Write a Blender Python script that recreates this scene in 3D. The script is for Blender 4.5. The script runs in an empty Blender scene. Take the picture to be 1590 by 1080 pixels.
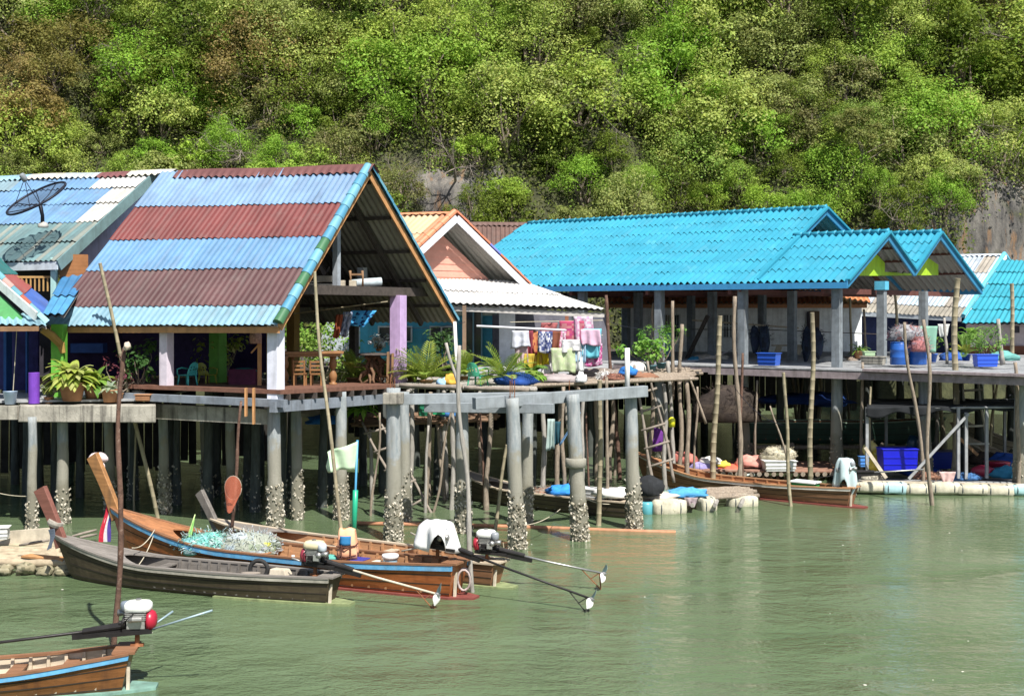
import bpy, bmesh, math, random
from mathutils import Vector, Matrix, noise
R=random.Random(7)
C=bpy.context.scene.collection
H=7.2; F=1900.0; CX=795.0; HY=480.0     # eye height, focal length, principal column and horizon row of the survey photo
def P(px,py,D): return Vector(((px-CX)*D/F, D, H-(py-HY)*D/F))
def WD(row): return F*H/(row-HY)          # distance of a waterline row
def V(*a): return Vector(a)
def lerp(a,b,t): return a+(b-a)*t
def clamp(x,a=0.,b=1.): return max(a,min(b,x))

# ---------------------------------------------------------------- materials
MC={}
def newmat(name):
    m=bpy.data.materials.new(name); m.use_nodes=True
    nt=m.node_tree; bs=nt.nodes['Principled BSDF']
    return m,nt,bs
def nnoise(nt,co,scale,detail=5,rough=.6,vec=None,dist=0):
    if vec:
        mp=nt.nodes.new('ShaderNodeMapping'); mp.inputs['Scale'].default_value=vec
        nt.links.new(co,mp.inputs['Vector']); co=mp.outputs[0]
    n=nt.nodes.new('ShaderNodeTexNoise'); n.inputs['Scale'].default_value=scale
    n.inputs['Detail'].default_value=detail; n.inputs['Roughness'].default_value=rough
    n.inputs['Distortion'].default_value=dist
    nt.links.new(co,n.inputs['Vector']); return n.outputs['Fac']
def mrange(nt,f,a,b,c,d):
    r=nt.nodes.new('ShaderNodeMapRange'); r.inputs[1].default_value=a; r.inputs[2].default_value=b
    r.inputs[3].default_value=c; r.inputs[4].default_value=d; nt.links.new(f,r.inputs[0]); return r.outputs[0]
def mixc(nt,fac,a,b,mode='MIX'):
    m=nt.nodes.new('ShaderNodeMix'); m.data_type='RGBA'; m.blend_type=mode
    for s,v in ((m.inputs[0],fac),(m.inputs[6],a),(m.inputs[7],b)):
        if hasattr(v,'links') or isinstance(v,bpy.types.NodeSocket): nt.links.new(v,s)
        elif isinstance(v,(int,float)): s.default_value=v
        else: s.default_value=(v[0],v[1],v[2],1)
    return m.outputs[2]
def mat(name,col=None,rough=.75,var=.25,scale=3,metal=0,bump=.15,bscale=25,streak=0,dirt=(.06,.05,.04),grain=None,spec=.3,trans=0,specks=0):
    if name in MC: return MC[name]
    m,nt,bs=newmat(name); MC[name]=m
    co=nt.nodes.new('ShaderNodeTexCoord').outputs['Object']
    if col is None:
        at=nt.nodes.new('ShaderNodeAttribute'); at.attribute_name='Col'; c=at.outputs['Color']
    else: c=col
    n=nnoise(nt,co,scale,6,.65,grain)
    v=mrange(nt,n,.3,.7,1-var,1+var*.6)
    cv=nt.nodes.new('ShaderNodeCombineColor')
    for i in range(3): nt.links.new(v,cv.inputs[i])
    c=mixc(nt,1.0,c,cv.outputs[0],'MULTIPLY')
    if streak:
        if name in('roof_sheet','painted_roof_tile'):
            rc=nt.nodes.new('ShaderNodeAttribute'); rc.attribute_name='rc'
            s=nnoise(nt,rc.outputs['Vector'],1.0,5,.65,(3.2,.28,1)); s2=nnoise(nt,rc.outputs['Vector'],1.0,6,.7,(.8,.9,1))
            c=mixc(nt,mrange(nt,s2,.56,.70,0,streak*.8),c,tuple(x*1.6 for x in dirt))
        else: s=nnoise(nt,co,1.0,4,.6,(4.5,4.5,.35))
        f=mrange(nt,s,.5,.72,0,streak); c=mixc(nt,f,c,dirt)
    if specks:
        s=nnoise(nt,co,9,3,.7); f=mrange(nt,s,.6,.68,0,specks); c=mixc(nt,f,c,dirt)
    nt.links.new(c,bs.inputs['Base Color'])
    bs.inputs['Roughness'].default_value=rough; bs.inputs['Metallic'].default_value=metal
    bs.inputs['Specular IOR Level'].default_value=spec
    if bump:
        b=nnoise(nt,co,bscale,4,.6,grain); bn=nt.nodes.new('ShaderNodeBump')
        bn.inputs['Strength'].default_value=bump; bn.inputs['Distance'].default_value=.02
        nt.links.new(b,bn.inputs['Height']); nt.links.new(bn.outputs[0],bs.inputs['Normal'])
    if trans:
        out=nt.nodes['Material Output']; t=nt.nodes.new('ShaderNodeBsdfTranslucent'); nt.links.new(c,t.inputs[0])
        mx=nt.nodes.new('ShaderNodeMixShader'); mx.inputs[0].default_value=trans
        nt.links.new(bs.outputs[0],mx.inputs[1]); nt.links.new(t.outputs[0],mx.inputs[2]); nt.links.new(mx.outputs[0],out.inputs[0])
    return m
WOOD=(.6,7,7)
def mcol(hint,col,**k):     # a plain painted / plastic / cloth colour
    return mat('%s_%02x%02x%02x'%((hint,)+tuple(int(clamp(x)*255) for x in col)),col,**k)
def paint(col,**k): return mcol('paint',col,rough=.55,var=.18,streak=.25,**k)
def plastic(col): return mcol('plastic',col,rough=.35,var=.08,bump=.03,spec=.5)
def cloth_m(col): return mcol('fabric',col,rough=.9,var=.15,bump=.1,trans=.15,spec=.1)
def attr_mat(name,**k): return mat(name,None,**k)

# ---------------------------------------------------------------- mesh builder
WM={}      # world matrices of things
class MB:
    def __init__(s): s.v=[]; s.f=[]; s.c=[]; s.col=(.5,.5,.5); s.uv={}
    def add(s,vs,fs,col=None):
        n=len(s.v); s.v+= [Vector(p) for p in vs]
        s.f+=[tuple(i+n for i in f) for f in fs]; c=col or s.col; s.c+=[c]*len(fs); return s
    def quad(s,a,b,c,d,col=None): return s.add([a,b,c,d],[(0,1,2,3)],col)
    def hexa(s,q,col=None):    # 4 bottom + 4 top corners
        return s.add(q,[(3,2,1,0),(4,5,6,7),(0,1,5,4),(1,2,6,5),(2,3,7,6),(3,0,4,7)],col)
    def box(s,c,size,rz=0,col=None):
        c=Vector(c); hx,hy,hz=[x/2 for x in size]; ca,sa=math.cos(rz),math.sin(rz)
        q=[]
        for z in (-hz,hz):
            for x,y in ((-hx,-hy),(hx,-hy),(hx,hy),(-hx,hy)):
                q.append(c+Vector((x*ca-y*sa,x*sa+y*ca,z)))
        return s.hexa(q,col)
    def beam(s,p,q,w,h,up=(0,0,1),col=None,w2=None,h2=None):
        p=Vector(p);q=Vector(q);d=(q-p).normalized();u=Vector(up)
        if abs(d.dot(u))>.98: u=Vector((0,1,0))
        r=d.cross(u).normalized(); u=r.cross(d)
        w2=w2 or w; h2=h2 or h; L=[]
        for o,ww,hh in ((p,w,h),(q,w2,h2)):
            L+=[o-r*ww/2-u*hh/2,o+r*ww/2-u*hh/2,o+r*ww/2+u*hh/2,o-r*ww/2+u*hh/2]
        return s.hexa(L,col)
    def tube(s,pts,rad,n=8,col=None,cap=True,sx=1):
        pts=[Vector(p) for p in pts]; m=len(pts)
        if not hasattr(rad,'__len__'): rad=[rad]*m
        vs=[];ref=None
        for i,p in enumerate(pts):
            d=(pts[min(i+1,m-1)]-pts[max(i-1,0)]).normalized()
            if ref is None:
                ref=Vector((1,0,0)) if abs(d.x)<.9 else Vector((0,1,0))
            a=(ref-d*ref.dot(d)).normalized(); ref=a; b=d.cross(a)
            for k in range(n):
                t=2*math.pi*k/n; vs.append(p+(a*math.cos(t)*sx+b*math.sin(t))*rad[i])
        fs=[]
        for i in range(m-1):
            for k in range(n):
                k2=(k+1)%n; fs.append((i*n+k,i*n+k2,(i+1)*n+k2,(i+1)*n+k))
        if cap: fs.append(tuple(range(n-1,-1,-1))); fs.append(tuple((m-1)*n+k for k in range(n)))
        return s.add(vs,fs,col)
    def lathe(s,c,prof,n=16,col=None,axis=None):
        c=Vector(c); ax=Vector(axis or (0,0,1)).normalized()
        a=(Vector((1,0,0)) if abs(ax.x)<.9 else Vector((0,1,0))); a=(a-ax*a.dot(ax)).normalized(); b=ax.cross(a)
        vs=[];m=len(prof)
        for r,z in prof:
            for k in range(n):
                t=2*math.pi*k/n; vs.append(c+ax*z+(a*math.cos(t)+b*math.sin(t))*r)
        fs=[(i*n+k,i*n+(k+1)%n,(i+1)*n+(k+1)%n,(i+1)*n+k) for i in range(m-1) for k in range(n)]
        if prof[0][0]>1e-4: fs.append(tuple(range(n-1,-1,-1)))
        if prof[-1][0]>1e-4: fs.append(tuple((m-1)*n+k for k in range(n)))
        return s.add(vs,fs,col)
    def grid(s,rows,col=None,closed=False,cf=None):
        m=len(rows);n=len(rows[0]); vs=[p for r in rows for p in r]
        fs=[(i*n+k,i*n+(k+1)%n,(i+1)*n+(k+1)%n,(i+1)*n+k) for i in range(m-1) for k in range(n if closed else n-1)]
        if cf is None: return s.add(vs,fs,col)
        b=len(s.v); s.v+=[Vector(p) for p in vs]; s.f+=[tuple(i+b for i in f) for f in fs]
        nn=n if closed else n-1
        s.c+=[cf(i//nn,i%nn) for i in range(len(fs))]; return s
    def blob(s,c,r,seed=0,amp=.25,fr=1.6,n=14,m=9,flat=True,col=None,cf=None):
        c=Vector(c); r=Vector(r) if hasattr(r,'__len__') else Vector((r,r,r)); rows=[]
        for i in range(m+1):
            th=math.pi*i/m; row=[]
            for k in range(n):
                ph=2*math.pi*k/n
                d=Vector((math.sin(th)*math.cos(ph),math.sin(th)*math.sin(ph),math.cos(th)))
                q=1+amp*noise.noise(d*fr+Vector((seed*7.3,seed*3.1,0)))+amp*.5*noise.noise(d*fr*2.7+Vector((seed,0,0)))
                p=Vector((d.x*r.x*q,d.y*r.y*q,d.z*r.z*q))
                if flat: p.z=max(p.z,-r.z*.35)
                row.append(c+p)
            rows.append(row)
        return s.grid(rows,col,closed=True,cf=cf)
    def build(s,name,m,parent=None,local=False,smooth=False,bevel=0,solid=0):
        me=bpy.data.meshes.new(name); vs=s.v
        if parent is not None and not local:
            inv=WM[parent.name].inverted(); vs=[inv@p for p in vs]
        me.from_pydata([tuple(p) for p in vs],[],s.f)
        a=me.attributes.new('Col','FLOAT_COLOR','FACE')
        flat=[]
        for c in s.c: flat+= [c[0],c[1],c[2],1.0]
        a.data.foreach_set('color',flat)
        if s.uv:
            u=me.attributes.new('rc','FLOAT_VECTOR','POINT'); fl=[]
            for i in range(len(s.v)): fl+=s.uv.get(i,(0.,0.,0.))
            u.data.foreach_set('vector',fl)
        me.materials.append(m)
        if smooth: me.polygons.foreach_set('use_smooth',[True]*len(me.polygons))
        me.validate(); me.update()
        o=bpy.data.objects.new(name,me); C.objects.link(o)
        if parent is not None: o.parent=parent; WM[o.name]=WM[parent.name]
        else: WM[o.name]=Matrix.Identity(4)
        if bevel:
            b=o.modifiers.new('bevel','BEVEL'); b.width=bevel; b.segments=2; b.limit_method='ANGLE'
        if solid:
            b=o.modifiers.new('solid','SOLIDIFY'); b.thickness=solid; b.offset=0
        return o
def thing(name,label,cat,loc=(0,0,0),rz=0,group=None):
    o=bpy.data.objects.new(name,None); C.objects.link(o); o.location=loc; o.rotation_euler=(0,0,rz)
    o.empty_display_size=.2
    WM[o.name]=Matrix.Translation(Vector(loc))@Matrix.Rotation(rz,4,'Z')
    return tag(o,label,cat,group)
def tag(o,label,cat,group=None):
    o['label']=label; o['category']=cat
    if group: o['group']=group
    return o
def structure(o,kind='structure'): o['kind']=kind; return o

# ---------------------------------------------------------------- shared builders
def roof(mb,A,B,Cc,Dd,rows,pitch=.25,amp=.035,lift=.03,under=None,sub=5,jit=0,seed=0,tint=.07):
    """corrugated roof: A-B eave, D-C top edge; rows=[(f0,f1,colour or fn(k))] f measured from the top"""
    A,B,Cc,Dd=map(Vector,(A,B,Cc,Dd)); rr=random.Random(seed)
    n=(B-A).cross(Dd-A).normalized()
    if n.z<0: n=-n
    L=((B-A).length+(Cc-Dd).length)/2; nc=max(2,int(L/pitch*sub))
    prof=[]
    for i in range(nc+1):
        ph=2*math.pi*i/sub; prof.append(amp*math.sin(ph)+(0))
    Ls=(Dd-A).length
    for f0,f1,col in rows:
        g=[]; ns=int(L/.95)+2; lf=[rr.uniform(.5,1.5) for _ in range(ns)]; tn=[rr.uniform(-1,1)*tint for _ in range(ns)]; eo=[rr.uniform(0,.005) for _ in range(ns)]
        ofs=rr.uniform(0,.9)
        for q,(f,l) in enumerate(((f0,0.0),(lerp(f0,f1,.33),lift*.33),(lerp(f0,f1,.66),lift*.66),(f1+.006,lift))):
            row=[]
            for i in range(nc+1):
                t=i/nc; sh=min(ns-1,int((t*L+ofs)/.95)); ff=f+(eo[sh] if q==3 else 0); p=lerp(lerp(Dd,Cc,t),lerp(A,B,t),min(ff,1.025))
                w=.02*noise.noise(Vector((t*L*.35,ff*Ls*.5,seed*3.3)))-.03*math.sin(math.pi*min(1,f))
                row.append(p+n*(prof[i]+l*lf[sh]+w+.02))
            g.append(row)
        b0=len(mb.v)
        def cfn(i,k,col=col,tn=tn,ofs=ofs):
            t=k/nc; c=col(t) if callable(col) else col; e=1+tn[min(len(tn)-1,int((t*L+ofs)/.95))]
            return tuple(x*e for x in c)
        mb.grid(g,cf=cfn)
        for q,f in enumerate((f0,lerp(f0,f1,.33),lerp(f0,f1,.66),f1)):
            for i in range(nc+1): mb.uv[b0+q*(nc+1)+i]=(i/nc*L,f*Ls,seed+0.0)
    if under:
        g=[]
        for f in (0,.25,.5,.75,1.0):
            g.append([lerp(lerp(Dd,Cc,i/nc),lerp(A,B,i/nc),f)+n*(prof[i]-.07) for i in range(nc+1)])
        mb.grid(g,under)
    return mb
def ridge(mb,p,q,dl,dr,col,w=.45,pitch=.25,amp=.03,sub=5,h=.1,smooth=False):
    """corrugated ridge cap from p to q; dl,dr = downhill unit vectors of both slopes"""
    p=Vector(p);q=Vector(q);dl=Vector(dl).normalized();dr=Vector(dr).normalized()
    L=(q-p).length; nc=max(3,int(L/pitch*sub)); g=[]
    for k in range(7):
        f=(k-3)/3.0; d=(dl if f<0 else dr); row=[]
        for i in range(nc+1):
            b=lerp(p,q,i/nc)+Vector((0,0,h+.02*math.sin(i*.07)))
            a=amp*math.sin(2*math.pi*i/sub)*abs(f)
            row.append(b+d*abs(f)*w+Vector((0,0,a+(-.02 if abs(f)<.1 else .0))))
        g.append(row)
    if callable(col): mb.grid(g,cf=lambda i,k:col(k/nc))
    else: mb.grid(g,col)
def verge(mb,p,q,r,cols,n_up,out):
    """half-round verge tiles from p (top) to q (bottom)"""
    p=Vector(p);q=Vector(q);N=len(cols); d=(q-p)
    for i,c in enumerate(cols):
        a=p+d*(i/N); b=p+d*((i+1.04)/N)
        g=[]
        for k in range(9):
            t=math.pi*(k/8.0)*1.15-.25
            off=Vector(out)*math.cos(t)*r+Vector(n_up)*(math.sin(t)*r)
            g.append([a+off*.94,b+off*1.06])
        mb.grid(g,c)
        g2=[x[1] for x in g]; mb.add(g2,[tuple(range(len(g2)))],c)
def wobble(p,q,n,amp,seed):
    rr=random.Random(seed); pts=[]
    for i in range(n+1):
        t=i/n; b=lerp(Vector(p),Vector(q),t); e=math.sin(math.pi*t)
        pts.append(b+Vector((noise.noise(Vector((seed*3.7,t*2.2,0))),noise.noise(Vector((seed*1.7,t*2.2,9))),0))*amp*2)
    return pts
def make_pole(mb,p,q,r,kind='stick',seed=0,col=None):
    p=Vector(p);q=Vector(q);L=(q-p).length
    if kind=='bamboo':
        n=max(3,int(L/.38)); pts=[];rad=[]
        base=wobble(p,q,n,.007*L,seed)
        for i in range(n):
            a,b=base[i],base[i+1]; rr=lerp(r*.8,r,i/n)
            for f,k in ((0,1.0),(.035,1.05),(.07,.985),(.92,.97)):
                pts.append(lerp(a,b,f)); rad.append(rr*k)
        pts.append(base[-1]); rad.append(r)
        mb.tube(pts,rad,8,col)
    else:
        n=max(4,int(L/.3)); base=wobble(p,q,n,.014*L,seed); rr=random.Random(seed)
        rad=[lerp(r*.72,r,i/n)*rr.uniform(.86,1.15) for i in range(n+1)]
        mb.tube(base,rad,7,col)
    return mb
BAM=lambda: mat('bamboo',(.33,.285,.19),rough=.7,var=.4,scale=2,grain=(3,3,.6),streak=.5,dirt=(.14,.12,.09),specks=.3)
STK=lambda: mat('weathered_stick',(.27,.22,.17),rough=.9,var=.45,scale=5,bump=.5,grain=(4,4,.8),specks=.5,dirt=(.42,.38,.32))
DRK=lambda: mat('bark_stick',(.13,.075,.055),rough=.9,var=.5,scale=6,bump=.6,specks=.45,dirt=(.34,.25,.2))
GRY=lambda: mat('grey_driftwood',(.33,.31,.28),rough=.9,var=.35,scale=4,bump=.4,grain=(4,4,.8))
POLES={'bamboo':BAM,'stick':STK,'dark':DRK,'grey':GRY}
def pole(label,pts,rpx,kind='stick',D=None,sink=.8,name=None,group='poles standing in the water',cat='pole'):
    """pts: photo pixels, top to bottom; last point on the water unless D given"""
    if D is None: D=WD(pts[-1][1])
    if not hasattr(D,'__len__'): D=(D,D)
    a=P(*pts[0],D[0]); b=P(*pts[-1],D[1]); r=rpx/2*D[0]/F
    if sink: b=b+(b-a).normalized()*sink
    r*=.88; mb=MB(); make_pole(mb,a,b,r,'bamboo' if kind=='bamboo' else 'stick',seed=R.randint(1,999))
    o=mb.build(name or ('bamboo_pole' if kind=='bamboo' else 'wooden_pole'),POLES[kind](),smooth=True)
    return tag(o,label,cat,group)
def pile_mat():
    if 'pile' in MC: return MC['pile']
    m,nt,bs=newmat('weathered_concrete_pile'); MC['pile']=m
    co=nt.nodes.new('ShaderNodeTexCoord').outputs['Object']
    geo=nt.nodes.new('ShaderNodeNewGeometry'); sx=nt.nodes.new('ShaderNodeSeparateXYZ'); nt.links.new(geo.outputs['Position'],sx.inputs[0])
    n=nnoise(nt,co,2.2,6,.65,(3,3,.7)); c=mixc(nt,mrange(nt,n,.3,.7,0,1),(.19,.225,.245),(.38,.395,.39))
    s=nnoise(nt,co,1.3,3,.5,(5,5,.4)); c=mixc(nt,mrange(nt,s,.52,.7,0,.6),c,(.16,.17,.16))
    n2=nnoise(nt,co,1.5,3); ad=nt.nodes.new('ShaderNodeMath'); ad.operation='ADD'
    nt.links.new(sx.outputs['Z'],ad.inputs[0]); nt.links.new(mrange(nt,n2,.3,.7,-.45,.45),ad.inputs[1])
    c=mixc(nt,mrange(nt,ad.outputs[0],2.9,2.6,0,.75),c,(.25,.23,.17))
    c=mixc(nt,mrange(nt,ad.outputs[0],1.75,1.2,0,.9),c,(.17,.16,.12))
    nt.links.new(c,bs.inputs['Base Color']); bs.inputs['Roughness'].default_value=.9
    b=nnoise(nt,co,22,5,.7); bn=nt.nodes.new('ShaderNodeBump'); bn.inputs['Strength'].default_value=.5; bn.inputs['Distance'].default_value=.03
    nt.links.new(b,bn.inputs['Height']); nt.links.new(bn.outputs[0],bs.inputs['Normal'])
    return m
def oysters(mb,a,b,r,n,zt,seed):
    rr=random.Random(seed); a=Vector(a);b=Vector(b)
    for i in range(n):
        z=-.1+(zt*(1+.25*math.sin(seed+3*rr.random()))+.1)*rr.random()**1.35
        t=(z-a.z)/(b.z-a.z); c=lerp(a,b,t); th=rr.uniform(0,6.283); s=rr.uniform(.035,.085)
        out=Vector((math.cos(th),math.sin(th),0)); tan=Vector((-out.y,out.x,0))
        u=(Vector((0,0,1))+tan*rr.uniform(-1,1)+out*rr.uniform(-.2,.7)).normalized(); w=out.cross(u).normalized()
        p=c+out*(r*lerp(1.03,.90,clamp(z/1.5))+s*.12); g=rr.random()
        col=(.50,.46,.38) if g<.45 else ((.30,.27,.2) if g<.75 else (.12,.11,.08))
        k=rr.uniform(.8,1.2); col=tuple(x*k for x in col)
        mb.add([p-u*s,p+w*s*.6,p+u*s,p-w*s*.6,p+out*s*.75],[(0,1,4),(1,2,4),(2,3,4),(3,0,4)],col)
SHADED_PILE=lambda: mat('shade_dark_pile',(.075,.085,.08),rough=.85,var=.5,scale=2,grain=(3,3,.7),bump=.4,specks=.3,dirt=(.14,.13,.1))  # pile colour darkened to stand in for shade on the back rows
def pile(parent,a,b,r,oy=0,zt=1.25,seed=0,joints=True,name='pile',sq=False,m=None):
    """a top, b bottom (at or below water)"""
    a=Vector(a);b=Vector(b); rr=random.Random(seed); mb=MB()
    d=(b-a).normalized(); b=b+d*.8; L=(b-a).length
    if sq:
        mb.beam(a,b,r*1.9,r*1.9,up=(0,1,0))
    else:
        pts=[];rad=[];z=0;n=0; br=1.0
        js=sorted([rr.uniform(.8,1.6),rr.uniform(2.2,3.2)])
        for i in range(22):
            f=i/21*L; k=1+.03*noise.noise(Vector((f*1.5,seed,0)))
            for j in js:
                if f>j: k*=1.06
            if f>L-2.6: k*=1+.16*clamp((f-(L-2.6))/1.2)
            pts.append(a+d*f+Vector((noise.noise(Vector((f*.6,seed,3))),0,0))*.03); rad.append(r*k*.86)
        mb.tube(pts,rad,14)
    o=mb.build(name,m or pile_mat(),parent,smooth=not sq)
    if oy:
        m2=MB(); oysters(m2,b,a,r*1.09,oy,zt,seed)
        m2.build('oyster_crust',attr_mat('oyster_shell',rough=.85,var=.3,scale=20),o)['kind']='stuff'
    return o
def wallquad(mb,a,b,z0,z1,th=.08,col=None):
    a=Vector((a[0],a[1],0));b=Vector((b[0],b[1],0)); mid=(z0+z1)/2
    return mb.beam(a+V(0,0,mid),b+V(0,0,mid),th,z1-z0,col=col)
# ---------------------------------------------------------------- camera, light, world
sc=bpy.context.scene
cam=bpy.data.cameras.new('camera'); co_=bpy.data.objects.new('camera',cam); C.objects.link(co_)
co_.location=(0,0,H); co_.rotation_euler=(math.pi/2,0,0); cam.sensor_width=36; cam.lens=36*F/1590
cam.shift_y=-(540-HY)/1590; cam.clip_end=2000; sc.camera=co_
S=Vector((.27,-.50,.82)).normalized()
sl=bpy.data.lights.new('sun','SUN'); so=bpy.data.objects.new('sun',sl); C.objects.link(so); so.location=(30,-30,90)
so.rotation_euler=S.to_track_quat('Z','Y').to_euler(); sl.energy=5.0; sl.angle=math.radians(.53); sl.color=(1,.955,.88)
w=bpy.data.worlds.new('World'); sc.world=w; w.use_nodes=True; nt=w.node_tree
sk=nt.nodes.new('ShaderNodeTexSky'); sk.sky_type='NISHITA'; sk.sun_disc=False
sk.sun_elevation=math.asin(S.z); sk.sun_rotation=math.atan2(S.x,S.y); sk.dust_density=1.5
nt.links.new(sk.outputs[0],nt.nodes['Background'].inputs[0]); nt.nodes['Background'].inputs[1].default_value=.072
sc.view_settings.view_transform='Standard'; sc.view_settings.look='None'; sc.view_settings.exposure=.74
sc.view_settings.gamma=1
sc.cycles.max_bounces=7; sc.cycles.transparent_max_bounces=8; sc.cycles.use_denoising=True

# ---------------------------------------------------------------- water
def water_mat():
    m,nt,bs=newmat('green_sea_water')
    co=nt.nodes.new('ShaderNodeTexCoord').outputs['Object']
    n=nnoise(nt,co,.09,4,.55,(1,1.6,1)); c=mixc(nt,mrange(nt,n,.35,.65,0,1),(.082,.120,.058),(.114,.156,.088))
    nt.links.new(c,bs.inputs['Base Color']); bs.inputs['Roughness'].default_value=.05; bs.inputs['IOR'].default_value=1.33
    sx=nt.nodes.new('ShaderNodeSeparateXYZ'); nt.links.new(co,sx.inputs[0])
    e=nnoise(nt,co,.12,3,.5); yy=nt.nodes.new('ShaderNodeMath'); yy.operation='ADD'
    nt.links.new(sx.outputs['Y'],yy.inputs[0]); nt.links.new(mrange(nt,e,.3,.7,-2.5,2.5),yy.inputs[1])
    rough=mrange(nt,yy.outputs[0],39.5,36.0,.0,1.0)       # breeze only reaches the open water in front
    pt=nnoise(nt,co,.22,3,.5,(1,1.8,1)); patch=mrange(nt,pt,.36,.64,.18,1.5)
    b1=nnoise(nt,co,2.6,3,.55,(1,1.5,1),.6); b2=nnoise(nt,co,9,3,.6,(1,1.3,1),.4); b3=nnoise(nt,co,.8,2,.5,(.8,1.6,1))
    def mul(a,b):
        x=nt.nodes.new('ShaderNodeMath'); x.operation='MULTIPLY'
        for s,v in zip(x.inputs,(a,b)):
            if isinstance(v,(int,float)): s.default_value=v
            else: nt.links.new(v,s)
        return x.outputs[0]
    def add(a,b):
        x=nt.nodes.new('ShaderNodeMath'); x.operation='ADD'; nt.links.new(a,x.inputs[0]); nt.links.new(b,x.inputs[1]); return x.outputs[0]
    amp=add(mul(rough,patch),nt.nodes.new('ShaderNodeValue').outputs[0])
    nt.nodes['Value'].outputs[0].default_value=.22
    h=mul(add(add(mul(b1,.08),mul(b2,.034)),mul(b3,.10)),amp)
    bn=nt.nodes.new('ShaderNodeBump'); bn.inputs['Strength'].default_value=1.0; bn.inputs['Distance'].default_value=1.0
    nt.links.new(h,bn.inputs['Height']); nt.links.new(bn.outputs[0],bs.inputs['Normal'])
    return m
mb=MB(); mb.quad(V(-160,-60,0),V(160,-60,0),V(160,100,0),V(-160,100,0)); structure(mb.build('water',water_mat()))

# ---------------------------------------------------------------- hillside
def hill_y(x,z):
    y=90+.50*z+3.6*noise.noise(Vector((x*.07,z*.06,1.3)))+2.2*noise.noise(Vector((x*.17,z*.15,5)))
    if z<9: y+=.35*(9-z)*.5
    return y
def rock_mat():
    m,nt,bs=newmat('limestone_cliff')
    co=nt.nodes.new('ShaderNodeTexCoord').outputs['Object']
    n=nnoise(nt,co,.5,7,.7,(1.6,1.6,.35)); c=mixc(nt,mrange(nt,n,.35,.65,0,1),(.022,.022,.025),(.20,.185,.165))
    n2=nnoise(nt,co,.8,4,.6,(1.8,1.8,.22)); c=mixc(nt,mrange(nt,n2,.55,.66,0,.85),c,(.21,.12,.06))
    n3=nnoise(nt,co,.25,3); c=mixc(nt,mrange(nt,n3,.56,.64,0,.7),c,(.05,.055,.02))
    soil=mixc(nt,mrange(nt,nnoise(nt,co,.9,6,.7),.35,.65,0,1),(.022,.026,.010),(.062,.066,.026)); mk=None
    for ctr,rad in ((P(695,292,95),3.6),(P(1570,345,92),8.5),(P(1450,365,91),3.0)):
        d=nt.nodes.new('ShaderNodeVectorMath'); d.operation='DISTANCE'; nt.links.new(co,d.inputs[0]); d.inputs[1].default_value=ctr
        wv=nt.nodes.new('ShaderNodeMath'); wv.operation='ADD'; nt.links.new(d.outputs['Value'],wv.inputs[0]); nt.links.new(mrange(nt,nnoise(nt,co,.35,4),.3,.7,-2.5,2.5),wv.inputs[1])
        f=mrange(nt,wv.outputs[0],rad,rad*1.25,1,0)
        if mk is None: mk=f
        else:
            mx=nt.nodes.new('ShaderNodeMath'); mx.operation='MAXIMUM'; nt.links.new(mk,mx.inputs[0]); nt.links.new(f,mx.inputs[1]); mk=mx.outputs[0]
    c=mixc(nt,mk,soil,c)
    nt.links.new(c,bs.inputs['Base Color']); bs.inputs['Roughness'].default_value=.95
    b=nnoise(nt,co,1.6,8,.7,(1,1,.5)); bn=nt.nodes.new('ShaderNodeBump'); bn.inputs['Strength'].default_value=.8; bn.inputs['Distance'].default_value=.25
    nt.links.new(b,bn.inputs['Height']); nt.links.new(bn.outputs[0],bs.inputs['Normal']); return m
mb=MB(); rows=[]
for j in range(75):
    z=-1.5+j*.75; row=[]
    for i in range(161):
        x=-95+i*1.2; y=hill_y(x,z)
        y+=.9*noise.noise(Vector((x*.4,z*.22,2)))+(1.6*abs(noise.noise(Vector((x*.55,z*.12,12)))) if x>26 else 0)+.45*abs(noise.noise(Vector((x*.9,z*.6,8))))
        row.append(V(x,y,z))
    rows.append(row)
mb.grid(rows); structure(mb.build('hillside',rock_mat(),smooth=True))
def on_hill(px,py):
    D=95.
    for _ in range(12):
        p=P(px,py,D); D=D+.6*(hill_y(p.x,p.z)-D)
    return P(px,py,D)

# ---------------------------------------------------------------- foliage
LEAF=attr_mat('leaf',rough=.55,var=.25,scale=.35,bump=0,trans=.42,spec=.2)
BARK=mat('tree_bark',(.22,.18,.14),rough=.95,var=.4,scale=5,bump=.4)
PALE=mat('bleached_branch',(.25,.215,.18),rough=.95,var=.3,scale=5)
def leafq(vs,fs,cs,p,n,ls,lw,col,rr):
    t=Vector((rr.uniform(-1,1),rr.uniform(-1,1),rr.uniform(-1,.5))); t=(t-n*t.dot(n))
    if t.length<1e-3: t=Vector((1,0,0))
    t.normalize(); w=n.cross(t); b=len(vs)
    vs+= [p-t*ls*.5,p+w*lw*.5+t*ls*.05,p+t*ls*.5-n*ls*.15,p-w*lw*.5+t*ls*.05]; fs.append((b,b+1,b+2,b+3)); cs.append(col)
def jitcol(c,rr,v=.13):
    k=1+rr.uniform(-v,v); return (c[0]*k*rr.uniform(.92,1.08),c[1]*k,c[2]*k*rr.uniform(.85,1.15))
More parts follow.
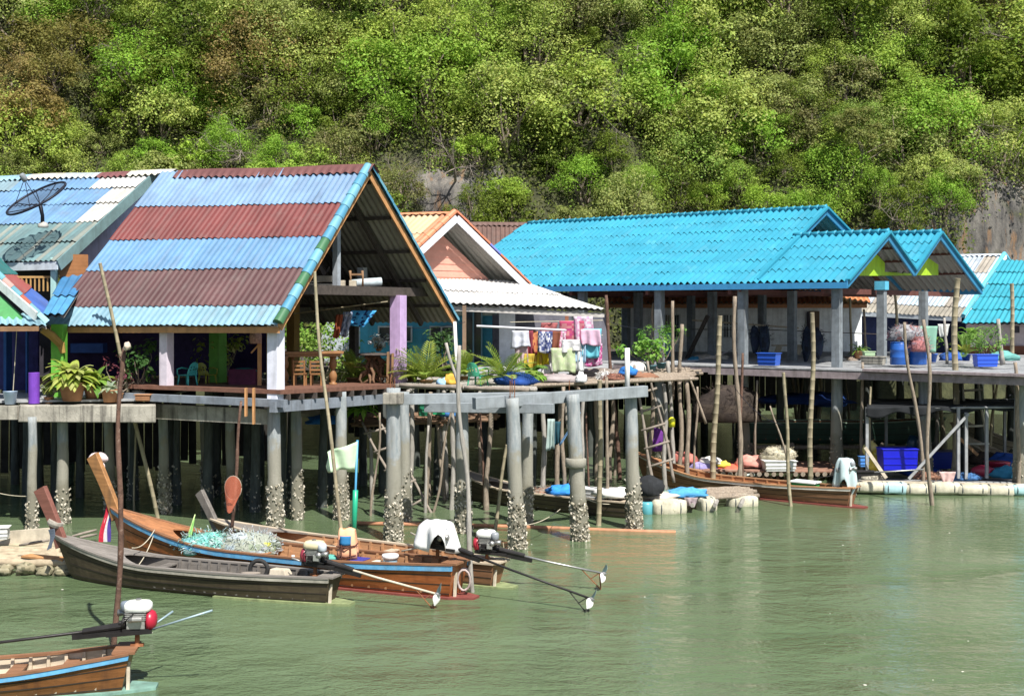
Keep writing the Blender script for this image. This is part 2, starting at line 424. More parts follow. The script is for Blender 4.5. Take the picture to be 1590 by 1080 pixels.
def crown(r,ncl,nl,ls,pal,seed,low=-.35,stringy=0):
    rr=random.Random(seed); mb=MB(); vs,fs,cs=[],[],[]; cl=[]; base=pal[seed%len(pal)]; alt=pal[(seed+1)%len(pal)]
    for i in range(ncl):
        while 1:
            d=Vector((rr.gauss(0,1),rr.gauss(0,1),rr.gauss(.25,1)))
            if d.length>.1: d.normalize()
            if d.z>low: break
        k=rr.uniform(.6,.95); c=Vector((d.x*r[0]*k,d.y*r[1]*k,d.z*r[2]*k))
        mixk=rr.uniform(0,.45); cl.append((c,rr.uniform(.22,.46)*min(r),tuple(lerp(p_,q_,mixk) for p_,q_ in zip(base,alt)),rr.uniform(.5,.9)))
    for i in range(nl):
        c,q,col,fl=cl[rr.randrange(ncl)]
        d=Vector((rr.gauss(0,1),rr.gauss(0,1),rr.gauss(.3,1))).normalized()
        p=c+Vector((d.x,d.y,d.z*fl))*q*rr.uniform(.45,1.12)
        if stringy and rr.random()<stringy: p.z-=rr.random()**2*r[2]*.8
        n=(d*.9+Vector((rr.gauss(0,.32),rr.gauss(0,.32)-.1,.45+rr.gauss(0,.25)))).normalized()
        s=ls*rr.uniform(.6,1.35); leafq(vs,fs,cs,p,n,s,s*rr.uniform(.45,.75),jitcol(col,rr),rr)
    mb.v=vs; mb.f=fs; mb.c=cs; return mb,cl
def trunk_mb(h,cl,r,seed):
    mb=MB(); rr=random.Random(seed); top=V(0,0,h*.15)
    mb.tube(wobble(V(0,.5,-h),top,6,.25,seed),[r,r*.9,r*.8,r*.7,r*.6,r*.5,r*.4],7)
    for c,q,_,_ in rr.sample(cl,min(9,len(cl))):
        b=V(0,0,-h*rr.uniform(.15,.6)); mb.tube(wobble(b,c,4,.25,rr.randint(1,99)),[r*.5,r*.38,r*.28,r*.18,r*.08],5)
    return mb
def branches(mb,p,d,L,r,depth,rr,bend=.5):
    n=4; pts=[p]; q=p; dd=d.normalized()
    for i in range(n):
        dd=(dd+Vector((rr.gauss(0,.22),rr.gauss(0,.22),rr.gauss(.0,.2)))*bend).normalized(); q=q+dd*L/n; pts.append(q)
    mb.tube(pts,[lerp(r,r*.45,i/n) for i in range(n+1)],5,cap=False)
    if depth>0:
        for k in range(rr.randint(3,4)):
            b=pts[rr.randint(1,n)]; nd=(dd+Vector((rr.gauss(0,.75),rr.gauss(0,.5),rr.gauss(.05,.6)))).normalized()
            branches(mb,b,nd,L*rr.uniform(.5,.8),r*.5,depth-1,rr,bend)
G_BR=[(0.253,0.444,0.054),(0.300,0.461,0.056),(0.369,0.508,0.077),(0.230,0.412,0.045),(0.439,0.515,0.113)]
G_DK=[(0.123,0.189,0.026),(0.166,0.228,0.030),(0.200,0.265,0.037)]
G_YE=[(0.375,0.490,0.087),(0.449,0.512,0.137),(0.320,0.466,0.078)]
G_OL=[(0.227,0.209,0.089),(0.279,0.382,0.088),(0.220,0.355,0.060),(0.359,0.432,0.122)]
G_BN=[(0.301,0.239,0.077),(0.256,0.223,0.064),(0.196,0.239,0.051),(0.346,0.274,0.102)]
G_RD=[(0.330,0.090,0.075),(0.210,0.225,0.060),(0.180,0.225,0.060),(0.225,0.135,0.075)]
KINDS={'bright':('bright green',G_BR),'dark':('dark green',G_DK),'lime':('yellow green',G_YE),'olive':('olive green',G_OL),'brown':('dry brown leaved',G_BN)}
VAR={}
for ki,(kn,(adj,pal)) in enumerate(KINDS.items()):
    for v in range(6):
        sd=101*ki+v; rr=random.Random(sd)
        r=(rr.uniform(2.1,3.0),rr.uniform(1.9,2.4),rr.uniform(1.7,2.9))
        if v==3: r=(r[0]*1.15,r[1],r[2]*1.15)
        ls=(.15,.18,.21,.12,.14,.13)[v]
        mbc,cl=crown(r,30+6*v,int(3900*(.19/ls)**1.6),ls,pal,sd,stringy=.25 if v==3 else .06)
        mbt=trunk_mb(3.4,cl,.16,sd)
        tmp=bpy.data.objects
        oc=mbc.build('crown',LEAF); ot=mbt.build('trunk',BARK,smooth=True)
        VAR[kn,v]=(oc.data,ot.data); bpy.data.objects.remove(oc); bpy.data.objects.remove(ot)
LAND=[(-300,110,'the dish roof'),(110,285,'the white patched ridge'),(285,440,'the striped roof'),(440,600,'the striped gable peak'),
      (600,730,'the orange roof'),(730,840,'the brown roof'),(840,960,'left end of long roof'),(960,1110,'middle of long roof'),
      (1110,1240,'the high blue ridge'),(1240,1345,'the upper blue gable'),(1345,1480,'the twin blue gables'),(1480,2200,'the pale roof by the cliff')]
BAND=[(-900,20,'atop the slope above'),(20,95,'high above'),(95,170,'midway above'),(170,250,'low above'),(250,500,'just behind')]
ORD=['first','second','third','fourth','fifth','sixth','seventh','eighth']
tree_list=[]
def rockzone(px,py):
    if 640<px<735 and 235<py<345: return True
    if px>1500+30*noise.noise(Vector((py*.03,2,1))) and 285+25*noise.noise(Vector((px*.03,5,1)))<py<420: return True
    return False
TR=random.Random(21); spots=[]
ys=[-70,-12,45,98,148,196,242,288,335]
for j,y in enumerate(ys):
    n=24
    for i in range(n+1):
        px=-60+i*1740/n+(j%2)*30+TR.uniform(-20,20); py=y+TR.uniform(-20,20)
        if rockzone(px,py+15): continue
        if j==0 and i%2: continue
        spots.append((px,py))
for px,py in spots:
    # species follow the patches of the photograph
    n=noise.noise(Vector((px*.006,py*.009,4.2)))
    if px<150 and 60<py<200: kn='brown'
    elif px<440 and 185<py: kn=TR.choice(['lime','bright','olive'])
    elif 240<px<340 and py<200: kn='dark'
    elif px<260: kn=TR.choice(['olive','dark','bright'])
    elif 840<px<960 and 20<py<90: kn=TR.choice(['olive','brown'])
    elif 560<px<660 and py>150: kn=TR.choice(['bright','olive','lime'])
    elif 1080<px<1200 and py>110: kn=TR.choice(['olive','bright','lime'])
    elif TR.random()<.03: kn='brown'
    elif n>.12: kn=TR.choice(['bright','olive','lime'])
    elif n<-.2: kn=TR.choice(['dark','olive','bright'])
    else: kn=TR.choice(['bright','olive','lime','dark','olive','dark'])
    p=on_hill(px,py); sc_=(TR.uniform(.9,1.4) if TR.random()<.65 else TR.uniform(1.55,2.2))*(1.0 if py<230 else .8)
    tree_list.append((px,py,kn,TR.randrange(6) if sc_<1.25 else TR.choice((0,3,4,5)),p+V(0,-.6*sc_,.2),sc_,TR.uniform(0,6.28)))
def biglabels(items):
    buck={}
    for it in items:
        px,py,kn=it[:3]
        l=[t for a,b,t in LAND if a<=px<b][0]; bd=[t for a,b,t in BAND if a<=py<b][0]
        buck.setdefault((kn,l,bd),[]).append(it)
    out=[]
    for (kn,l,bd),its in buck.items():
        its.sort(key=lambda q:q[0]); adj=KINDS[kn][0]
        for k,it in enumerate(its):
            if len(its)==1: lab='%s tree %s %s'%(adj,bd,l)
            elif len(its)==2: lab='%s %s tree of two %s %s'%(('left','right')[k],adj,bd,l)
            else: lab='%s %s tree from left, %s %s'%(ORD[k],adj,bd,l)
            out.append((it,lab))
    return out
for (px,py,kn,v,p,s,rz),lab in biglabels(tree_list):
    e=thing('broadleaf_tree' if kn!='brown' else 'dry_tree',lab,'tree',p,rz,'trees on the hillside'); e.scale=(s,s,s)
    cm,tm=VAR[kn,v]
    for nm,me in (('crown',cm),('trunk',tm)):
        o=bpy.data.objects.new(nm,me); C.objects.link(o); o.parent=e
# creeping ground cover all over the slope
vs,fs,cs=[],[],[]; rr=random.Random(5)
for i in range(110000):
    x=rr.uniform(-62,66); z=rr.uniform(3.2,40); y=hill_y(x,z)
    q=P(0,0,1); px=CX+x*F/y; py=HY-(z-H)*F/y
    if rockzone(px,py) and rr.random()<.985: continue
    n=Vector((rr.gauss(0,.5),-.6+rr.gauss(0,.4),.6+rr.gauss(0,.3))).normalized()
    c=jitcol(rr.choice([(.09,.13,.025),(.12,.15,.035),(.14,.16,.04)]),rr); s=rr.uniform(.16,.4)
    leafq(vs,fs,cs,V(x,y-rr.uniform(.0,1.4),z+rr.uniform(0,.4)),n,s,s*.6,c,rr)
mb=MB(); mb.v=vs;mb.f=fs;mb.c=cs; structure(mb.build('undergrowth',LEAF),'stuff')
# bare and dead trees
def bare(label,px,py,L,d,seed,r=.11,depth=3):
    rr=random.Random(seed); p=on_hill(px,py)+V(0,-2.6,0); e=thing('bare_tree',label,'tree',p,0,'bare trees on the hillside')
    mb=MB(); mb.tube([V(0,2.6,-1.2),V(0,1,-.4),V(0,0,0)],[r*1.3,r*1.15,r],6); mb.build('trunk',PALE,e,local=True,smooth=True)
    mb=MB()
    for k in range(4): branches(mb,V(0,0,0),Vector(d)+Vector((rr.gauss(0,.7),rr.gauss(0,.3),rr.gauss(0,.5))),L,r*.6,depth,rr)
    mb.build('branch_crown',PALE,e,local=True,smooth=True)
bare('large leafless grey tree high on the slope above the satellite dish roof',175,60,2.4,(-.3,-.3,.5),3)
bare('leafless grey tree with a long drooping limb above the white patched ridge',190,95,1.9,(.8,-.3,-.3),14)
bare('tangle of bare fallen branches low above the red ridge',330,215,2.0,(.2,-.4,.1),23,.08)
bare('second tangle of bare branches behind the red striped ridge',385,240,1.7,(.8,-.4,.25),29,.07)
bare('pale bare tree in front of the dark cliff above the small orange roof',708,268,1.8,(.2,-.4,-.15),41,.09)
bare('thin bare bush beside the striped gable peak',618,290,1.7,(.4,-.4,.3),45,.05)
bare('hooked bare trunk halfway up the slope above the long turquoise roof',985,110,1.2,(.8,-.4,.4),52,.13,2)
bare('wiry leafless tree at the upper right edge of the slope',1545,70,2.4,(.3,-.4,-.2),61,.08)
bare('bare hanging branches above the cliff by the pale roof',1500,200,2.2,(.3,-.4,-.5),66,.07)
bare('sparse thin tree between the two turquoise gable groups',1370,345,1.5,(.1,-.4,.9),71,.05,2)
bare('grey brushwood halfway above the long turquoise roof',935,190,2.0,(.0,-.4,.4),77,.05)
# red flowering climber
mbc,cl=crown((3.0,1.6,3.4),30,5200,.19,G_RD,401); e=thing('flowering_creeper','red flowering creeper cascading down the slope above the twin gables','creeper',on_hill(1320,235)+V(0,-3.2,0))
mbc.build('crown',LEAF,e,local=True); trunk_mb(2.5,cl,.08,4).build('trunk',BARK,e,local=True)
# hanging vine strands over the right-hand cliff
for k,(px,py,L,lab) in enumerate([(1490,265,5,'curtain of hanging vines left on the right cliff'),(1560,240,6,'curtain of dry roots over the cliff at the right edge'),(1455,260,5,'dark vine curtain left of the cliff face'),(690,235,4,'vine curtain over the dark cliff by the orange roof')]):
    rr=random.Random(900+k); p=on_hill(px,py)+V(0,-1.5,0); vs,fs,cs=[],[],[]; m2=MB()
    for s in range(26):
        x=rr.uniform(-1.6,1.6); y=rr.uniform(-.6,.6); l=L*rr.uniform(.4,1)
        m2.tube([V(x,y,0),V(x+rr.gauss(0,.15),y,-l*.5),V(x+rr.gauss(0,.3),y,-l)],.022,4)
        for q in range(26):
            z=-l*rr.random(); n=Vector((rr.gauss(0,.6),-.7,rr.gauss(.3,.5))).normalized()
            leafq(vs,fs,cs,V(x+rr.gauss(0,.16),y+rr.gauss(0,.16),z),n,.24,.14,jitcol(rr.choice(G_DK+G_OL),rr),rr)
    e=thing('hanging_vine',lab,'vine',p,0,'vine curtains on the cliff')
    m2.build('stem',PALE if k==1 else BARK,e,local=True)
    mb=MB(); mb.v=vs;mb.f=fs;mb.c=cs; mb.build('foliage',LEAF,e,local=True)
# ================================================================ BUILDINGS
FL=4.65   # floor level of the stilt houses above the water
WHITEP=(.80,.80,.78); LAV=(.60,.62,.78)
DWOOD=mat('dark_timber',(.075,.062,.055),rough=.85,var=.4,scale=3,grain=(2,2,2),bump=.3)
MWOOD=mat('brown_timber',(.26,.15,.08),rough=.75,var=.35,scale=3,bump=.25,streak=.2)
OWOOD=mat('orange_timber',(.50,.26,.11),rough=.7,var=.25,scale=3,bump=.2,streak=.2)
GWOOD=mat('grey_plank',(.33,.34,.35),rough=.9,var=.4,scale=3,bump=.4,streak=.4)
PWOOD=mat('pale_plank',(.52,.46,.36),rough=.85,var=.3,scale=3,bump=.3,streak=.3)
CONC=mat('stained_concrete',(.36,.34,.29),rough=.9,var=.5,scale=1.6,bump=.6,streak=.95,dirt=(.06,.055,.05),specks=.4)
ROOFM=attr_mat('roof_sheet',rough=.6,var=.25,scale=.9,bump=.12,streak=.34,dirt=(.10,.092,.085))
ROOFN=attr_mat('painted_roof_tile',rough=.48,var=.16,scale=.7,bump=.06,streak=.26,dirt=(.10,.25,.31))
UNDER=(.24,.225,.20)
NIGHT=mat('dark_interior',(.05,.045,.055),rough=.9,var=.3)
GLASS=mat('dark_window_glass',(.03,.05,.06),rough=.08,var=.2,bump=0,spec=.6)

# ---- striped stilt house ------------------------------------------------
E0=V(-7.6,39,0); c_=V(.447,.894,0); a_=V(-.894,.447,0)
def SH(t,u,z): return E0+c_*t+a_*u+V(0,0,z)
W=10.8; TM=4.8
sh=thing('stilt_house','open sided stilt house with a red, brown and blue striped gable roof','house',E0+V(0,0,FL))
PB=(.155,.255,.40);RDc=(.15,.038,.037);BL=(.105,.225,.38);BRc=(.095,.045,.047);PC=(.18,.32,.40)
def patch(base,seed,v=.16):
    def f(t):
        n=noise.noise(Vector((math.floor(t*15)*.77,seed,0))); return tuple(x*(1+v*n) for x in base)
    return f
rows_=[(0,.24,patch(PB,1)),(.24,.46,patch(RDc,2,.1)),(.46,.66,patch(BL,3)),(.66,.885,patch(BRc,4,.1)),(.885,1.0,patch(PC,5))]
ov=.45
mb=MB(); roof(mb,SH(-.35,9.75,6.64),SH(-.35,-ov,6.74),SH(TM,-ov,12.20),SH(TM,9.05,12.50),rows_,.26,.036,.032,UNDER)
fr=mb.build('roof',ROOFM,sh,smooth=False)
mb=MB(); roof(mb,SH(W+.25,-ov,6.74),SH(W+.25,9.5,6.66),SH(TM,9.3,12.44),SH(TM,-ov,12.18),[(0,.25,PB),(.25,.5,RDc),(.5,.75,BL),(.75,1,PB)],.26,.036,.05,UNDER)
mb.build('roof',ROOFM,sh)
mb=MB(); dn1=(SH(0,0,6.85)-SH(TM,0,12.18)).normalized(); dn2=(SH(W,0,6.85)-SH(TM,0,12.18)).normalized()
ridge(mb,SH(TM,8.25,12.46),SH(TM,-ov-.25,12.22),dn1,dn2,(.15,.065,.062),.48,.34,.04); mb.build('ridge_cap',ROOFM,fr)
mb=MB(); T1=(.075,.24,.36);T2=(.13,.32,.42);TG=(.05,.145,.07)
cols=[T2,T1,T2,T2,T1,T2,T1,TG,T2,T1,TG,T2,T1,TG]
out=-a_; n1=out.cross(dn1); n1=n1 if n1.z>0 else -n1; n2=out.cross(dn2); n2=n2 if n2.z>0 else -n2
verge(mb,SH(TM,-ov,12.24),SH(-.35,-ov,6.78),.17,cols,n1,out)
verge(mb,SH(TM,-ov,12.24),SH(W+.25,-ov,6.78),.17,[T1,T2,T1,T1,T2,T1,T2,T1,T1,T2,T1,T1,T1,T2],n2,out); mb.build('verge_tile',ROOFN,sh,smooth=True)
mb=MB()
for q in (SH(-.3,-ov-.02,6.62),SH(W+.2,-ov-.02,6.62)):
    mb.beam(SH(TM,-ov-.02,12.00),q,.05,.26,up=(0,0,1))
mb.beam(SH(-.28,-ov,6.55),SH(-.28,9.5,6.48),.05,.20); mb.build('fascia_board',OWOOD,sh)
# roof frame
mb=MB()
for u in (.9,3.2,5.6,8.0):
    mb.beam(SH(TM,u,11.93),SH(.1,u,6.6),.12,.2); mb.beam(SH(TM,u,11.93),SH(W-.1,u,6.6),.12,.2)
mb.build('rafter',DWOOD,sh)
mb=MB()
for f in (.06,.28,.5,.7,.88):
    for s in (0,W):
        t=lerp(TM,s,f); z=lerp(12.02,6.7,f); mb.beam(SH(t,-.3,z),SH(t,9.2,z),.09,.12)
mb.build('purlin',DWOOD,sh)
mb=MB(); mb.beam(SH(1.15,.12,7.86),SH(W-1.05,.12,7.86),.14,.32)
for u in (2.5,5,7.5): mb.beam(SH(1.2,u,7.84),SH(W-1.2,u,7.84),.12,.24)
mb.build('loft_beam',DWOOD,sh)
mb=MB(); 
for i in range(16): mb.box(SH(1.6+i*.52,4.3,8.0),(.46,8.2,.04),rz=math.atan2(a_.y,a_.x)-math.pi/2)
mb.build('loft_floor',DWOOD,sh)
mb=MB(); mb.beam(SH(4.0,.35,8.0),SH(4.0,.35,10.6),.2,.2,up=c_); mb.build('king_post',mat('grey_painted_post',(.30,.33,.37),var=.3,streak=.4),sh)
mb=MB(); mb.beam(SH(7.95,1.9,8.0),SH(7.95,1.9,8.8),.28,.28,up=c_); mb.build('king_post',mat('pale_painted_post',(.5,.52,.52),var=.3,streak=.4),sh)
def post(par,t,u,z0,z1,wd,m,fr=SH,name='post',cx=None):
    mb=MB(); mb.beam(fr(t,u,z0),fr(t,u,z1),wd,wd,up=cx or c_); return mb.build(name,m,par,bevel=.012)
post(sh,.12,0.0,FL-.35,6.72,.40,paint((.74,.76,.86)))
post(sh,.12,4.55,FL-.1,6.7,.34,paint((.62,.56,.64)))
post(sh,7.66,.1,FL-.35,7.72,.46,paint((.52,.37,.62)))
post(sh,3.4,2.6,FL-.1,7.75,.38,paint((.30,.19,.05)))
post(sh,3.5,5.2,FL-.1,7.75,.45,paint((.12,.34,.05)))
post(sh,8.0,5.2,FL-.1,7.75,.38,paint((.30,.19,.05)))
post(sh,10.5,4.0,FL-.1,6.6,.3,DWOOD)
mb=MB(); mb.tube([P(706,500,47.5),P(708,545,47),P(712,603,46.6)],.07,8); mb.build('downpipe',plastic((.75,.75,.73)),sh,smooth=True)
# floors and beams
rzf=math.atan2(a_.y,a_.x)
def fz(t): return FL-.03*t
mb=MB(); WF_=8.3; mb.hexa([SH(-.1,-.35,FL-.14),SH(WF_,-.35,fz(WF_)-.14),SH(WF_,16,fz(WF_)-.14),SH(-.1,10.5,FL-.14),SH(-.1,-.35,FL),SH(WF_,-.35,fz(WF_)),SH(WF_,16,fz(WF_)),SH(-.1,10.5,FL)])
mb.build('floor',mat('red_brown_deck',(.17,.085,.06),rough=.6,var=.35,scale=4,bump=.2),sh)
mb=MB()
for i in range(11): mb.beam(SH(.3+i*.72,-.42,fz(.3+i*.72)-.24),SH(.3+i*.72,2.2,fz(.3+i*.72)-.24),.09,.19)
mb.build('joist',DWOOD,sh)
mb=MB(); mb.beam(SH(-.35,-.22,FL-.53),SH(8.0,-.22,fz(8)-.5),.22,.34); mb.beam(SH(-.16,-.6,FL-.42),SH(-.16,9.5,FL-.40),.2,.24)
mb.build('floor_beam',mat('grey_floor_beam',(.21,.24,.28),rough=.9,var=.35,scale=2,bump=.4,streak=.4),sh)
mb=MB(); mb.beam(SH(.45,.3,FL-.92),SH(.45,9.9,FL-.92),.3,.5); mb.build('concrete_beam',CONC,sh)
for px in (388,424/1.0):
    pass
for k,(px,y1) in enumerate(((382,646),(394,658))):
    a=P(px,602,38.6); b=P(px,y1,38.6); mb=MB(); mb.beam(a,b,.2,.06,up=(1,0,0)); mb.build('hanging_plank',OWOOD,sh)
# inner back wall and side wall: dark rooms at the rear left
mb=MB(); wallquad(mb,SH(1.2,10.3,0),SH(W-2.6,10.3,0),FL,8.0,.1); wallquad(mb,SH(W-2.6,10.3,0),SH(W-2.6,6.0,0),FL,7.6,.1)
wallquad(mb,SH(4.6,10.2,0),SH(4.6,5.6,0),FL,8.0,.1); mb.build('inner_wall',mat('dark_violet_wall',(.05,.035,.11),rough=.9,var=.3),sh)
# piles under the striped house
pl=[((424,612),(428,829),23),((459,618),(462,806),18),((529,622),(530,806),20),((357,650),(360,792),17),((316,650),(322,772),15),((253,652),(256,796),17)]
for k,((x0,y0),(x1,y1),wpx) in enumerate(pl):
    D=WD(y1); pile(sh,P(x0,y0-14,D),P(x1,y1,D),wpx/2*D/F,330 if k in(0,2,5,4) else 150,1.4,seed=k)
k=20
for u in (1.8,3.6,5.4,7.2,9.0):
    for t in (3.2,5.6,8.2,10.8):
        k+=1
        if R.random()<.15: continue
        q=SH(t+R.uniform(-.3,.3),u+R.uniform(-.3,.3),0); pile(sh,q+V(0,0,FL-.15),q+V(R.uniform(-.1,.1),0,0),R.uniform(.13,.2),40 if t<6 else 0,1.2,seed=k,m=SHADED_PILE())

# ---- left house with dish ------------------------------------------------
hd=thing('two_storey_house','upper house with patched pale blue roof, lavender gable wall and teal post','house',P(60,560,47))
EA=P(88,405,45.0); EB=EA+a_*12.5; EB.z=EA.z-.05
RA=P(238,268,50.6); RB=RA+a_*13.5; RB.z=RA.z+.35
WB=(.17,.255,.30);SB=(.12,.235,.39);WW=(.42,.41,.38);GT=(.105,.18,.19)
def r1(t):
    if t>.80: return (.46,.46,.44) 
    if t>.45: return SB
    return WB if noise.noise(Vector((math.floor(t*30),1,2)))>-.1 else (.26,.30,.29)
def r2(t):
    if t>.90: return WW
    if t>.38: return tuple(x*(1+.05*math.sin(t*90)) for x in SB)
    return (.18,.265,.29)
def r3(t):
    n=noise.noise(Vector((math.floor(t*46)*1.3,7,2))); 
    return tuple(x*(1+.22*n) for x in (GT if n>-.2 else (.21,.235,.21)))
mb=MB(); roof(mb,EB,EA,RA,RB,[(0,.18,r1),(.18,.36,r2),(.36,.58,r2),(.58,.80,r3),(.80,1,r3)],.27,.036,.05,UNDER)
hr=mb.build('roof',ROOFM,hd)
bk=V(c_.x,c_.y,0)*6.0+V(0,0,-4.2)
mb=MB(); roof(mb,RA+bk,RB+bk,RB,RA,[(0,.5,WB),(.5,1,SB)],.27,.036,.05,UNDER); mb.build('roof',ROOFM,hd)
mb=MB(); 
def rc(t):
    return (.24,.39,.48) if t<.44 else ((.50,.46,.40) if t<.58 else ((.36,.40,.42) if t<.72 else ((.17,.07,.07) if t<.83 else (.52,.50,.42))))
ridge(mb,RB,RA-a_*1.25,(EA-RA).normalized(),bk.normalized(),rc,.5,.34,.045); mb.build('ridge_cap',ROOFM,hr)
mb=MB(); mb.beam(EA-a_*.10+V(0,0,-.16),RA-a_*.10+V(0,0,-.18),.06,.42); mb.build('barge_board',paint((.17,.27,.28)),hd)
mb=MB(); mb.beam(EA+V(.05,-.05,-.17),EB+V(0,-.05,-.17),.06,.3); mb.build('fascia_board',paint((.55,.62,.68)),hd)
# gable wall (lavender), brown boards below, lower room
gi=a_*.35
mb=MB(); q=[lerp(EA,RA,f)+gi+V(0,0,-.25) for f in (.14,.98)]
base=FL
mb.add([V(q[0].x,q[0].y,base),V(q[1].x,q[1].y,base),q[1],q[0],V(q[0].x,q[0].y,base)+a_*.1,V(q[1].x,q[1].y,base)+a_*.1,q[1]+a_*.1,q[0]+a_*.1],[(0,1,2,3),(7,6,5,4),(3,2,6,7),(0,3,7,4)])
mb.build('gable_wall',paint((.60,.60,.80)),hd)
mb=MB(); a=P(94,388,45.6);
for i in range(8): mb.box(P(115,398+i*6,45.7),(1.0,.06,.155),rz=math.atan2(c_.y,c_.x)*.25)
mb.build('board_cladding',mat('varnished_board',(.30,.13,.05),rough=.5,var=.2),hd)
post(hd,0,0,0,1,.2,paint((.36,.58,.56)),fr=lambda t,u,z:lerp(P(84,470,45.3),P(84,400,45.3),z),cx=(0,1,0))
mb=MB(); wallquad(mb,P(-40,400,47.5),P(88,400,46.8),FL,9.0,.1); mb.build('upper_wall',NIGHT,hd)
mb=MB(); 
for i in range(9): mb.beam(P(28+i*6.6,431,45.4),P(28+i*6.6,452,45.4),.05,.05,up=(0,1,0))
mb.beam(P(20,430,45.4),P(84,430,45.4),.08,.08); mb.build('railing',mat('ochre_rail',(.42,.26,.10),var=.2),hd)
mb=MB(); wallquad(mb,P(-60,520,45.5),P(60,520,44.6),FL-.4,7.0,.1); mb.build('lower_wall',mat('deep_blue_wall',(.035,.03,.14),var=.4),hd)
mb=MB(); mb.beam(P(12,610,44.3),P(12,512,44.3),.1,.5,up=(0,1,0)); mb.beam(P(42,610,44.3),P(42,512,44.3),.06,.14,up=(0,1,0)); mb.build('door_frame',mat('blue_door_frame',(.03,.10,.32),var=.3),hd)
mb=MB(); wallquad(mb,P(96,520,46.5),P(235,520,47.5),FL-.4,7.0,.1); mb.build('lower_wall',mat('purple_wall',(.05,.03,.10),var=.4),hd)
post(hd,0,0,0,1,.42,paint((.14,.42,.05)),fr=lambda t,u,z:lerp(P(92,625,42.2),P(92,503,42.2),z),cx=(0,1,0))
mb=MB(); mb.tube([P(65,511,41.6),P(80,520,41.8),P(95,535,42.0),P(98,548,42.0)],[.12,.15,.14,.09],6); mb.build('brace',mat('ochre_brace',(.36,.22,.06),var=.2),hd)
# porch roof with coloured rows and the blue valley roof beside it
V0=P(72,503,40.6);V1=P(-46,385,43.5);B0=P(72,470,45.0);B1=P(2,402,46.5)
mb=MB(); roof(mb,V0,B0,B1,V1,[(0,.36,(.02,.11,.11)),(.36,.66,(.22,.06,.055)),(.66,1,(.045,.10,.32))],.26,.035,.04,UNDER); pr=mb.build('porch_roof',ROOFM,hd)
mb=MB(); roof(mb,P(66,489,41.2),P(100,489,41.0),P(137,428,45.6),P(97,428,45.8),[(0,.55,(.045,.17,.34)),(.55,1,(.07,.24,.42))],.3,.036,.04,UNDER); mb.build('valley_roof',ROOFM,hd)
mb=MB(); out=V(.35,-.93,0); dn=(V0-V1).normalized(); nu=out.cross(dn); nu=nu if nu.z>0 else -nu
verge(mb,V1+V(0,-.05,.05),V0+V(0,-.05,.05),.21,[(.18,.36,.40),(.15,.34,.40),(.42,.20,.16),(.14,.33,.38),(.42,.28,.25),(.12,.28,.34),(.34,.11,.075),(.15,.30,.34),(.26,.46,.48)],nu,out); mb.build('verge_tile',ROOFN,hd,smooth=True)
mb=MB(); mb.beam(P(-55,394,43.0),P(56,491,40.25),.06,.30); mb.build('barge_board',paint((.72,.76,.74)),hd)
mb=MB(); a=P(-50,498,40.9);b=P(42,498,40.7);t=P(-50,412,42.9); mb.add([a,b,t,a+V(0,.1,0),b+V(0,.1,0),t+V(0,.1,0)],[(0,1,2),(5,4,3),(0,3,4,1),(1,4,5,2)]); mb.build('gable_board',paint((.08,.28,.10)),hd)
mb=MB(); roof(mb,P(-60,506,40.2),P(72,506,40.0),P(66,488,41.2),P(-60,488,41.4),[(0,1,(.22,.385,.46))],.26,.035,.03,UNDER); mb.build('pent_roof',ROOFM,hd)
mb=MB(); mb.beam(P(-60,511,40.1),P(60,510,39.9),.06,.16); mb.build('eave_board',MWOOD,hd)
# floor of left house and terrace beam with its piles
mb=MB(); mb.hexa([P(-60,626,40.6),P(240,622,41.2),SH(W,10.6,FL-.5),SH(W+3,20,FL-.5),P(-60,622,40.6)+V(0,0,0),P(240,619,41.2),SH(W,10.6,FL-.42),SH(W+3,20,FL-.42)]); mb.build('floor',mat('grey_cement_floor',(.32,.33,.34),var=.3),hd)
tr=thing('terrace','stained concrete terrace beam carrying the potted plants','terrace',P(130,640,40.3))
mb=MB(); mb.hexa([P(28,655,40.2),P(242,656,40.2),P(242,650,42.2),P(28,650,42.2),P(31,629,40.2),P(242,629,40.2),P(242,624,42.2),P(28,624,42.2)]); mb.build('slab',CONC,tr,bevel=.03)
mb=MB(); mb.beam(P(-60,640,40.6),P(29,640,40.4),.25,.45); mb.build('side_beam',CONC,tr)
for k,((x0,y0),(x1,y1),wp) in enumerate([((50,655),(50,822),15),((97,655),(98,812),19),((168,655),(172,790),17),((205,655),(207,775),15)]):
    D=WD(y1); pile(tr,P(x0,y0-8,D),P(x1,y1,D),wp/2*D/F,150,1.1,seed=60+k)
for k in range(26):
    q=P(R.uniform(-60,240),700,R.uniform(45,58)); pile(tr,V(q.x,q.y,FL-.5),V(q.x,q.y,0),R.uniform(.13,.2),0,1,seed=80+k,m=SHADED_PILE())

PO=lambda x,y,D:P(x,y,D*1.09)
# ---- orange gable house ---------------------------------------------------
oh=thing('orange_house','house with small orange tiled gable, pink boarded pediment and blue walls','house',PO(700,580,52))
GA=PO(706,331,50.5); GL=PO(640,392,49.0); GR=PO(820,443,53.5); od=V(-.894,.447,0)
LB=GL+od*4.5; AB=GA+od*4.6
OR=(.44,.18,.085);CR=(.52,.36,.21)
n_o=0
mb=MB(); roof(mb,LB,GL,GA,AB,[(0,.5,lambda t:CR if t<.86 else OR),(.5,1,lambda t:CR if t<.86 else OR)],.3,.05,.03,UNDER); orf=mb.build('roof',ROOFN,oh)
mb=MB(); roof(mb,GR,GR+od*8,AB+V(0,0,.0),GA,[(0,.33,OR),(.33,.66,OR),(.66,1,OR)],.3,.05,.03,UNDER); mb.build('roof',ROOFN,oh)
mb=MB(); d1=(GL-GA).normalized(); d2=(GR-GA).normalized(); out=-od
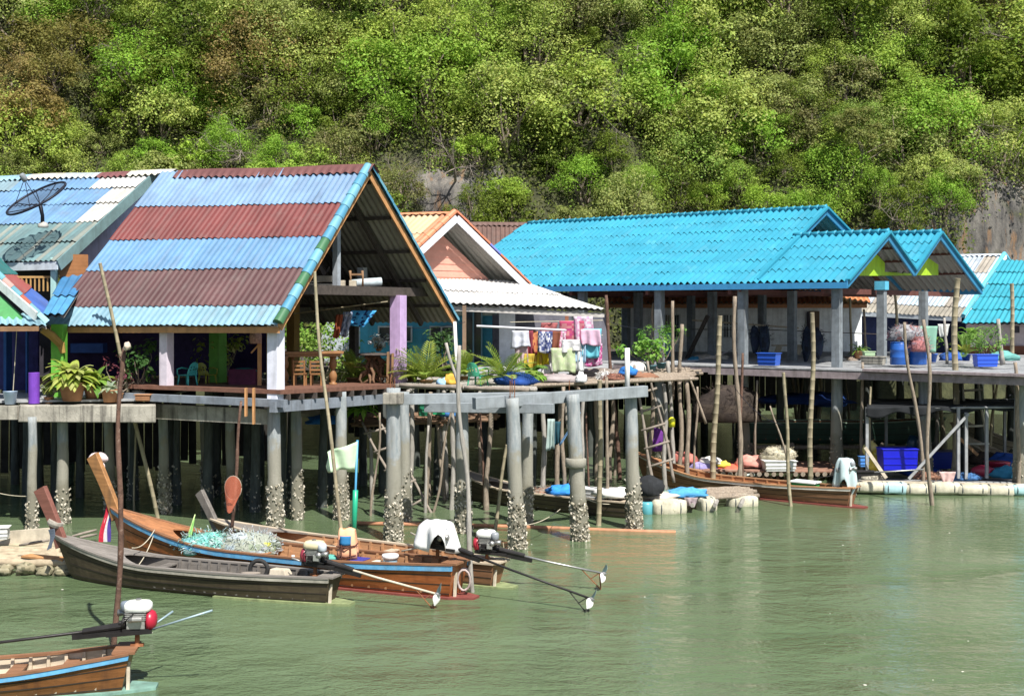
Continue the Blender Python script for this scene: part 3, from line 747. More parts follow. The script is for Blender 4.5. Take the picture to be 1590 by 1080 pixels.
n1=out.cross(d1); n1=n1 if n1.z>0 else -n1; n2=out.cross(d2); n2=n2 if n2.z>0 else -n2
verge(mb,GA+V(0,0,.08),GL+V(0,0,.08),.15,[(.58,.22,.12),(.62,.25,.13)]*3,n1,out); verge(mb,GA+V(0,0,.08),GR+V(0,0,.08),.15,[(.48,.17,.10),(.5,.19,.11),(.5,.18,.1),(.17,.20,.55),(.5,.18,.1),(.5,.19,.11),(.48,.17,.10)],n2,out)
ridge(mb,AB,GA-od*.1,d1,d2,(.6,.25,.13),.2,.4,.02,h=.12); mb.build('verge_tile',ROOFN,oh,smooth=True)
mb=MB(); mb.beam(GA+out*.12+V(0,0,-.22),GL+out*.12+V(0,0,-.22),.05,.3); mb.beam(GA+out*.12+V(0,0,-.24),GR+out*.12+V(0,0,-.24),.05,.32); mb.build('barge_board',paint((.70,.72,.78)),oh)
mb=MB(); ins=od*.9
A1=GA+ins+V(0,0,-.75);L1=GL+ins+V(0,0,-.5);R1=lerp(GA,GR,.8)+ins+V(0,0,-.75); zb=PO(690,436,50).z-.4
nb=9
for i in range(nb):
    z0=lerp(zb,A1.z,i/nb); z1=lerp(zb,A1.z,(i+1)/nb)-.0
    def xat(z,e):
        f=clamp((A1.z-z)/(A1.z-e.z)); return lerp(A1,V(e.x,e.y,A1.z),f)
    a,b=xat(z0,L1),xat(z0,R1); c2,d3=xat(z1,R1),xat(z1,L1)
    k=1+.04*(i%2); pk=(.60*k,.29*k,.22*k)
    mb.quad(V(a.x,a.y,z0)+out*.03,V(b.x,b.y,z0)+out*.03,V(c2.x,c2.y,z1),V(d3.x,d3.y,z1),pk)
    mb.quad(V(a.x,a.y,z0)+out*.03,V(b.x,b.y,z0)+out*.03,V(b.x,b.y,z0)-out*.03,V(a.x,a.y,z0)-out*.03,pk)
mb.build('pediment',attr_mat('boarded_wall',rough=.8,var=.12),oh)
BLW=paint((.10,.46,.62)); PALEW=paint((.62,.68,.72)); 
mb=MB(); wallquad(mb,PO(500,520,57),PO(560,520,56.0),FL-.1,8.6,.12); mb.build('wall',PALEW,oh)
mb=MB(); wallquad(mb,PO(560,520,56.0),PO(765,520,54.0),FL-.1,8.8,.12); mb.build('wall',BLW,oh)
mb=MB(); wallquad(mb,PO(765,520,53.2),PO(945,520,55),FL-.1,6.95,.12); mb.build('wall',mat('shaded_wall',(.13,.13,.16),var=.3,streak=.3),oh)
mb=MB(); wallquad(mb,PO(775,520,51.5),PO(800,520,51.5),FL-.1,8.2,.12); mb.build('wall',paint((.66,.70,.76)),oh)
mb=MB(); wallquad(mb,PO(500,470,57.2),PO(770,470,53.8),6.9,7.5,.3); mb.build('lintel',paint((.56,.58,.46)),oh)
def window(par,px0,px1,r0,r1,D,fm,bars=0,dep=.06,mull=1,gm=None):
    a,b=P(px0,r0,D),P(px1,r1,D); f=MB(); w_=b.x-a.x; 
    for x in [a.x,b.x]+[a.x+w_*(i+1)/(mull+1) for i in range(mull)]: f.box(V(x,D,(a.z+b.z)/2),(.07,dep*2,a.z-b.z+.07))
    for z in (a.z,b.z): f.box(V((a.x+b.x)/2,D-.002,z),(w_-.07,dep*2,.07))
    if bars:
        for i in range(bars): f.box(V(a.x+w_*(i+.5)/bars,D-.02,(a.z+b.z)/2),(.03,.03,a.z-b.z))
        f.box(V((a.x+b.x)/2,D-.021,(a.z+b.z)/2),(w_-.1,.025,.04))
    o=f.build('window',fm,par); g=MB(); g.box(V((a.x+b.x)/2,D+.03,(a.z+b.z)/2),(w_-.06,.03,a.z-b.z-.06)); g.build('pane',gm or GLASS,o); return o
WF=paint((.72,.74,.74))
window(oh,588,639,507,530,54.9*1.09,WF); window(oh,668,703,507,532,54.4*1.09,WF); window(oh,722,748,455,570,53.9*1.09,paint((.30,.52,.60)),mull=1)
mb=MB(); a=PO(800,486,54); 
for px in (795,880,905):
    mb=MB(); mb.beam(PO(px,582,52.6),PO(px,488,52.6),.16,.16,up=(0,1,0)); mb.build('doorway_post',mat('reddish_post',(.25,.10,.06),var=.3),oh)
# white corrugated awning
mb=MB(); wr=lambda k:(lambda t:tuple(k*x*(1+.06*math.sin(t*40)) for x in (.66,.65,.63)))
roof(mb,PO(690,471,47.5),PO(942,481,50.2),PO(812,437,54.0),PO(672,432,51.0),[(0,.5,wr(1)),(.5,1,wr(.98))],.26,.036,.04,UNDER); mb.build('awning_roof',ROOFM,oh)
mb=MB(); mb.beam(PO(692,474,47.7)+V(0,0,-.12),PO(938,485,50.3)+V(0,0,-.12),.06,.2); mb.build('awning_fascia',mat('grey_fascia',(.42,.40,.38),var=.3),oh)
mb=MB(); mb.beam(PO(721,580,47.6),PO(721,474,47.6),.16,.16,up=(0,1,0)); mb.build('awning_post',mat('brown_post',(.22,.15,.10),var=.3),oh)
mb=MB(); mb.beam(PO(893,580,50.4),PO(893,482,50.4),.3,.3,up=(0,1,0)); mb.build('awning_post',mat('grey_post',(.36,.38,.40),var=.3),oh)
mb=MB(); mb.hexa([SH(W+.3,-.4,FL-.2),P(940,580,49.5)-V(0,0,.16),P(960,560,64)*1+V(0,0,0),SH(W+8,4,FL-.2)]+[SH(W+.3,-.4,FL),P(940,580,49.5),P(960,560,64)+V(0,0,.16),SH(W+8,4,FL)])
mb.build('floor',mat('grey_cement_floor',(.32,.33,.34),var=.3),oh)
for k in range(16):
    q=P(R.uniform(540,940),600,R.uniform(48,60)); pile(oh,V(q.x,q.y,FL-.15),V(q.x+R.uniform(-.1,.1),q.y,0),R.uniform(.13,.2),0,1.1,seed=120+k,m=SHADED_PILE())
# brown roofed house behind
bh=thing('brown_roof_house','house showing only its brown corrugated roof between orange and turquoise roofs','house',P(770,480,76))
mb=MB(); roof(mb,P(700,470,73),P(840,470,73),P(840,348,80),P(700,348,80),[(0,.5,(.14,.085,.07)),(.5,1,(.13,.08,.066))],.28,.04,.04,UNDER); mb.build('roof',ROOFM,bh)
mb=MB(); ridge(mb,P(700,347,80),P(840,346,80),(0,-1,-.9),(0,1,-.9),(.13,.08,.068),.4,.34,.04); mb.build('ridge_cap',ROOFM,bh)
mb=MB(); roof(mb,P(840,348,80)+V(0,6,-4),P(700,348,80)+V(0,6,-4),P(700,348,80),P(840,348,80),[(0,1,(.22,.14,.12))],.28,.04,.04,UNDER); mb.build('roof',ROOFM,bh)
mb=MB(); wallquad(mb,P(690,500,74),P(850,500,74),FL,8.4,.1); mb.build('wall',paint((.55,.5,.45)),bh)

# ---- long turquoise hall ---------------------------------------------------
ha_c=V(.606,.795,0); ha_a=V(-.795,.606,0); HE=V(14.18,52,0)
def HL(t,u,z): return HE+ha_c*t+ha_a*u+V(0,0,z)
hall=thing('pavilion','long open pavilion with turquoise tiled roof and grey concrete posts','pavilion',HL(0,0,4.7))
TQ=(.03,.255,.37)
def tq(s): return lambda t:tuple(x*(1+.05*noise.noise(Vector((t*60,s,0)))) for x in TQ)
ze,sl_=8.38,.475
def zf(t): return ze+sl_*t
tm=8.05; U1=4.35; U2=23.0
HR=[(i/7,(i+1)/7,tq(i)) for i in range(7)]
mb=MB(); roof(mb,HL(0,U2,ze),HL(0,U1,ze),HL(tm,U1,zf(tm)),HL(tm,U2,zf(tm)),HR,.34,.075,.034,UNDER,sub=6); h1=mb.build('main_roof',ROOFN,hall,smooth=False)
mb=MB(); roof(mb,HL(2*tm+3,U1,ze),HL(2*tm+3,U2,ze),HL(tm,U2,zf(tm)),HL(tm,U1,zf(tm)),HR,.34,.075,.034,UNDER,sub=6); mb.build('main_roof',ROOFN,hall)
prof=[(0,8.38),(4.82,10.67),(8.31,9.05),(12.08,11.03),(19.0,8.3)]
ext=[('front_gable_roof',0,1,0.,U1-.0),('front_gable_roof',2,1,0.,U1+2.5),('rear_gable_roof',2,3,0.,9),('rear_gable_roof',4,3,0.,9)]
for k,(nm,ei,ri,u0,u1) in enumerate(ext):
    te,z_e=prof[ei]; tr_,z_r=prof[ri]
    n=4; rr_=[(i/n,(i+1)/n,tq(10+k*5+i)) for i in range(n)]
    mb=MB()
    if ei<ri: roof(mb,HL(te,u1,z_e),HL(te,u0,z_e),HL(tr_,u0,z_r),HL(tr_,u1,z_r),rr_,.34,.075,.034,UNDER,sub=6)
    else: roof(mb,HL(te,u0,z_e),HL(te,u1,z_e),HL(tr_,u1,z_r),HL(tr_,u0,z_r),rr_,.34,.075,.034,UNDER,sub=6)
    mb.build(nm,ROOFN,hall)
dF=(HL(0,0,0)-HL(1,0,sl_)).normalized(); dB=(HL(1,0,0)-HL(0,0,sl_)).normalized()
mb=MB()
def capline(t,z,u0,u1):
    n=int((u1-u0)/.42)
    for i in range(n):
        a=HL(t,u0+i*.42,z+.08); b=HL(t,u0+i*.42+.46,z+.06); mb.tube([a,lerp(a,b,.25),b],[.16,.125,.12],8,TQ)
capline(tm,zf(tm),U1-.1,U2); mb.build('ridge_cap',ROOFN,h1,smooth=True)
mb=MB(); capline(4.82,10.67,-.1,U1+.4); mb.build('ridge_cap',ROOFN,h1,smooth=True)
mb=MB(); capline(12.08,11.03,-.1,8.5); mb.build('ridge_cap',ROOFN,h1,smooth=True)
mb=MB(); BB=(.035,.195,.36)
def barge(t0,z0,t1,z1,u): mb.beam(HL(t0,u,z0-.12),HL(t1,u,z1-.12),.08,.34,col=BB); mb.beam(HL(t0,u-.05,z0+.06),HL(t1,u-.05,z1+.06),.2,.1,col=TQ)
for i in range(4): barge(prof[i][0],prof[i][1],prof[i+1][0],prof[i+1][1],-.05)
barge(tm,zf(tm),0.2,zf(.2),U1-.06); barge(tm,zf(tm),2*tm+3,ze,U1-.06)
mb.build('barge_board',ROOFN,hall)
mb=MB(); mb.beam(HL(-.06,-.1,ze-.16),HL(-.06,U2,ze-.16),.06,.26); mb.beam(HL(19,-.1,ze-.2),HL(19,U2,ze-.2),.06,.34); mb.build('fascia_board',mat('blue_fascia',(.05,.26,.52),rough=.5,var=.15),hall)
# roof frame
mb=MB()
for u in (.53,4.98,9.32,13.7,18):
    for i in range(4):
        (t0,z0),(t1,z1)=prof[i],prof[i+1]
        if 3<u<5: mb.beam(HL(t0,u,z0-.3),HL(t1,u,z1-.3),.1,.2)
    mb.beam(HL(0,u+.5,8.0),HL(18.5,u+.5,8.0),.14,.24)
for i in range(4):
    (t0,z0),(t1,z1)=prof[i],prof[i+1]
    for f in (.3,.65): mb.beam(HL(lerp(t0,t1,f),0,lerp(z0,z1,f)-.15),HL(lerp(t0,t1,f),5,lerp(z0,z1,f)-.15),.08,.12)
mb.build('roof_frame',mat('red_brown_steel',(.13,.05,.04),var=.3),hall)
# lime gable panels
LIME=paint((.36,.56,.03)); mb=MB()
def panel(ts,zs,u):
    n=len(ts); v=[HL(t,u,z) for t,z in zip(ts,zs)]; v2=[HL(t,u+.08,z) for t,z in zip(ts,zs)]
    mb.add(v+v2,[tuple(range(n)),tuple(range(2*n-1,n-1,-1))]+[(i,(i+1)%n,n+(i+1)%n,n+i) for i in range(n)])
def tz(px,row,u):
    X0=HE.x+ha_a.x*u; D0=HE.y+ha_a.y*u; r=(px-CX)/F; t=(D0*r-X0)/(ha_c.x-ha_c.y*r); D=D0+ha_c.y*t; return t,H-(row-HY)*D/F
def panel_px(pts,u): q=[tz(x,y,u) for x,y in pts]; panel([a for a,_ in q],[b for _,b in q],u)
panel_px([(1331,428),(1374,428),(1374,408),(1361,394)],.75); mb.build('gable_panel',LIME,hall)
mb=MB(); panel_px([(1374,428),(1457,427),(1457,411),(1440,399),(1424,413),(1414,424),(1374,422)],.8); mb.build('gable_panel',LIME,hall)
HP=mat('grey_square_post',(.19,.215,.235),rough=.85,var=.35,streak=.5,bump=.2)
for t in (.35,5.6,11.3):
    for u in (.53,4.98,9.32,13.7,18.0):
        mb=MB(); mb.beam(HL(t,u,4.6),HL(t,u,8.1),.37,.37,up=ha_c); mb.build('post',HP,hall,bevel=.015)
mb=MB(); mb.beam(HL(5.6,.53,8.1),HL(5.6,.53,8.5),.5,.5,up=ha_c); mb.build('post_cap',paint((.10,.42,.62)),hall)
mb=MB(); mb.beam(P(1065,560,62.3),P(1099,490,61.4),.16,.16); mb.build('brace',DWOOD,hall)
mb=MB(); mb.tube([P(1075,511,63),P(1200,512,60),P(1400,520,58),P(1470,515,60)],.02,5); mb.build('net_line',DWOOD,hall)
# deck
dk=thing('pavilion_deck','long grey plank deck on piles under the turquoise pavilion and to its right','deck',HL(0,5,4.6))
mb=MB(); rr=random.Random(3)
t=-.9
while t<21:
    w_=rr.uniform(.3,.42); z=4.66+rr.uniform(-.015,.015); u0=-9+rr.uniform(-.2,.2)
    mb.beam(HL(t,u0,z),HL(t,19.5,z),w_*.95,.06); t+=w_
mb.build('planks',GWOOD,dk)
mb=MB(); mb.beam(HL(-1.0,-9,4.45),HL(-1.0,6.0,4.45),.08,.3); mb.beam(HL(-1.05,-9,4.68),HL(-1.05,-1.2,4.70),.34,.1); mb.beam(HL(-1.0,6,4.5),HL(-1.0,19,4.5),.08,.24); mb.build('edge_beam',mat('plum_plank',(.30,.25,.26),rough=.85,var=.35,streak=.4),dk)
mb=MB()
for u in range(-8,20,3): mb.beam(HL(-.8,u,4.4),HL(20,u,4.4),.16,.3)
mb.build('joist',DWOOD,dk)
k=200
for t in (.35,4,8,12,16):
    for u in (-7,-3.2,.53,4.98,9.32,13.7,17):
        k+=1; 
        if t>5 and R.random()<.2: continue
        q=HL(t+(R.uniform(-.3,.3) if t>1 else 0),u+(R.uniform(-.4,.4) if t>1 else 0),0); pile(dk,q+V(0,0,4.5),q+V(R.uniform(-.1,.1),0,0),.27 if t<1 else R.uniform(.16,.24),90 if t<1 else 0,1.5,seed=k,m=None if t<1 else SHADED_PILE())
for k in range(34):
    t=R.uniform(6,20);u=R.uniform(-8,16); q=HL(t,u,0); mb=MB(); make_pole(mb,q+V(0,0,4.4),q+V(R.uniform(-.6,.6),R.uniform(-.3,.3),-.6),R.uniform(.06,.12),'stick',k)
    mb.build('prop_pole',(GRY,STK,BAM)[k%3](),dk,smooth=True)

# ---- white house behind the hall -------------------------------------------
wh=thing('white_house','white rendered house with barred windows behind the pavilion','house',P(1150,545,73))
mb=MB(); wallquad(mb,P(965,520,72.6),P(1336,520,72.6),4.4,7.75,.15); wallquad(mb,P(1336,520,72.6),P(1336,520,72.6)+V(1.4,8,0),4.4,7.75,.15); mb.build('wall',paint((.84,.88,.90)),wh)
mb=MB(); roof(mb,P(940,470,71.2),P(1352,470,71.2),P(1330,420,78),P(960,420,78),[(0,.5,(.55,.22,.10)),(.5,1,(.55,.22,.10))],.3,.05,.03,UNDER); mb.build('roof',ROOFN,wh)
mb=MB(); mb.beam(P(940,474,71.4),P(1346,474,71.4),.08,.3); mb.build('fascia_board',mat('orange_fascia',(.50,.24,.12),var=.2),wh)
for a_1,b_1 in ((1028,1056),(1122,1142)): window(wh,a_1,b_1,488,524,72.45,paint((.7,.76,.78)),bars=8)
mb=MB(); mb.box(P(1264,519,72.45),(.62,.1,2.75)); mb.build('door',mat('brown_door',(.17,.12,.08),var=.2),wh)
mb=MB(); mb.box(P(1256,519,72.37),(.22,.08,2.7)); mb.build('door_panel',NIGHT,wh)
mb=MB(); mb.box(P(1150,554,72.0),(16,.7,.25)); mb.build('plinth',paint((.62,.60,.55)),wh)
mb=MB(); mb.lathe(P(1267,475,72.2),[(.02,.3),(.05,.25),(.13,.05),(.15,-.05),(.05,-.1)],10); mb.build('wall_lamp',mat('grey_metal',(.3,.3,.3),metal=.5),wh)

# ---- pale patched roof house and turquoise house on the right ---------------
pg=thing('patched_roof_house','house with pale grey and blue patched roof behind the right end of the pavilion','house',P(1420,520,78))
def pgc(s):
    def f(t):
        q=math.floor(t*9+s*.3); n=noise.noise(Vector((q*1.7,s*2.3,4)))
        return (.30,.27,.23) if n<-.12 else ((.37,.42,.48) if n<.2 else (.38,.47,.53))
    return f
mb=MB(); a,b,c2,d3=P(1325,484,76),P(1492,493,72),P(1556,396,80),P(1380,396,84)
roof(mb,a,b,c2,d3,[(0,.3,pgc(1)),(.3,.6,pgc(2)),(.6,.85,pgc(3)),(.85,1,lambda t:(.27,.25,.21))],.28,.038,.04,UNDER); r0=mb.build('roof',ROOFM,pg)
mb=MB(); roof(mb,c2+V(3,5,-3.5),d3+V(3,5,-3.5),d3,c2,[(0,1,(.5,.6,.66))],.28,.038,.04,UNDER); mb.build('roof',ROOFM,pg)
mb=MB(); ridge(mb,d3,c2,(b-c2),V(3,5,-3.5),(.52,.60,.70),.4,.34,.04); mb.build('ridge_cap',ROOFM,r0)
mb=MB(); mb.tube([c2+V(.1,-.1,.1),b+V(.1,-.1,.1)],.14,8); mb.tube([c2+V(.1,-.1,.1),c2+V(2,1.6,-1.7)],.14,8); mb.build('verge_tile',mat('teal_verge',(.14,.48,.62),rough=.5),pg)
mb=MB(); mb.beam(c2+V(.2,-.2,-.12),b+V(.2,-.2,-.12),.06,.24); mb.build('barge_board',paint((.74,.74,.72)),pg)
mb=MB(); mb.beam(a+V(0,-.05,-.1),b+V(0,-.05,-.1),.08,.26); mb.build('fascia_board',mat('grey_fascia2',(.38,.42,.46),var=.2),pg)
mb=MB(); wallquad(mb,P(1322,520,77),P(1500,520,73.5),4.4,7.0,.12); mb.build('wall',mat('navy_wall',(.02,.03,.10),var=.4),pg)
tqh=thing('turquoise_roof_house','house with bright turquoise roof and pinkish wall at the right edge','house',P(1570,540,70))
mb=MB(); a,b,c2,d3=P(1494,501,69),P(1720,503,66),P(1730,408,73),P(1556,404,76)
TQ2=(.035,.27,.35); roof(mb,a,b,c2,d3,[(i/5,(i+1)/5,tuple(x*(1+.05*math.sin(i*2)) for x in TQ2)) for i in range(5)],.28,.038,.05,UNDER); mb.build('roof',ROOFN,tqh)
mb=MB(); roof(mb,c2+V(2,6,-4),d3+V(2,6,-4),d3,c2,[(0,1,TQ2)],.28,.038,.05,UNDER); mb.build('roof',ROOFN,tqh)
mb=MB(); wallquad(mb,P(1500,520,70),P(1720,520,67),4.5,6.8,.12); mb.build('wall',paint((.56,.48,.50)),tqh)
mb=MB(); wallquad(mb,P(1500,552,69.8),P(1720,552,66.8),4.5,5.15,.1); mb.build('lower_cladding',mat('rust_cladding',(.20,.08,.05),var=.3),tqh)
mb=MB(); mb.box(P(1577,511,68.4),(.4,.1,.4)); mb.build('vent',NIGHT,tqh)

# dark boards and a rear deck added to keep light from under the houses
SHADE_BOARD=mat('dark_shade_board',(.035,.032,.028),rough=.95,var=.5,scale=2,bump=.3)
def shade_boards(par,p,q,z0,z1,seed):
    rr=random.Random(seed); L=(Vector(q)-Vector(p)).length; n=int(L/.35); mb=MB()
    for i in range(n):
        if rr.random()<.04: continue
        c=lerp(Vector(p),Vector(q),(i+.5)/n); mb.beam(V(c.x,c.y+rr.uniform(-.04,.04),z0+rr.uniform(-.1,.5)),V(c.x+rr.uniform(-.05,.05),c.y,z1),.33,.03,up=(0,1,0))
    mb.build('light_block_board',SHADE_BOARD,par)
shade_boards(hd,P(-120,600,53),P(250,600,54),.15,FL-.4,1); shade_boards(sh,P(240,600,54),P(470,600,56),.15,FL-.4,2); shade_boards(oh,P(540,600,66),P(960,600,70),.4,FL-.2,3); shade_boards(dk,P(960,600,79),P(1330,600,80),.6,4.3,4)
bv=thing('rear_light_blocker','dark plank walkway and rear decks running behind the stilt houses','walkway',P(400,590,68)); mb=MB()
mb.hexa([V(-38,58,4.2),V(9,62,4.2),V(9,88,4.2),V(-52,88,4.2),V(-38,58,4.35),V(9,62,4.35),V(9,88,4.35),V(-52,88,4.35)]); mb.build('deck',DWOOD,bv)  # unseen deck put in to block light coming from behind the houses
# ================================================================ BOATS
def hullwood(name,col,**k): return mat(name,col,rough=k.pop('rough',.5),var=.35,scale=2.2,grain=(.5,5,5),bump=.2,bscale=8,**k)
def boat(label,bow,stern,beam,zm,zb,zs,hull,inner,rail,strake,deck,skeg=None,post=None,postm=None,lift=0,ribs=13,ribm=None,decklen=.22,name='longtail_boat',group='longtail fishing boats',draft=.35,Db=None,Ds=None,tw=.50,seats=(.42,.62,.8),L=None,strakeh=.09,plan=.42):
    Db=Db or WD(bow[1]); Ds=Ds or WD(stern[1]); b=P(bow[0],bow[1],Db); s=P(stern[0],stern[1],Ds); b.z=s.z=lift
    Lh=(s-b).length; ang=math.atan2(s.y-b.y,s.x-b.x)
    e=thing(name,label,'boat',b,ang,group); N=30; B=beam/2
    def hw(q):
        f=1-(1-min(q/plan,1))**2.0; f=max(.0,f)**.75
        if q>.6: f*=1-(1-tw)*((q-.6)/.4)**1.6
        return max(B*f,.035)
    def zg(q):
        z=zm+(zb-zm)*max(0,1-q/.40)**2.1+(zs-zm)*max(0,(q-.5)/.5)**2; return z
    def xx(q,zf): return q*Lh-.55*zf*max(0,1-q/.22)**1.5+.16*zf*max(0,(q-.9)/.1)
    def section(q,th=0):
        h=hw(q)-th; g=zg(q); pr=[]
        for y,zf in ((1,1),(.965,.72),(.90,.42),(.80,.12),(.62,-.25),(.3,-.7),(0,-1)):
            z=g*zf if zf>0 else draft*zf*(1-.5*max(0,1-q/.3)); pr.append((y*max(h,.01),z,zf))
        return pr
    def pt(q,y,z,zf): return V(xx(q,max(zf,-.3)),y,z)
    rows=[]
    for i in range(N+1):
        q=i/N; sct=section(q); r=[pt(q,-y,z,f) for y,z,f in sct]+[pt(q,y,z,f) for y,z,f in reversed(sct[:-1])]; rows.append(r)
    mb=MB(); mb.grid(rows); mb.add(rows[-1],[tuple(range(len(rows[-1])))])
    mb.build('hull',hull,e,local=True,smooth=False)
    mb=MB()
    for zf,kk in ((.70,.962),(.42,.90),(.14,.807)):
        for sg in (-1,1):
            rw=[]
            for i in range(1,N+1):
                q=i/N; h=hw(q); g=zg(q); rw.append([pt(q,sg*(h*kk+.006),g*zf+.011,zf),pt(q,sg*(h*kk+.004),g*zf-.011,zf)])
            mb.grid(rw)
    mb.build('plank_seam',mat('tarred_seam',(.035,.028,.022),rough=.9,var=.4),e,local=True)
    mb=MB(); rows=[]; fz_=max(.10,zm*.16)
    for i in range(1,N+1):
        q=min(i/N,.985); h=hw(q)-.05; g=zg(q); h=max(h,.01)
        r=[pt(q,-h,g-.005,1),pt(q,-h*.95,g*.6,.6),pt(q,-h*.86,fz_+.03,.2),pt(q,0,fz_,.2),pt(q,h*.86,fz_+.03,.2),pt(q,h*.95,g*.6,.6),pt(q,h,g-.005,1)]; rows.append(r)
    mb.grid(rows); mb.add(rows[-1],[tuple(range(7))]); mb.build('inner_planking',inner,e,local=True)
    for sgn in (-1,1):
        mb=MB(); rows=[]
        for i in range(N+1):
            q=i/N; h=hw(q); g=zg(q); rows.append([pt(q,sgn*(h-.075 if h>.1 else 0),g+.035,1),pt(q,sgn*(h+.05),g+.035,1),pt(q,sgn*(h+.05),g-.01,1),pt(q,sgn*(h-.075 if h>.1 else 0),g-.01,1)])
        mb.grid(rows,closed=True); mb.add(rows[-1],[(0,1,2,3)]); mb.build('gunwale',rail,e,local=True)
        if strake:
            mb=MB(); rows=[]
            for i in range(N+1):
                q=i/N; h=hw(q); g=zg(q); o=.035; rows.append([pt(q,sgn*h*.99,g-.012,1),pt(q,sgn*(h+o),g-.014,1),pt(q,sgn*(h+o),g-.012-strakeh,.9),pt(q,sgn*h*.97,g-.012-strakeh,.9)])
            mb.grid(rows,closed=True); mb.add(rows[-1],[(0,1,2,3)]); mb.build('rubbing_strake',strake,e,local=True)
    ribm=ribm or inner
    for i in range(ribs):
        q=decklen+.05+(.93-decklen-.05)*i/(ribs-1); h=hw(q)-.055; g=zg(q); mb=MB()
        for sgn in (-1,1): mb.beam(pt(q,sgn*h*.84,fz_,.2),pt(q,sgn*(h-.02),g-.012,1),.07,.06,up=(1,0,0))
        mb.beam(pt(q,-h*.84,fz_+.02,.2),pt(q,h*.84,fz_+.02,.2),.07,.05); mb.build('rib',ribm,e,local=True)
    for q in seats:
        h=hw(q)-.06; mb=MB(); mb.box(V(xx(q,.8),0,zg(q)-.14),(.26,2*h,.035)); mb.build('seat',rail if q!=seats[0] else inner,e,local=True)
    # fore deck, cut back in a hollow curve
    mb=MB(); rows=[]; M_=8; n=10
    for i in range(n+1):
        r=[]
        for k in range(M_+1):
            y=(k/M_-.5)*2; q=.004+(decklen*(1-.36*(1-y*y)))*i/n; h=max(hw(q)-.03,.01); r.append(V(xx(q,1),y*h,zg(q)+.012+.05*(1-y*y)*min(1,h*2)))
        rows.append(r)
    mb.grid(rows); mb.grid([[p-V(0,0,.04) for p in rows[-1]],rows[-1]]); mb.build('fore_deck',deck,e,local=True)
    # transom cap
    mb=MB(); h=hw(1); mb.box(V(xx(1,1)-.10,0,zg(1)+.03),(.42,2*h+.06,.05)); mb.build('stern_deck',rail,e,local=True)
    if post:   # stem post: photo pixel of its head
        Dp=post[2] if len(post)>2 else Db*1.005; tp=P(post[0],post[1],Dp); tl=WM[e.name].inverted()@tp; tl.y*=.3
        base=V(xx(0,1)+.22,0,zg(0)-.28); wd=post[3] if len(post)>3 else .30; mb=MB(); rows=[]
        for i in range(9):
            f=i/8; p=lerp(base,tl,f)+V(.16*math.sin(math.pi*f)*.6,0,-.10*math.sin(math.pi*f)); d=(tl-base).normalized(); nx=V(d.z,0,-d.x); wv=lerp(wd*1.1,wd*1.12,f)*(1-.16*math.sin(math.pi*f)); t=.075
            rows.append([p-nx*wv/2+V(0,-t,0),p+nx*wv/2+V(0,-t,0),p+nx*wv/2+V(0,t,0),p-nx*wv/2+V(0,t,0)])
        mb.grid(rows,closed=True); mb.add(rows[-1],[(0,1,2,3)]); mb.build('stem_post',postm or hull,e,local=True,bevel=.015)
    if skeg:
        mb=MB(); x0=Lh*.62; x1=Lh+.62
        rows=[]
        for i in range(9):
            f=i/8; x=lerp(x0,x1,f); h=(hw(min(1,x/Lh))*.8+.10) if x<Lh else lerp(hw(1)*.8+.10,.16,(x-Lh)/.62)
            rows.append([V(x,-h,.05),V(x,h,.05),V(x,h,-.06),V(x,-h,-.06)])
        mb.grid(rows,closed=True); mb.add(rows[-1],[(3,2,1,0)]); mb.build('stern_plank',skeg,e,local=True)
        mb=MB(); mb.beam(V(Lh+.12,-.22,.04),V(Lh+.12,-.16,zg(1)*.75),.06,.06); mb.build('stern_strut',PWOOD,e,local=True)
    e['_L']=Lh
    def bp(q,y,z): return WM[e.name]@V(q*Lh,y*hw(q),z)
    return e,bp,zg
STEEL=mat('worn_steel',(.33,.33,.32),rough=.4,metal=.7,var=.3); BLKM=mat('greasy_black_iron',(.028,.026,.026),rough=.45,var=.4,bump=.2,metal=.3)
ALU=mat('cast_aluminium',(.45,.45,.42),rough=.45,metal=.6,var=.3,bump=.2); RUST=mat('rusty_iron',(.22,.09,.04),rough=.85,var=.5,bump=.3)
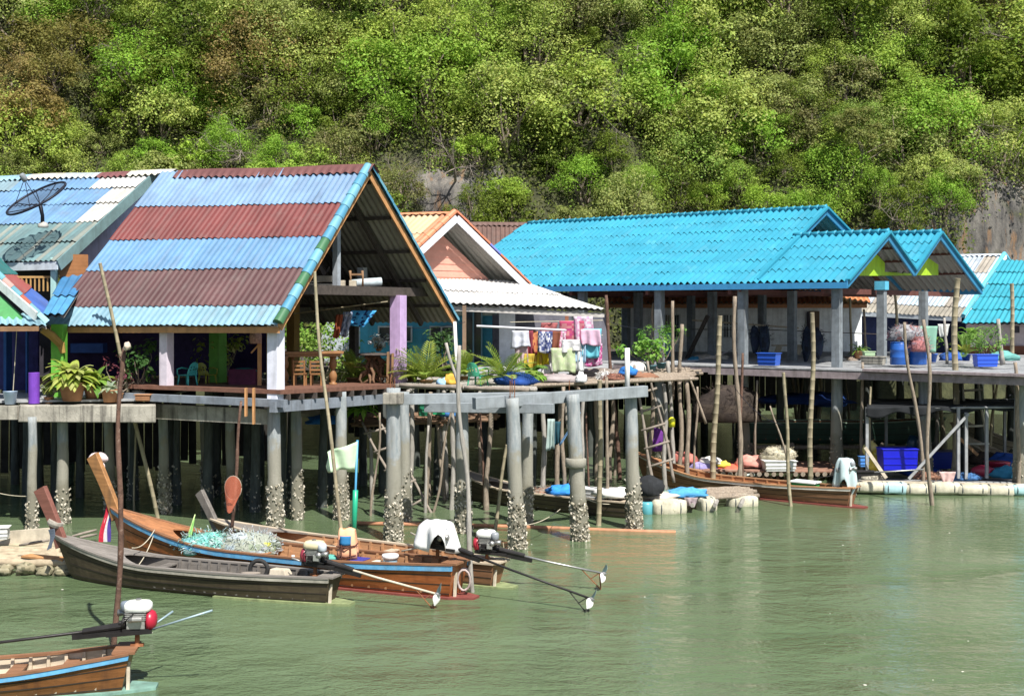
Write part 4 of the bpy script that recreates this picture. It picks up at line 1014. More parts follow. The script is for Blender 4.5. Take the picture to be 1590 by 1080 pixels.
def engine(label,pos,rz,tankc,fanc,tail,tailm,tip=None,cover=None,prop=True,aircap=None,diesel=False,rot=0,tilt=0.05,handles=((1.0,.18,.06),(.9,-.2,.1)),proplen=.13,rud=True,blade=(.62,.66,.66)):
    """engine on the transom: x local points down the tail (away from the hull)"""
    if tip is not None:
        dv=Vector(tip)-Vector(pos); rz=math.atan2(dv.y,dv.x); tail=(math.hypot(dv.x,dv.y)-.12,0,dv.z-.16)
    e=thing('outboard_engine',label,'engine',pos,rz,'long shaft boat engines'); L=True
    mb=MB(); mb.box(V(0,0,.10),(.50,.30,.07)); mb.beam(V(-.30,-.13,.08),V(.55,-.13,.02),.06,.07); mb.beam(V(-.30,.13,.08),V(.55,.13,.02),.06,.07); mb.build('mount_frame',BLKM,e,local=L)
    mb=MB(); mb.lathe(V(0,0,-.22),[(.09,0),(.05,.05),(.045,.25),(.10,.3)],10); mb.beam(V(-.12,0,-.2),V(.12,0,-.2),.1,.05); mb.build('swivel',RUST,e,local=L)
    mb=MB(); mb.box(V(.0,0,.27),(.34,.30,.28)); 
    for i in range(6): mb.box(V(.0,0,.31+i*.035),(.40,.34,.012))
    mb.box(V(.12,-.2,.26),(.14,.14,.14)); mb.tube([V(.1,.16,.30),V(.02,.24,.34),V(-.14,.24,.34)],.05,8); mb.build('engine_block',ALU if not diesel else BLKM,e,local=L,bevel=.01)
    mb=MB(); rows=[]
    for z,k in ((.44,.80),(.47,.97),(.53,1.0),(.59,.96),(.63,.80),(.645,.45)):
        rows.append([V(-.02+.26*k*math.copysign(abs(math.cos(t))**.55,math.cos(t)),.19*k*math.copysign(abs(math.sin(t))**.55,math.sin(t)),z) for t in [2*math.pi*i/20 for i in range(20)]])
    mb.grid(rows,closed=True); mb.add(rows[-1],[tuple(range(20))]); mb.add(rows[0],[tuple(range(19,-1,-1))]); tk=mb.build('fuel_tank',plastic(tankc),e,local=L,smooth=True)
    mb=MB(); mb.lathe(V(-.02,-.02,.645),[(.05,0),(.055,.03),(.0,.035)],10); mb.build('tank_cap',STEEL,tk,local=L)
    mb=MB(); mb.lathe(V(-.20,0,.27),[(.19,0),(.20,.05),(.17,.12),(.10,.16),(.0,.17)],18,axis=(-1,0,.0)); mb.build('fan_cover',plastic(fanc),e,local=L,smooth=True)
    mb=MB(); mb.lathe(V(.24,-.13,.42),[(.09,0),(.11,.02),(.11,.14),(.085,.18),(.0,.19)],14); mb.build('air_filter',plastic(aircap or (.25,.27,.29)),e,local=L,smooth=True)
    mb=MB(); mb.tube([V(.16,-.17,.28),V(.30,-.22,.36),V(.42,-.22,.36)],[.04,.055,.07],10); mb.lathe(V(.18,-.22,.32),[(.0,-.05),(.07,-.04),(.085,.0),(.06,.05),(0,.06)],12,axis=(.2,-1,0)); mb.build('muffler',STEEL,e,local=L,smooth=True)
    mb=MB(); mb.lathe(V(.20,.02,.22),[(.13,0),(.14,.02),(.14,.06),(.05,.08),(.05,.14)],14,axis=(1,0,0)); mb.box(V(-.02,.0,.135),(.44,.24,.05)); mb.box(V(-.02,-.19,.22),(.2,.06,.16)); mb.build('crankcase',BLKM,e,local=L,bevel=.008)
    mb=MB(); mb.tube([V(.10,-.10,.44),V(.16,-.24,.40),V(.05,-.26,.28),V(-.02,-.20,.20)],.014,6); mb.tube([V(-.12,-.12,.45),V(-.22,-.22,.36),V(-.14,-.24,.2),V(.3,-.16,.12)],.011,6); mb.tube([V(.0,.12,.45),V(.1,.25,.38),V(.22,.2,.24)],.012,6); mb.build('fuel_hose',mat('black_hose',(.02,.02,.02),rough=.5),e,local=L,smooth=True)
    for dx,dy,dz in handles:
        mb=MB(); mb.tube([V(-.2,dy*.6,.08),V(-.2-dx,dy*1.6,.08+dz*dx*2)],[.018,.022],8); mb.build('steering_handle',tailm[1],e,local=L,smooth=True)
    # tail: shaft inside a tube, propeller guard and rudder fin
    t=Vector(tail); d=t.normalized(); a=V(.12,0,.16); b=a+t
    mb=MB(); mb.tube([V(.05,0,.20),a+d*.9],[.075,.06],10); mb.beam(a+d*.1-V(0,0,.1),a+d*1.1-V(0,0,.08),.08,.10); mb.build('shaft_housing',BLKM,e,local=L)
    mb=MB(); mb.tube([a,lerp(a,b,.5)+V(0,0,-.02),b],[.032,.028,.026],10); mb.build('tail_shaft',tailm[0],e,local=L,smooth=True)
    if prop:
        for k in range(2):
            mb=MB(); th=rot+math.pi*k; s1=V(0,1,0); up=s1.cross(d).normalized(); if_=s1*math.cos(th)+up*math.sin(th); side=d.cross(if_)
            rows=[]
            for i in range(8):
                f=i/7; wv=.105*math.sin(math.pi*(.16+.84*f)**.9)+.012; tw=.7-.35*f; c=b+d*.06+if_*(.02+proplen*2*f); dv=(side*math.cos(tw)+d*math.sin(tw)); rows.append([c-dv*wv-d*.004,c+dv*wv-d*.004,c+dv*wv+d*.004,c-dv*wv+d*.004])
            mb.grid(rows,closed=True); mb.build('propeller_blade',mat('blade_metal_%d'%k,blade if k==0 else (.13,.20,.19),rough=.4,metal=.2,var=.2),e,local=L)
        mb=MB(); mb.lathe(b,[(.03,0),(.04,.03),(.04,.10),(.0,.14)],10,axis=d); mb.build('propeller_hub',STEEL,e,local=L)
    if rud:
        s1=V(0,1,0); dn=V(0,0,-1); mb=MB(); k0=b-d*.55; kt=b-d*.02+dn*.42
        mb.tube([k0,kt],.014,6); mb.tube([b-d*.05,kt],.018,6); mb.tube([lerp(k0,kt,.5),b-d*.05],.012,6); mb.build('rudder_fin',tailm[0] if tailm[0] is BLKM else RUST,e,local=L)
    return e
BLUEP=mat('boat_blue_paint',(.12,.36,.60),rough=.5,var=.3,scale=4,streak=.3,dirt=(.3,.3,.3)); 
GREYW=hullwood('old_grey_boat_wood',(.17,.155,.14),streak=.5,dirt=(.07,.06,.05)); GREYD=hullwood('pale_grey_boat_deck',(.22,.20,.18)); OLDH=hullwood('algae_stained_hull',(.078,.060,.036),streak=.6,dirt=(.045,.03,.02),rough=.7)
REDW=hullwood('varnished_red_hull',(.33,.105,.035),rough=.32,streak=.35,dirt=(.10,.03,.02)); TANW=hullwood('tan_boat_wood',(.42,.23,.12)); ORW=hullwood('orange_boat_wood',(.37,.165,.075),rough=.5,streak=.35); BRW=hullwood('brown_boat_wood',(.24,.12,.065)); PALEB=hullwood('bleached_boat_wood',(.48,.40,.30))
SKR=mat('faded_red_paint',(.20,.055,.045),rough=.6,var=.3,streak=.3); SKG=mat('algae_green_plank',(.21,.25,.12),rough=.8,var=.4,scale=5); SKT=mat('faded_teal_paint',(.17,.30,.25),rough=.7,var=.35,streak=.3)
POSTR=hullwood('dull_red_post_wood',(.20,.085,.065)); POSTO=hullwood('orange_post_wood',(.33,.165,.065),rough=.5,streak=.4)
A_,Ap,Az=boat('old grey wooden boat with dull red stem post, nearest the log raft',(112,897),(512,935),1.30,.62,1.12,.66,OLDH,GREYW,GREYD,mat('pale_grey_strake',(.34,.32,.27),var=.4),GREYD,SKG,(63,758,33.2,.34),POSTR,ribs=15,seats=(.36,.9),decklen=.34)
B_,Bp,Bz=boat('long varnished boat with blue rubbing strake and tall orange stem post',(196,866),(706,925),1.62,.70,1.42,.86,REDW,TANW,BRW,BLUEP,ORW,SKR,(152,706,36.3,.36),POSTO,ribs=15,decklen=.26,strakeh=.13,seats=(.45,.75,.9))
C_,Cp,Cz=boat('brown weathered boat behind the blue striped boat, with slim grey stem post',(350,856),(768,909),1.30,.66,.92,.62,BRW,TANW,PALEB,None,GREYD,SKG,(318,762,37.2,.26),GREYW,ribs=14,decklen=.30)
D_,Dp,Dz=boat('varnished brown boat with blue strake cut off by the lower left corner',(-395,1075),(192,1069),1.40,.46,1.0,.74,hullwood('dark_varnished_hull',(.20,.085,.03),rough=.35,streak=.5,dirt=(.05,.025,.02)),PALEB,BRW,BLUEP,ORW,SKT,None,ribs=14,strakeh=.09,seats=(.5,.7,.85),Db=22.4,Ds=23.25)
E_,Ep,Ez=boat('grey bleached boat moored behind the row of concrete piles',(712,772),(978,803),1.45,.58,1.20,.55,OLDH,GREYW,PALEB,None,GREYD,None,(678,712,47.4,.30),GREYW,decklen=.30)
F_,Fp,Fz=boat('orange brown boat with white strake beside the white float raft',(1003,752),(1320,786),1.3,.58,1.30,.70,BRW,ORW,TANW,mat('white_strake',(.62,.58,.52),var=.3),ORW,SKR,None,ribs=14,decklen=.14,strakeh=.08)
G_,Gp,Gz=boat('bleached tan boat nearest behind the netted fish raft',(1497,727),(1680,745),1.5,.75,1.75,.8,PALEB,PALEB,PALEB,None,PALEB,None,(1477,655,55.5,.3),PALEB,ribs=12)
I2,Ip2,Iz2=boat('second bleached tan boat further behind the netted fish raft',(1512,705),(1700,716),1.4,.75,1.7,.8,PALEB,PALEB,PALEB,None,PALEB,None,(1496,650,61,.28),PALEB,ribs=12)
I_,Ip,Iz=boat('dark green hulled boat stowed on a log rack under the pavilion',(1450,690),(1150,690),1.5,.95,1.15,.9,mat('dark_green_hull',(.03,.07,.05),rough=.5,var=.3,streak=.3),BRW,mat('pale_green_rail',(.25,.34,.26),var=.3),None,BRW,None,None,lift=1.0,Db=57,Ds=57.5,draft=.1,name='stowed_boat')
tg=thing('log_rack','low rack of logs carrying the dark green boat under the pavilion','rack',P(1300,700,57.5))
for x in (1165,1230,1300,1370,1440):
    mb=MB(); mb.tube([P(x,690,56.4),P(x,690,58.8)],.11,8); mb.build('cross_log',STK(),tg)
for D in (56.8,58.4):
    mb=MB(); mb.tube([P(1150,694,D),P(1460,694,D)],.10,8); mb.build('long_log',STK(),tg)
for x in (1170,1260,1350,1430):
    for D in (56.8,58.4):
        mb=MB(); mb.tube([P(x,697,D),V(P(x,697,D).x,D,-.7)],.09,8); mb.build('rack_leg',STK(),tg)
angA=A_.rotation_euler.z; angB=B_.rotation_euler.z; angC=C_.rotation_euler.z; angF=F_.rotation_euler.z
engine('cream tank engine on the grey boat, its shaft ending in a white blade',Ap(.955,0,.0)+V(-.05,0,.86),angA-.34,(.62,.55,.36),(.25,.03,.05),(3.1,0,-.98),(PWOOD,ALU),tip=P(676,921,29.5),rot=1.9,aircap=(.5,.55,.6),handles=((.35,-.1,.2),),blade=(.82,.82,.80))
engine('black engine under a white cloth on the varnished boat, long black shaft',Bp(.965,0,0)+V(-.1,0,1.15),angB-.22,(.05,.05,.05),(.03,.03,.03),(4.25,0,-1.35),(BLKM,PWOOD),tip=P(915,928,29.2),rot=2.35,diesel=True,handles=((.75,-.1,-.12),(.8,.25,.12)),blade=(.62,.60,.70))
engine('red and white engine at the stern of the weathered brown boat',Cp(.975,0,0)+V(0,0,.80),angC-.1,(.72,.74,.70),(.42,.03,.05),(3.25,0,-.62),(STEEL,BLKM),tip=P(934,889,31.4),rot=2.35,handles=((.3,.1,.2),),blade=(.72,.66,.52))
engine('white tank engine with red fan cover in the lower left corner',V((212-795)*23.3/F,23.35,7.2-(985-480)*23.3/F),math.pi+.06,(.78,.80,.76),(.40,.015,.04),(5.0,0,-.52),(BLKM,mat('blue_grey_pipe',(.27,.36,.40),rough=.5,metal=.3)),prop=False,rud=False,handles=((1.25,.12,.16),(.35,-.35,.3)),aircap=(.17,.20,.24))
engine('grey engine of the orange brown boat, wrapped in pale blue cloth',Fp(.98,0,0)+V(.0,0,1.05),angF+.35,(.4,.42,.44),(.3,.3,.3),(2.6,0,.25),(STEEL,BLKM),prop=False,rud=False,handles=((1.0,.1,-.1),))
# cloth covers
def drape(label,name,c,r,h,seed,col,cat='cloth',skew=(0,0),ang=0,group=None):
    mb=MB(); rows=[]; c=Vector(c); n=40
    for i in range(11):
        f=i/10; row=[]
        for k in range(n):
            t=2*math.pi*k/n; fold=1+(.10+.16*f)*math.sin(t*5+seed)*f+.10*math.sin(t*9+seed*2)*f
            rad=(min(1,f*1.9)**.6*.8+.28*f)*fold; z=-h*max(0,(f-.32)/.68)**1.15*(1+.30*math.cos(t*4.0+seed)+.16*math.sin(t*3+seed*2)+.10*math.sin(t*7))
            x,y=rad*r[0]*math.cos(t),rad*r[1]*math.sin(t); z+=.05*noise.noise(V(x*5,y*5,seed))
            row.append(c+V(x*math.cos(ang)-y*math.sin(ang)+skew[0]*f,x*math.sin(ang)+y*math.cos(ang)+skew[1]*f,z))
        rows.append(row)
    mb.grid(rows,closed=True); return tag(mb.build(name,cloth_m(col),smooth=True,solid=.012),label,cat,group)
pe=Bp(.965,0,0)+V(-.1,0,1.15)
drape('white cloth thrown over the black engine of the varnished boat','cloth_cover',pe+V(-.02,0,.70),(.50,.40),.55,1.0,(.80,.80,.80),ang=angB)
pf=Fp(.98,0,0)+V(0,0,1.05)
drape('pale blue cloth hanging over the engine of the orange brown boat','cloth_cover',pf+V(0,0,.68),(.36,.34),.95,2.2,(.55,.68,.70),ang=angF)
pd=V((212-795)*23.3/F,23.35,7.2-(985-480)*23.3/F)
# ---- things in the boats ----
def tubeobj(name,label,cat,pts,r,m,group=None,n=8):
    mb=MB(); mb.tube(pts,r,n); return tag(mb.build(name,m,smooth=True),label,cat,group)
# ribbons on the orange stem post
for k,(c_r,dx,lab) in enumerate((((.62,.04,.07),-.06,'red'),((.80,.79,.80),.02,'white'),((.12,.08,.38),.10,'violet blue'))):
    mb=MB(); rows=[]
    for i in range(12):
        f=i/11; z=P(170,772+f*66,36.0).z; x=P(172-f*10,800,35.8).x+dx+.03*math.sin(f*6+k); rows.append([V(x-.05-.02*f,35.75+.03*math.sin(f*5+k),z),V(x+.05+.02*f,35.72+.03*math.cos(f*4+k),z)])
    mb.grid(rows); tag(mb.build('ribbon',cloth_m(c_r),solid=.01),lab+' ribbon hanging from the tall orange stem post','ribbon','ribbons on the stem post')
mb=MB(); mb.blob(P(153,711,36.3),(.30,.16,.17),seed=4,amp=.25,flat=False); mb.blob(P(159,727,36.2),(.08,.06,.16),seed=5,flat=False); tag(mb.build('cloth_wrap',cloth_m((.74,.62,.62)),smooth=True),'pinkish white cloth wrapped on top of the tall orange stem post','cloth')
mb=MB(); mb.lathe(P(86,812,33.0),[(.2,-.07),(.22,0),(.2,.07)],12,axis=(.35,0,.9)); tag(mb.build('rope_band',mat('old_rope',(.30,.28,.24),var=.4,bump=.4)),'grey rope band tied round the foot of the dull red stem post','rope')
mb=MB(); rows=[]
for i in range(9):
    f=i/8; rows.append([P(75+3*math.sin(f*4),822+f*32,32.6),P(84-2*f+2*math.sin(f*5),820+f*30,32.5)])
mb.grid(rows); tag(mb.build('rag',cloth_m((.17,.20,.26)),solid=.012),'dark blue rag hanging from the bow of the old grey boat','rag')
# net heap with two flags in boat B
nb_=Bp(.335,0,.55); hp=thing('net_heap','heap of turquoise and grey fishing net in the bow of the varnished boat','fishing net',nb_)
def netcol(pal,seed):
    rr=random.Random(seed); return lambda i,k: pal[int(abs(noise.noise(V(i*.5,k*.4,seed)))*len(pal)*2.2)%len(pal)]
def fuzz(mb,c,r,n,pal,seed,ln=.25,w=.012):
    rr=random.Random(seed); c=Vector(c)
    for i in range(n):
        d=V(rr.gauss(0,1),rr.gauss(0,1),abs(rr.gauss(0,.8))).normalized(); p=c+V(d.x*r[0],d.y*r[1],d.z*r[2])*rr.uniform(.85,1.08); t=V(rr.gauss(0,1),rr.gauss(0,1),rr.gauss(0,.6)).normalized(); q=p+t*ln*rr.uniform(.5,1); m=(p+q)/2+d*ln*.25; n_=d.cross(t).normalized()*w
        mb.add([p,m-n_,q,m+n_],[(0,1,2,3)],pal[rr.randrange(len(pal))])
NETM=attr_mat('fishing_net',rough=.85,var=.4,scale=14,bump=.8,trans=.1)
TQN=[(.16,.48,.42),(.22,.5,.5),(.35,.5,.5),(.18,.36,.3)]; GRN=[(.33,.36,.30),(.42,.48,.50),(.25,.30,.22),(.36,.44,.48)]
mb=MB(); mb.blob(nb_+V(-.55,.05,.05),(.75,.55,.42),seed=2,cf=netcol(TQN,3)); fuzz(mb,nb_+V(-.55,.05,.05),(.8,.58,.45),500,TQN+[(.5,.6,.6)],4); mb.build('teal_net',NETM,hp,smooth=True)
mb=MB(); mb.blob(nb_+V(.55,-.05,.0),(.95,.6,.50),seed=7,cf=netcol(GRN,5)); fuzz(mb,nb_+V(.55,-.05,.0),(1.0,.62,.55),600,GRN+[(.5,.55,.6)],6); mb.build('grey_net',NETM,hp,smooth=True)
mb=MB(); mb.blob(nb_+V(1.15,-.25,.16),(.18,.14,.12),seed=9,col=(.5,.5,.05)); mb.blob(nb_+V(.9,-.3,.28),(.12,.1,.09),seed=10,col=(.35,.06,.25)); mb.blob(nb_+V(1.3,-.2,.06),(.12,.12,.1),seed=11,col=(.55,.55,.1)); mb.build('net_floats',attr_mat('float_plastic',rough=.4),hp,smooth=True)
def flag(label,pole,clothpts,D,mpole,colf,r=.02,name='flag',mp2=None):
    e=thing(name,label,'flag',P(pole[1][0],pole[1][1],D)); mb=MB(); mb.tube([P(pole[0][0],pole[0][1],D),P(pole[1][0],pole[1][1],D)],r,8); po=mb.build('flag_pole',mpole,e,smooth=True)
    if mp2:
        mb=MB(); mb.tube([P(lerp(pole[0][0],pole[1][0],f),lerp(pole[0][1],pole[1][1],f),D-.01) for f in (.5,.7,1)],r*2.4,8); mb.build('pole_wrap',mp2,po,smooth=True)
    (x0,y0),(x1,y1),(x2,y2),(x3,y3)=clothpts; rows=[]
    for i in range(13):
        f=i/12; row=[]
        for k in range(9):
            g=k/8; x=lerp(lerp(x0,x1,f),lerp(x3,x2,f),g)+1.5*math.sin(g*7)*f; y=lerp(lerp(y0,y1,f),lerp(y3,y2,f),g)+2.2*math.sin(f*6+g*2)*f
            row.append(P(x,y,D-.05)+V(0,.10*math.sin(f*9+g*3)*f,0))
        rows.append(row)
    mb=MB(); mb.grid(rows); mb.build('flag_cloth',cloth_m(colf),e,smooth=True,solid=.008); return e
flag('pale mint flag on a blue pole with green wrapped foot',((555,683),(549,838)),((555,685),(508,702),(509,731),(551,729)),33.0,plastic((.08,.32,.55)),(.60,.78,.55),.03,mp2=plastic((.02,.36,.20)))
flag('lime green folded flag standing beside the net heap',((303,798),(283,856)),((303,799),(297,815),(280,856),(296,842)),34.0,plastic((.4,.5,.2)),(.38,.70,.22),.015)
# life vest on an upright board
lv=thing('life_vest','orange life vest with blue patch hung on a board in the varnished boat','life vest',P(538,868,32.3)); D=32.3
mb=MB(); mb.beam(P(534,881,D),P(536,820,D),.11,.17,up=(1,0,0)); tag(mb.build('upright_board',OWOOD),'upright orange board in the boat carrying the life vest','board')
mb=MB(); rows=[]
for i in range(15):
    f=i/14; t=math.pi*f; row=[]
    yy=-.17*math.cos(t); zz=.10*math.sin(t)**.5; s=max(0,abs(f-.5)*2-.25)/.75; hh=-s*.62
    for k in range(9):
        g=k/8-.5; wv=.40*(1+.25*s); th=.05*math.cos(g*math.pi)
        row.append(P(539,828,D)+V(g*wv+.03*s,yy*(1+.5*math.cos(g*3))-math.copysign(th,.5-f)*0,zz+hh+.02*math.sin(g*9)))
    rows.append(row)
mb.grid(rows); v1=mb.build('vest_foam',mcol('vest',(.78,.40,.24),rough=.8,var=.2),lv,smooth=True,solid=.09,bevel=.0)
mb=MB(); mb.grid([[P(530+k*4.2,829+i*3.4,D)+V(0,-.245-.05*math.sin(math.pi*k/4)-.012*i,.0) for k in range(5)] for i in range(5)]); mb.build('blue_patch',cloth_m((.04,.20,.42)),lv,smooth=True,solid=.02)
mb=MB()
for y in (845,860):
    c0=P(539,y,D); mb.tube([c0+V(-.25,-.24,0),c0+V(0,-.36,-.01),c0+V(.25,-.24,.02),c0+V(.27,.1,.02)],.018,6)
for x in (533,547): mb.tube([P(x,842,D)+V(0,-.34,0),P(x,862,D)+V(0,-.36,0)],.015,6)
mb.build('strap',cloth_m((.13,.06,.05)),lv)
def pot(name,label,cat,c,prof,m,n=16,group=None,lid=None):
    e=thing(name,label,cat,c,0,group); mb=MB(); mb.lathe(V(0,0,0),prof,n); mb.build('body',m,e,local=True,smooth=True)
    if lid: mb=MB(); mb.lathe(V(0,0,0),lid[0],n); mb.build('lid',lid[1],e,local=True,smooth=True)
    return e
pot('bucket','white plastic bucket with pale blue side near the stern of the varnished boat','bucket',P(606,880,32.0)-V(0,0,.05),[(.17,0),(.2,.3),(.2,.31)],plastic((.42,.66,.80)),lid=([(.22,.28),(.225,.36),(.21,.39),(.0,.39)],plastic((.78,.78,.76))))
pot('bottle','clear plastic jug beside the cream tank engine','jug',P(455,878,32.6)-V(0,0,.05),[(.09,0),(.1,.04),(.1,.22),(.05,.29),(.04,.34),(.0,.34)],plastic((.55,.57,.58)))
def crate(name,label,cat,*a,**k):
    if not isinstance(cat,str): a=(cat,)+a; cat=name.split('_')[-1]
    return crate_(name,label,cat,*a,**k)
def crate_(name,label,cat,c,size,rz,m,lidm=None,group=None,taper=.9,handle=True):
    e=thing(name,label,cat,c,rz,group); x,y,z=[s/2 for s in size]; z*=2; mb=MB(); k=taper
    mb.hexa([V(-x*k,-y*k,0),V(x*k,-y*k,0),V(x*k,y*k,0),V(-x*k,y*k,0),V(-x,-y,z),V(x,-y,z),V(x,y,z),V(-x,y,z)]); mb.build('body',m,e,local=True,bevel=.02)
    mb=MB(); mb.box(V(0,0,z+.012),(2*x+.07,2*y+.07,.06 if lidm else .03)); mb.build('lid' if lidm else 'rim',lidm or m,e,local=True,bevel=.01)
    if lidm is None:
        mb=MB()
        for q in (.3,.62):
            mb.box(V(0,-y*lerp(k,1,q)-.005,z*q),(2*x*.96,.04,.03)); mb.box(V(0,y*lerp(k,1,q)+.005,z*q),(2*x*.96,.04,.03))
        mb.build('side_rib',m,e,local=True)
    return e
crate('crate','blue tray under a yellow pad left of the life vest board','crate',P(510,880,32.4),(.75,.5,.12),angB,plastic((.02,.04,.36)))
mb=MB(); mb.blob(P(510,871,32.4),(.38,.26,.10),seed=3,amp=.2); tag(mb.build('yellow_pad',cloth_m((.55,.50,.06)),smooth=True),'yellow folded pad on the blue tray beside the life vest','pad')
mb=MB(); mb.blob(P(512,866,32.3),(.26,.18,.09),seed=8,amp=.2); tag(mb.build('teal_cushion',cloth_m((.12,.40,.34)),smooth=True),'teal folded cloth lying on the yellow pad','cloth')
crate('crate','violet blue box right of the life vest board','crate',P(556,880,32.2),(.40,.4,.2),angB,plastic((.05,.05,.30)))
pot('plastic_bowl','cream plastic tub beside the white bucket in the varnished boat','tub',P(584,883,32.1)-V(0,0,.02),[(.12,0),(.19,.2),(.15,.24),(0,.24)],plastic((.70,.66,.52)))
crate('cooler','green cool box with white lid at the stern of the orange brown boat','cool box',Fp(.80,.0,.44),(.95,.55,.30),angF,plastic((.03,.38,.10)),plastic((.75,.8,.78)))
mb=MB(); n=20
ty=P(402,883,30.95); mb.grid([[ty+V((.22+.055*math.cos(u))*math.cos(t),.055*math.sin(u)-.0,(.22+.055*math.cos(u))*math.sin(t)) for u in [2*math.pi*j/8 for j in range(8)]] for t in [2*math.pi*i/n for i in range(n+1)]],closed=True); tag(mb.build('tyre_fender',mat('tyre_rubber',(.03,.03,.03),rough=.8),smooth=True),'black tyre fender between the grey boat and the blue strake','tyre')
mb=MB(); a=Ap(.72,-.7,.62);b=Ap(.52,-.6,.6); mb.tube([b,a],.018,6); mb.blob(a+V(.18,0,.03),(.26,.10,.03),amp=.05,flat=False); tag(mb.build('paddle',PALE,smooth=True),'bleached wooden paddle lying on the side of the old grey boat','paddle')
mb=MB(); mb.hexa([Ap(.80,-.5,.60),Ap(.86,-.5,.60),Ap(.86,.2,.60),Ap(.80,.2,.60),Ap(.80,-.4,.76),Ap(.85,-.4,.76),Ap(.85,.15,.74),Ap(.80,.15,.74)]); tag(mb.build('wooden_block',PWOOD,bevel=.02),'pale wooden box near the stern of the old grey boat','box')
# ropes
ROPE=mat('pale_rope',(.50,.45,.34),var=.25,bump=.3)
def sag(a,b,s,n=10): return [lerp(a,b,i/n)-V(0,0,s*4*(i/n)*(1-i/n)) for i in range(n+1)]
for k,(p,q,s,lab) in enumerate([(P(240,822,33.5),P(205,850,32),.15,'mooring rope from the varnished bow across to the grey boat'),(P(238,832,33.5),P(212,880,31.6),.1,'second rope from the varnished bow down into the grey boat'),(P(460,885,31.2),P(430,905,31.2),.05,'short rope between the blue strake and the grey stern'),(P(-10,763,41),P(48,770,40.2),.05,'pale line stretched to the square pile at the far left'),(P(815,815,37),P(870,790,40),.1,'slack line hanging between two middle piles'),(P(888,760,42),P(950,782,42.3),.15,'slack rope along the side of the bleached boat')]):
    mb=MB(); mb.tube(sag(p,q,s),.014,6); tag(mb.build('rope',ROPE,smooth=True),lab,'rope','mooring ropes')
mb=MB(); c0=Bp(1.0,.2,.55); pts=[]
for i in range(26):
    t=i/25*4*math.pi; pts.append(c0+V(.20+.16*math.sin(t),-.15+.1*math.cos(t*.5),-.02+.30*math.cos(t)*.9-.1))
mb.tube(pts,.028,7); tag(mb.build('hose_coil',mat('pinkish_hose',(.44,.36,.34),rough=.6),smooth=True),'pinkish hose coiled on the stern of the varnished boat','hose')
# ================================================================ PIER FRAME, POLES, PLATFORMS, CLUTTER
pf_=thing('pier_frame','row of bare concrete piles joined by grey beams in front of the orange house','pier',P(800,612,38))
for k,(x0,y0,x1,y1,wp,n,jc) in enumerate([(611,612,611,839,25,420,0),(627,618,628,812,20,220,0),(716,625,720,826,23,380,0),(795,628,804,851,24,420,0),(820,630,816,815,20,240,0),(889,622,901,838,24,400,1),(979,612,985,821,22,360,0)]):
    D=WD(y1); o=pile(pf_,P(x0,y0-10,D),P(x1,y1,D),wp/2*D/F,n,1.45,seed=300+k)
    if jc:
        mb=MB(); c0=P(894,718,D); mb.lathe(c0,[(.30,-.14),(.33,-.12),(.33,.12),(.30,.14)],16); mb.build('collar',pile_mat(),pf_,smooth=True)
BEAM=mat('grey_concrete_beam',(.25,.28,.30),rough=.9,var=.3,scale=2,bump=.4,streak=.35)
for p,q,w_,h_ in ((P(600,620,38.2),P(850,616,39.6),.25,.33),(P(736,626,36.9),P(1003,607,40.0),.25,.36),(P(660,632,38.6),P(860,634,37.4),.2,.3)):
    mb=MB(); mb.beam(p,q,w_,h_); mb.build('beam',BEAM,pf_,bevel=.015)
mb=MB(); mb.box(P(611,618,37.9),(.62,.5,.34)); mb.build('pile_cap',CONC,pf_,bevel=.02)
for k,(x,y,D) in enumerate(((606,607,38),(613,607,38),(792,612,37),(799,612,37),(884,612,39),(795,605,37.2))):
    mb=MB(); mb.tube([P(x,y-22,D),P(x,y+6,D)],.014,5); mb.build('rebar',RUST,pf_)
mb=MB(); mb.tube([P(974,540,40.2),P(974,612,40.2)],.085,10); tag(mb.build('white_pipe',plastic((.70,.71,.70)),smooth=True),'white plastic pipe standing up from the right end of the pier beam','pipe')
mb=MB(); mb.tube(wobble(P(556,811,41.0),P(1053,826,39.6),10,.12,5),.075,8); tag(mb.build('floating_pipe',mat('rusty_orange_pipe',(.42,.20,.11),rough=.6,var=.3,streak=.3),smooth=True),'long rusty orange pipe floating on the water between the concrete piles','pipe')
# ---- poles ----
pole('thick red brown mooring pole in front of the old grey boat, knotted at the top',[(197,540),(177,1003)],11,'dark',name='mooring_pole')
mb=MB(); mb.blob(P(197,538,26),(.075,.07,.08),seed=3,amp=.5,flat=False); tag(mb.build('pole_wrap',mat('pale_frayed_rope',(.5,.42,.34),var=.4),smooth=True),'frayed pale rope tied round the head of the red brown mooring pole','rope')
pole('long bamboo leaning against the striped roof eave beside the terrace',[(157,408),(243,802)],8,'bamboo',D=(41.2,42.2))
pole('thin pale rod behind the leaning bamboo under the left terrace',[(214,624),(208,792)],4,'bamboo')
pole('knobbly stick standing in the varnished boat with a landing net on it',[(375,622),(357,850)],7,'dark',D=35.6,sink=0)
pole('long slender bamboo standing in the varnished boat, taller than the loft beam',[(487,422),(534,868)],7,'bamboo',D=(33,32.4),sink=0)
pole('pale stick leaning past the pile toward the bleached boat bow',[(706,615),(672,795)],5,'stick')
pole('pale grey pole rising in front of the second pile, reaching past the white downpipe',[(712,536),(733,918)],10,'grey')
pole('forked driftwood branch beside the white downpipe',[(692,532),(718,620)],7,'grey',D=40,sink=0)
pole('slender bamboo leaning beside the tallest middle pile',[(787,690),(769,821)],7,'bamboo')
pole('straight bamboo between the last two piles of the pier frame',[(932,590),(930,815)],10,'bamboo')
pole('thin grey stick just right of the straight bamboo in the pier frame',[(943,585),(940,803)],7,'stick',D=42.6)
pole('brown rough pole standing in front of the hanging laundry',[(943,458),(962,745)],8,'dark')
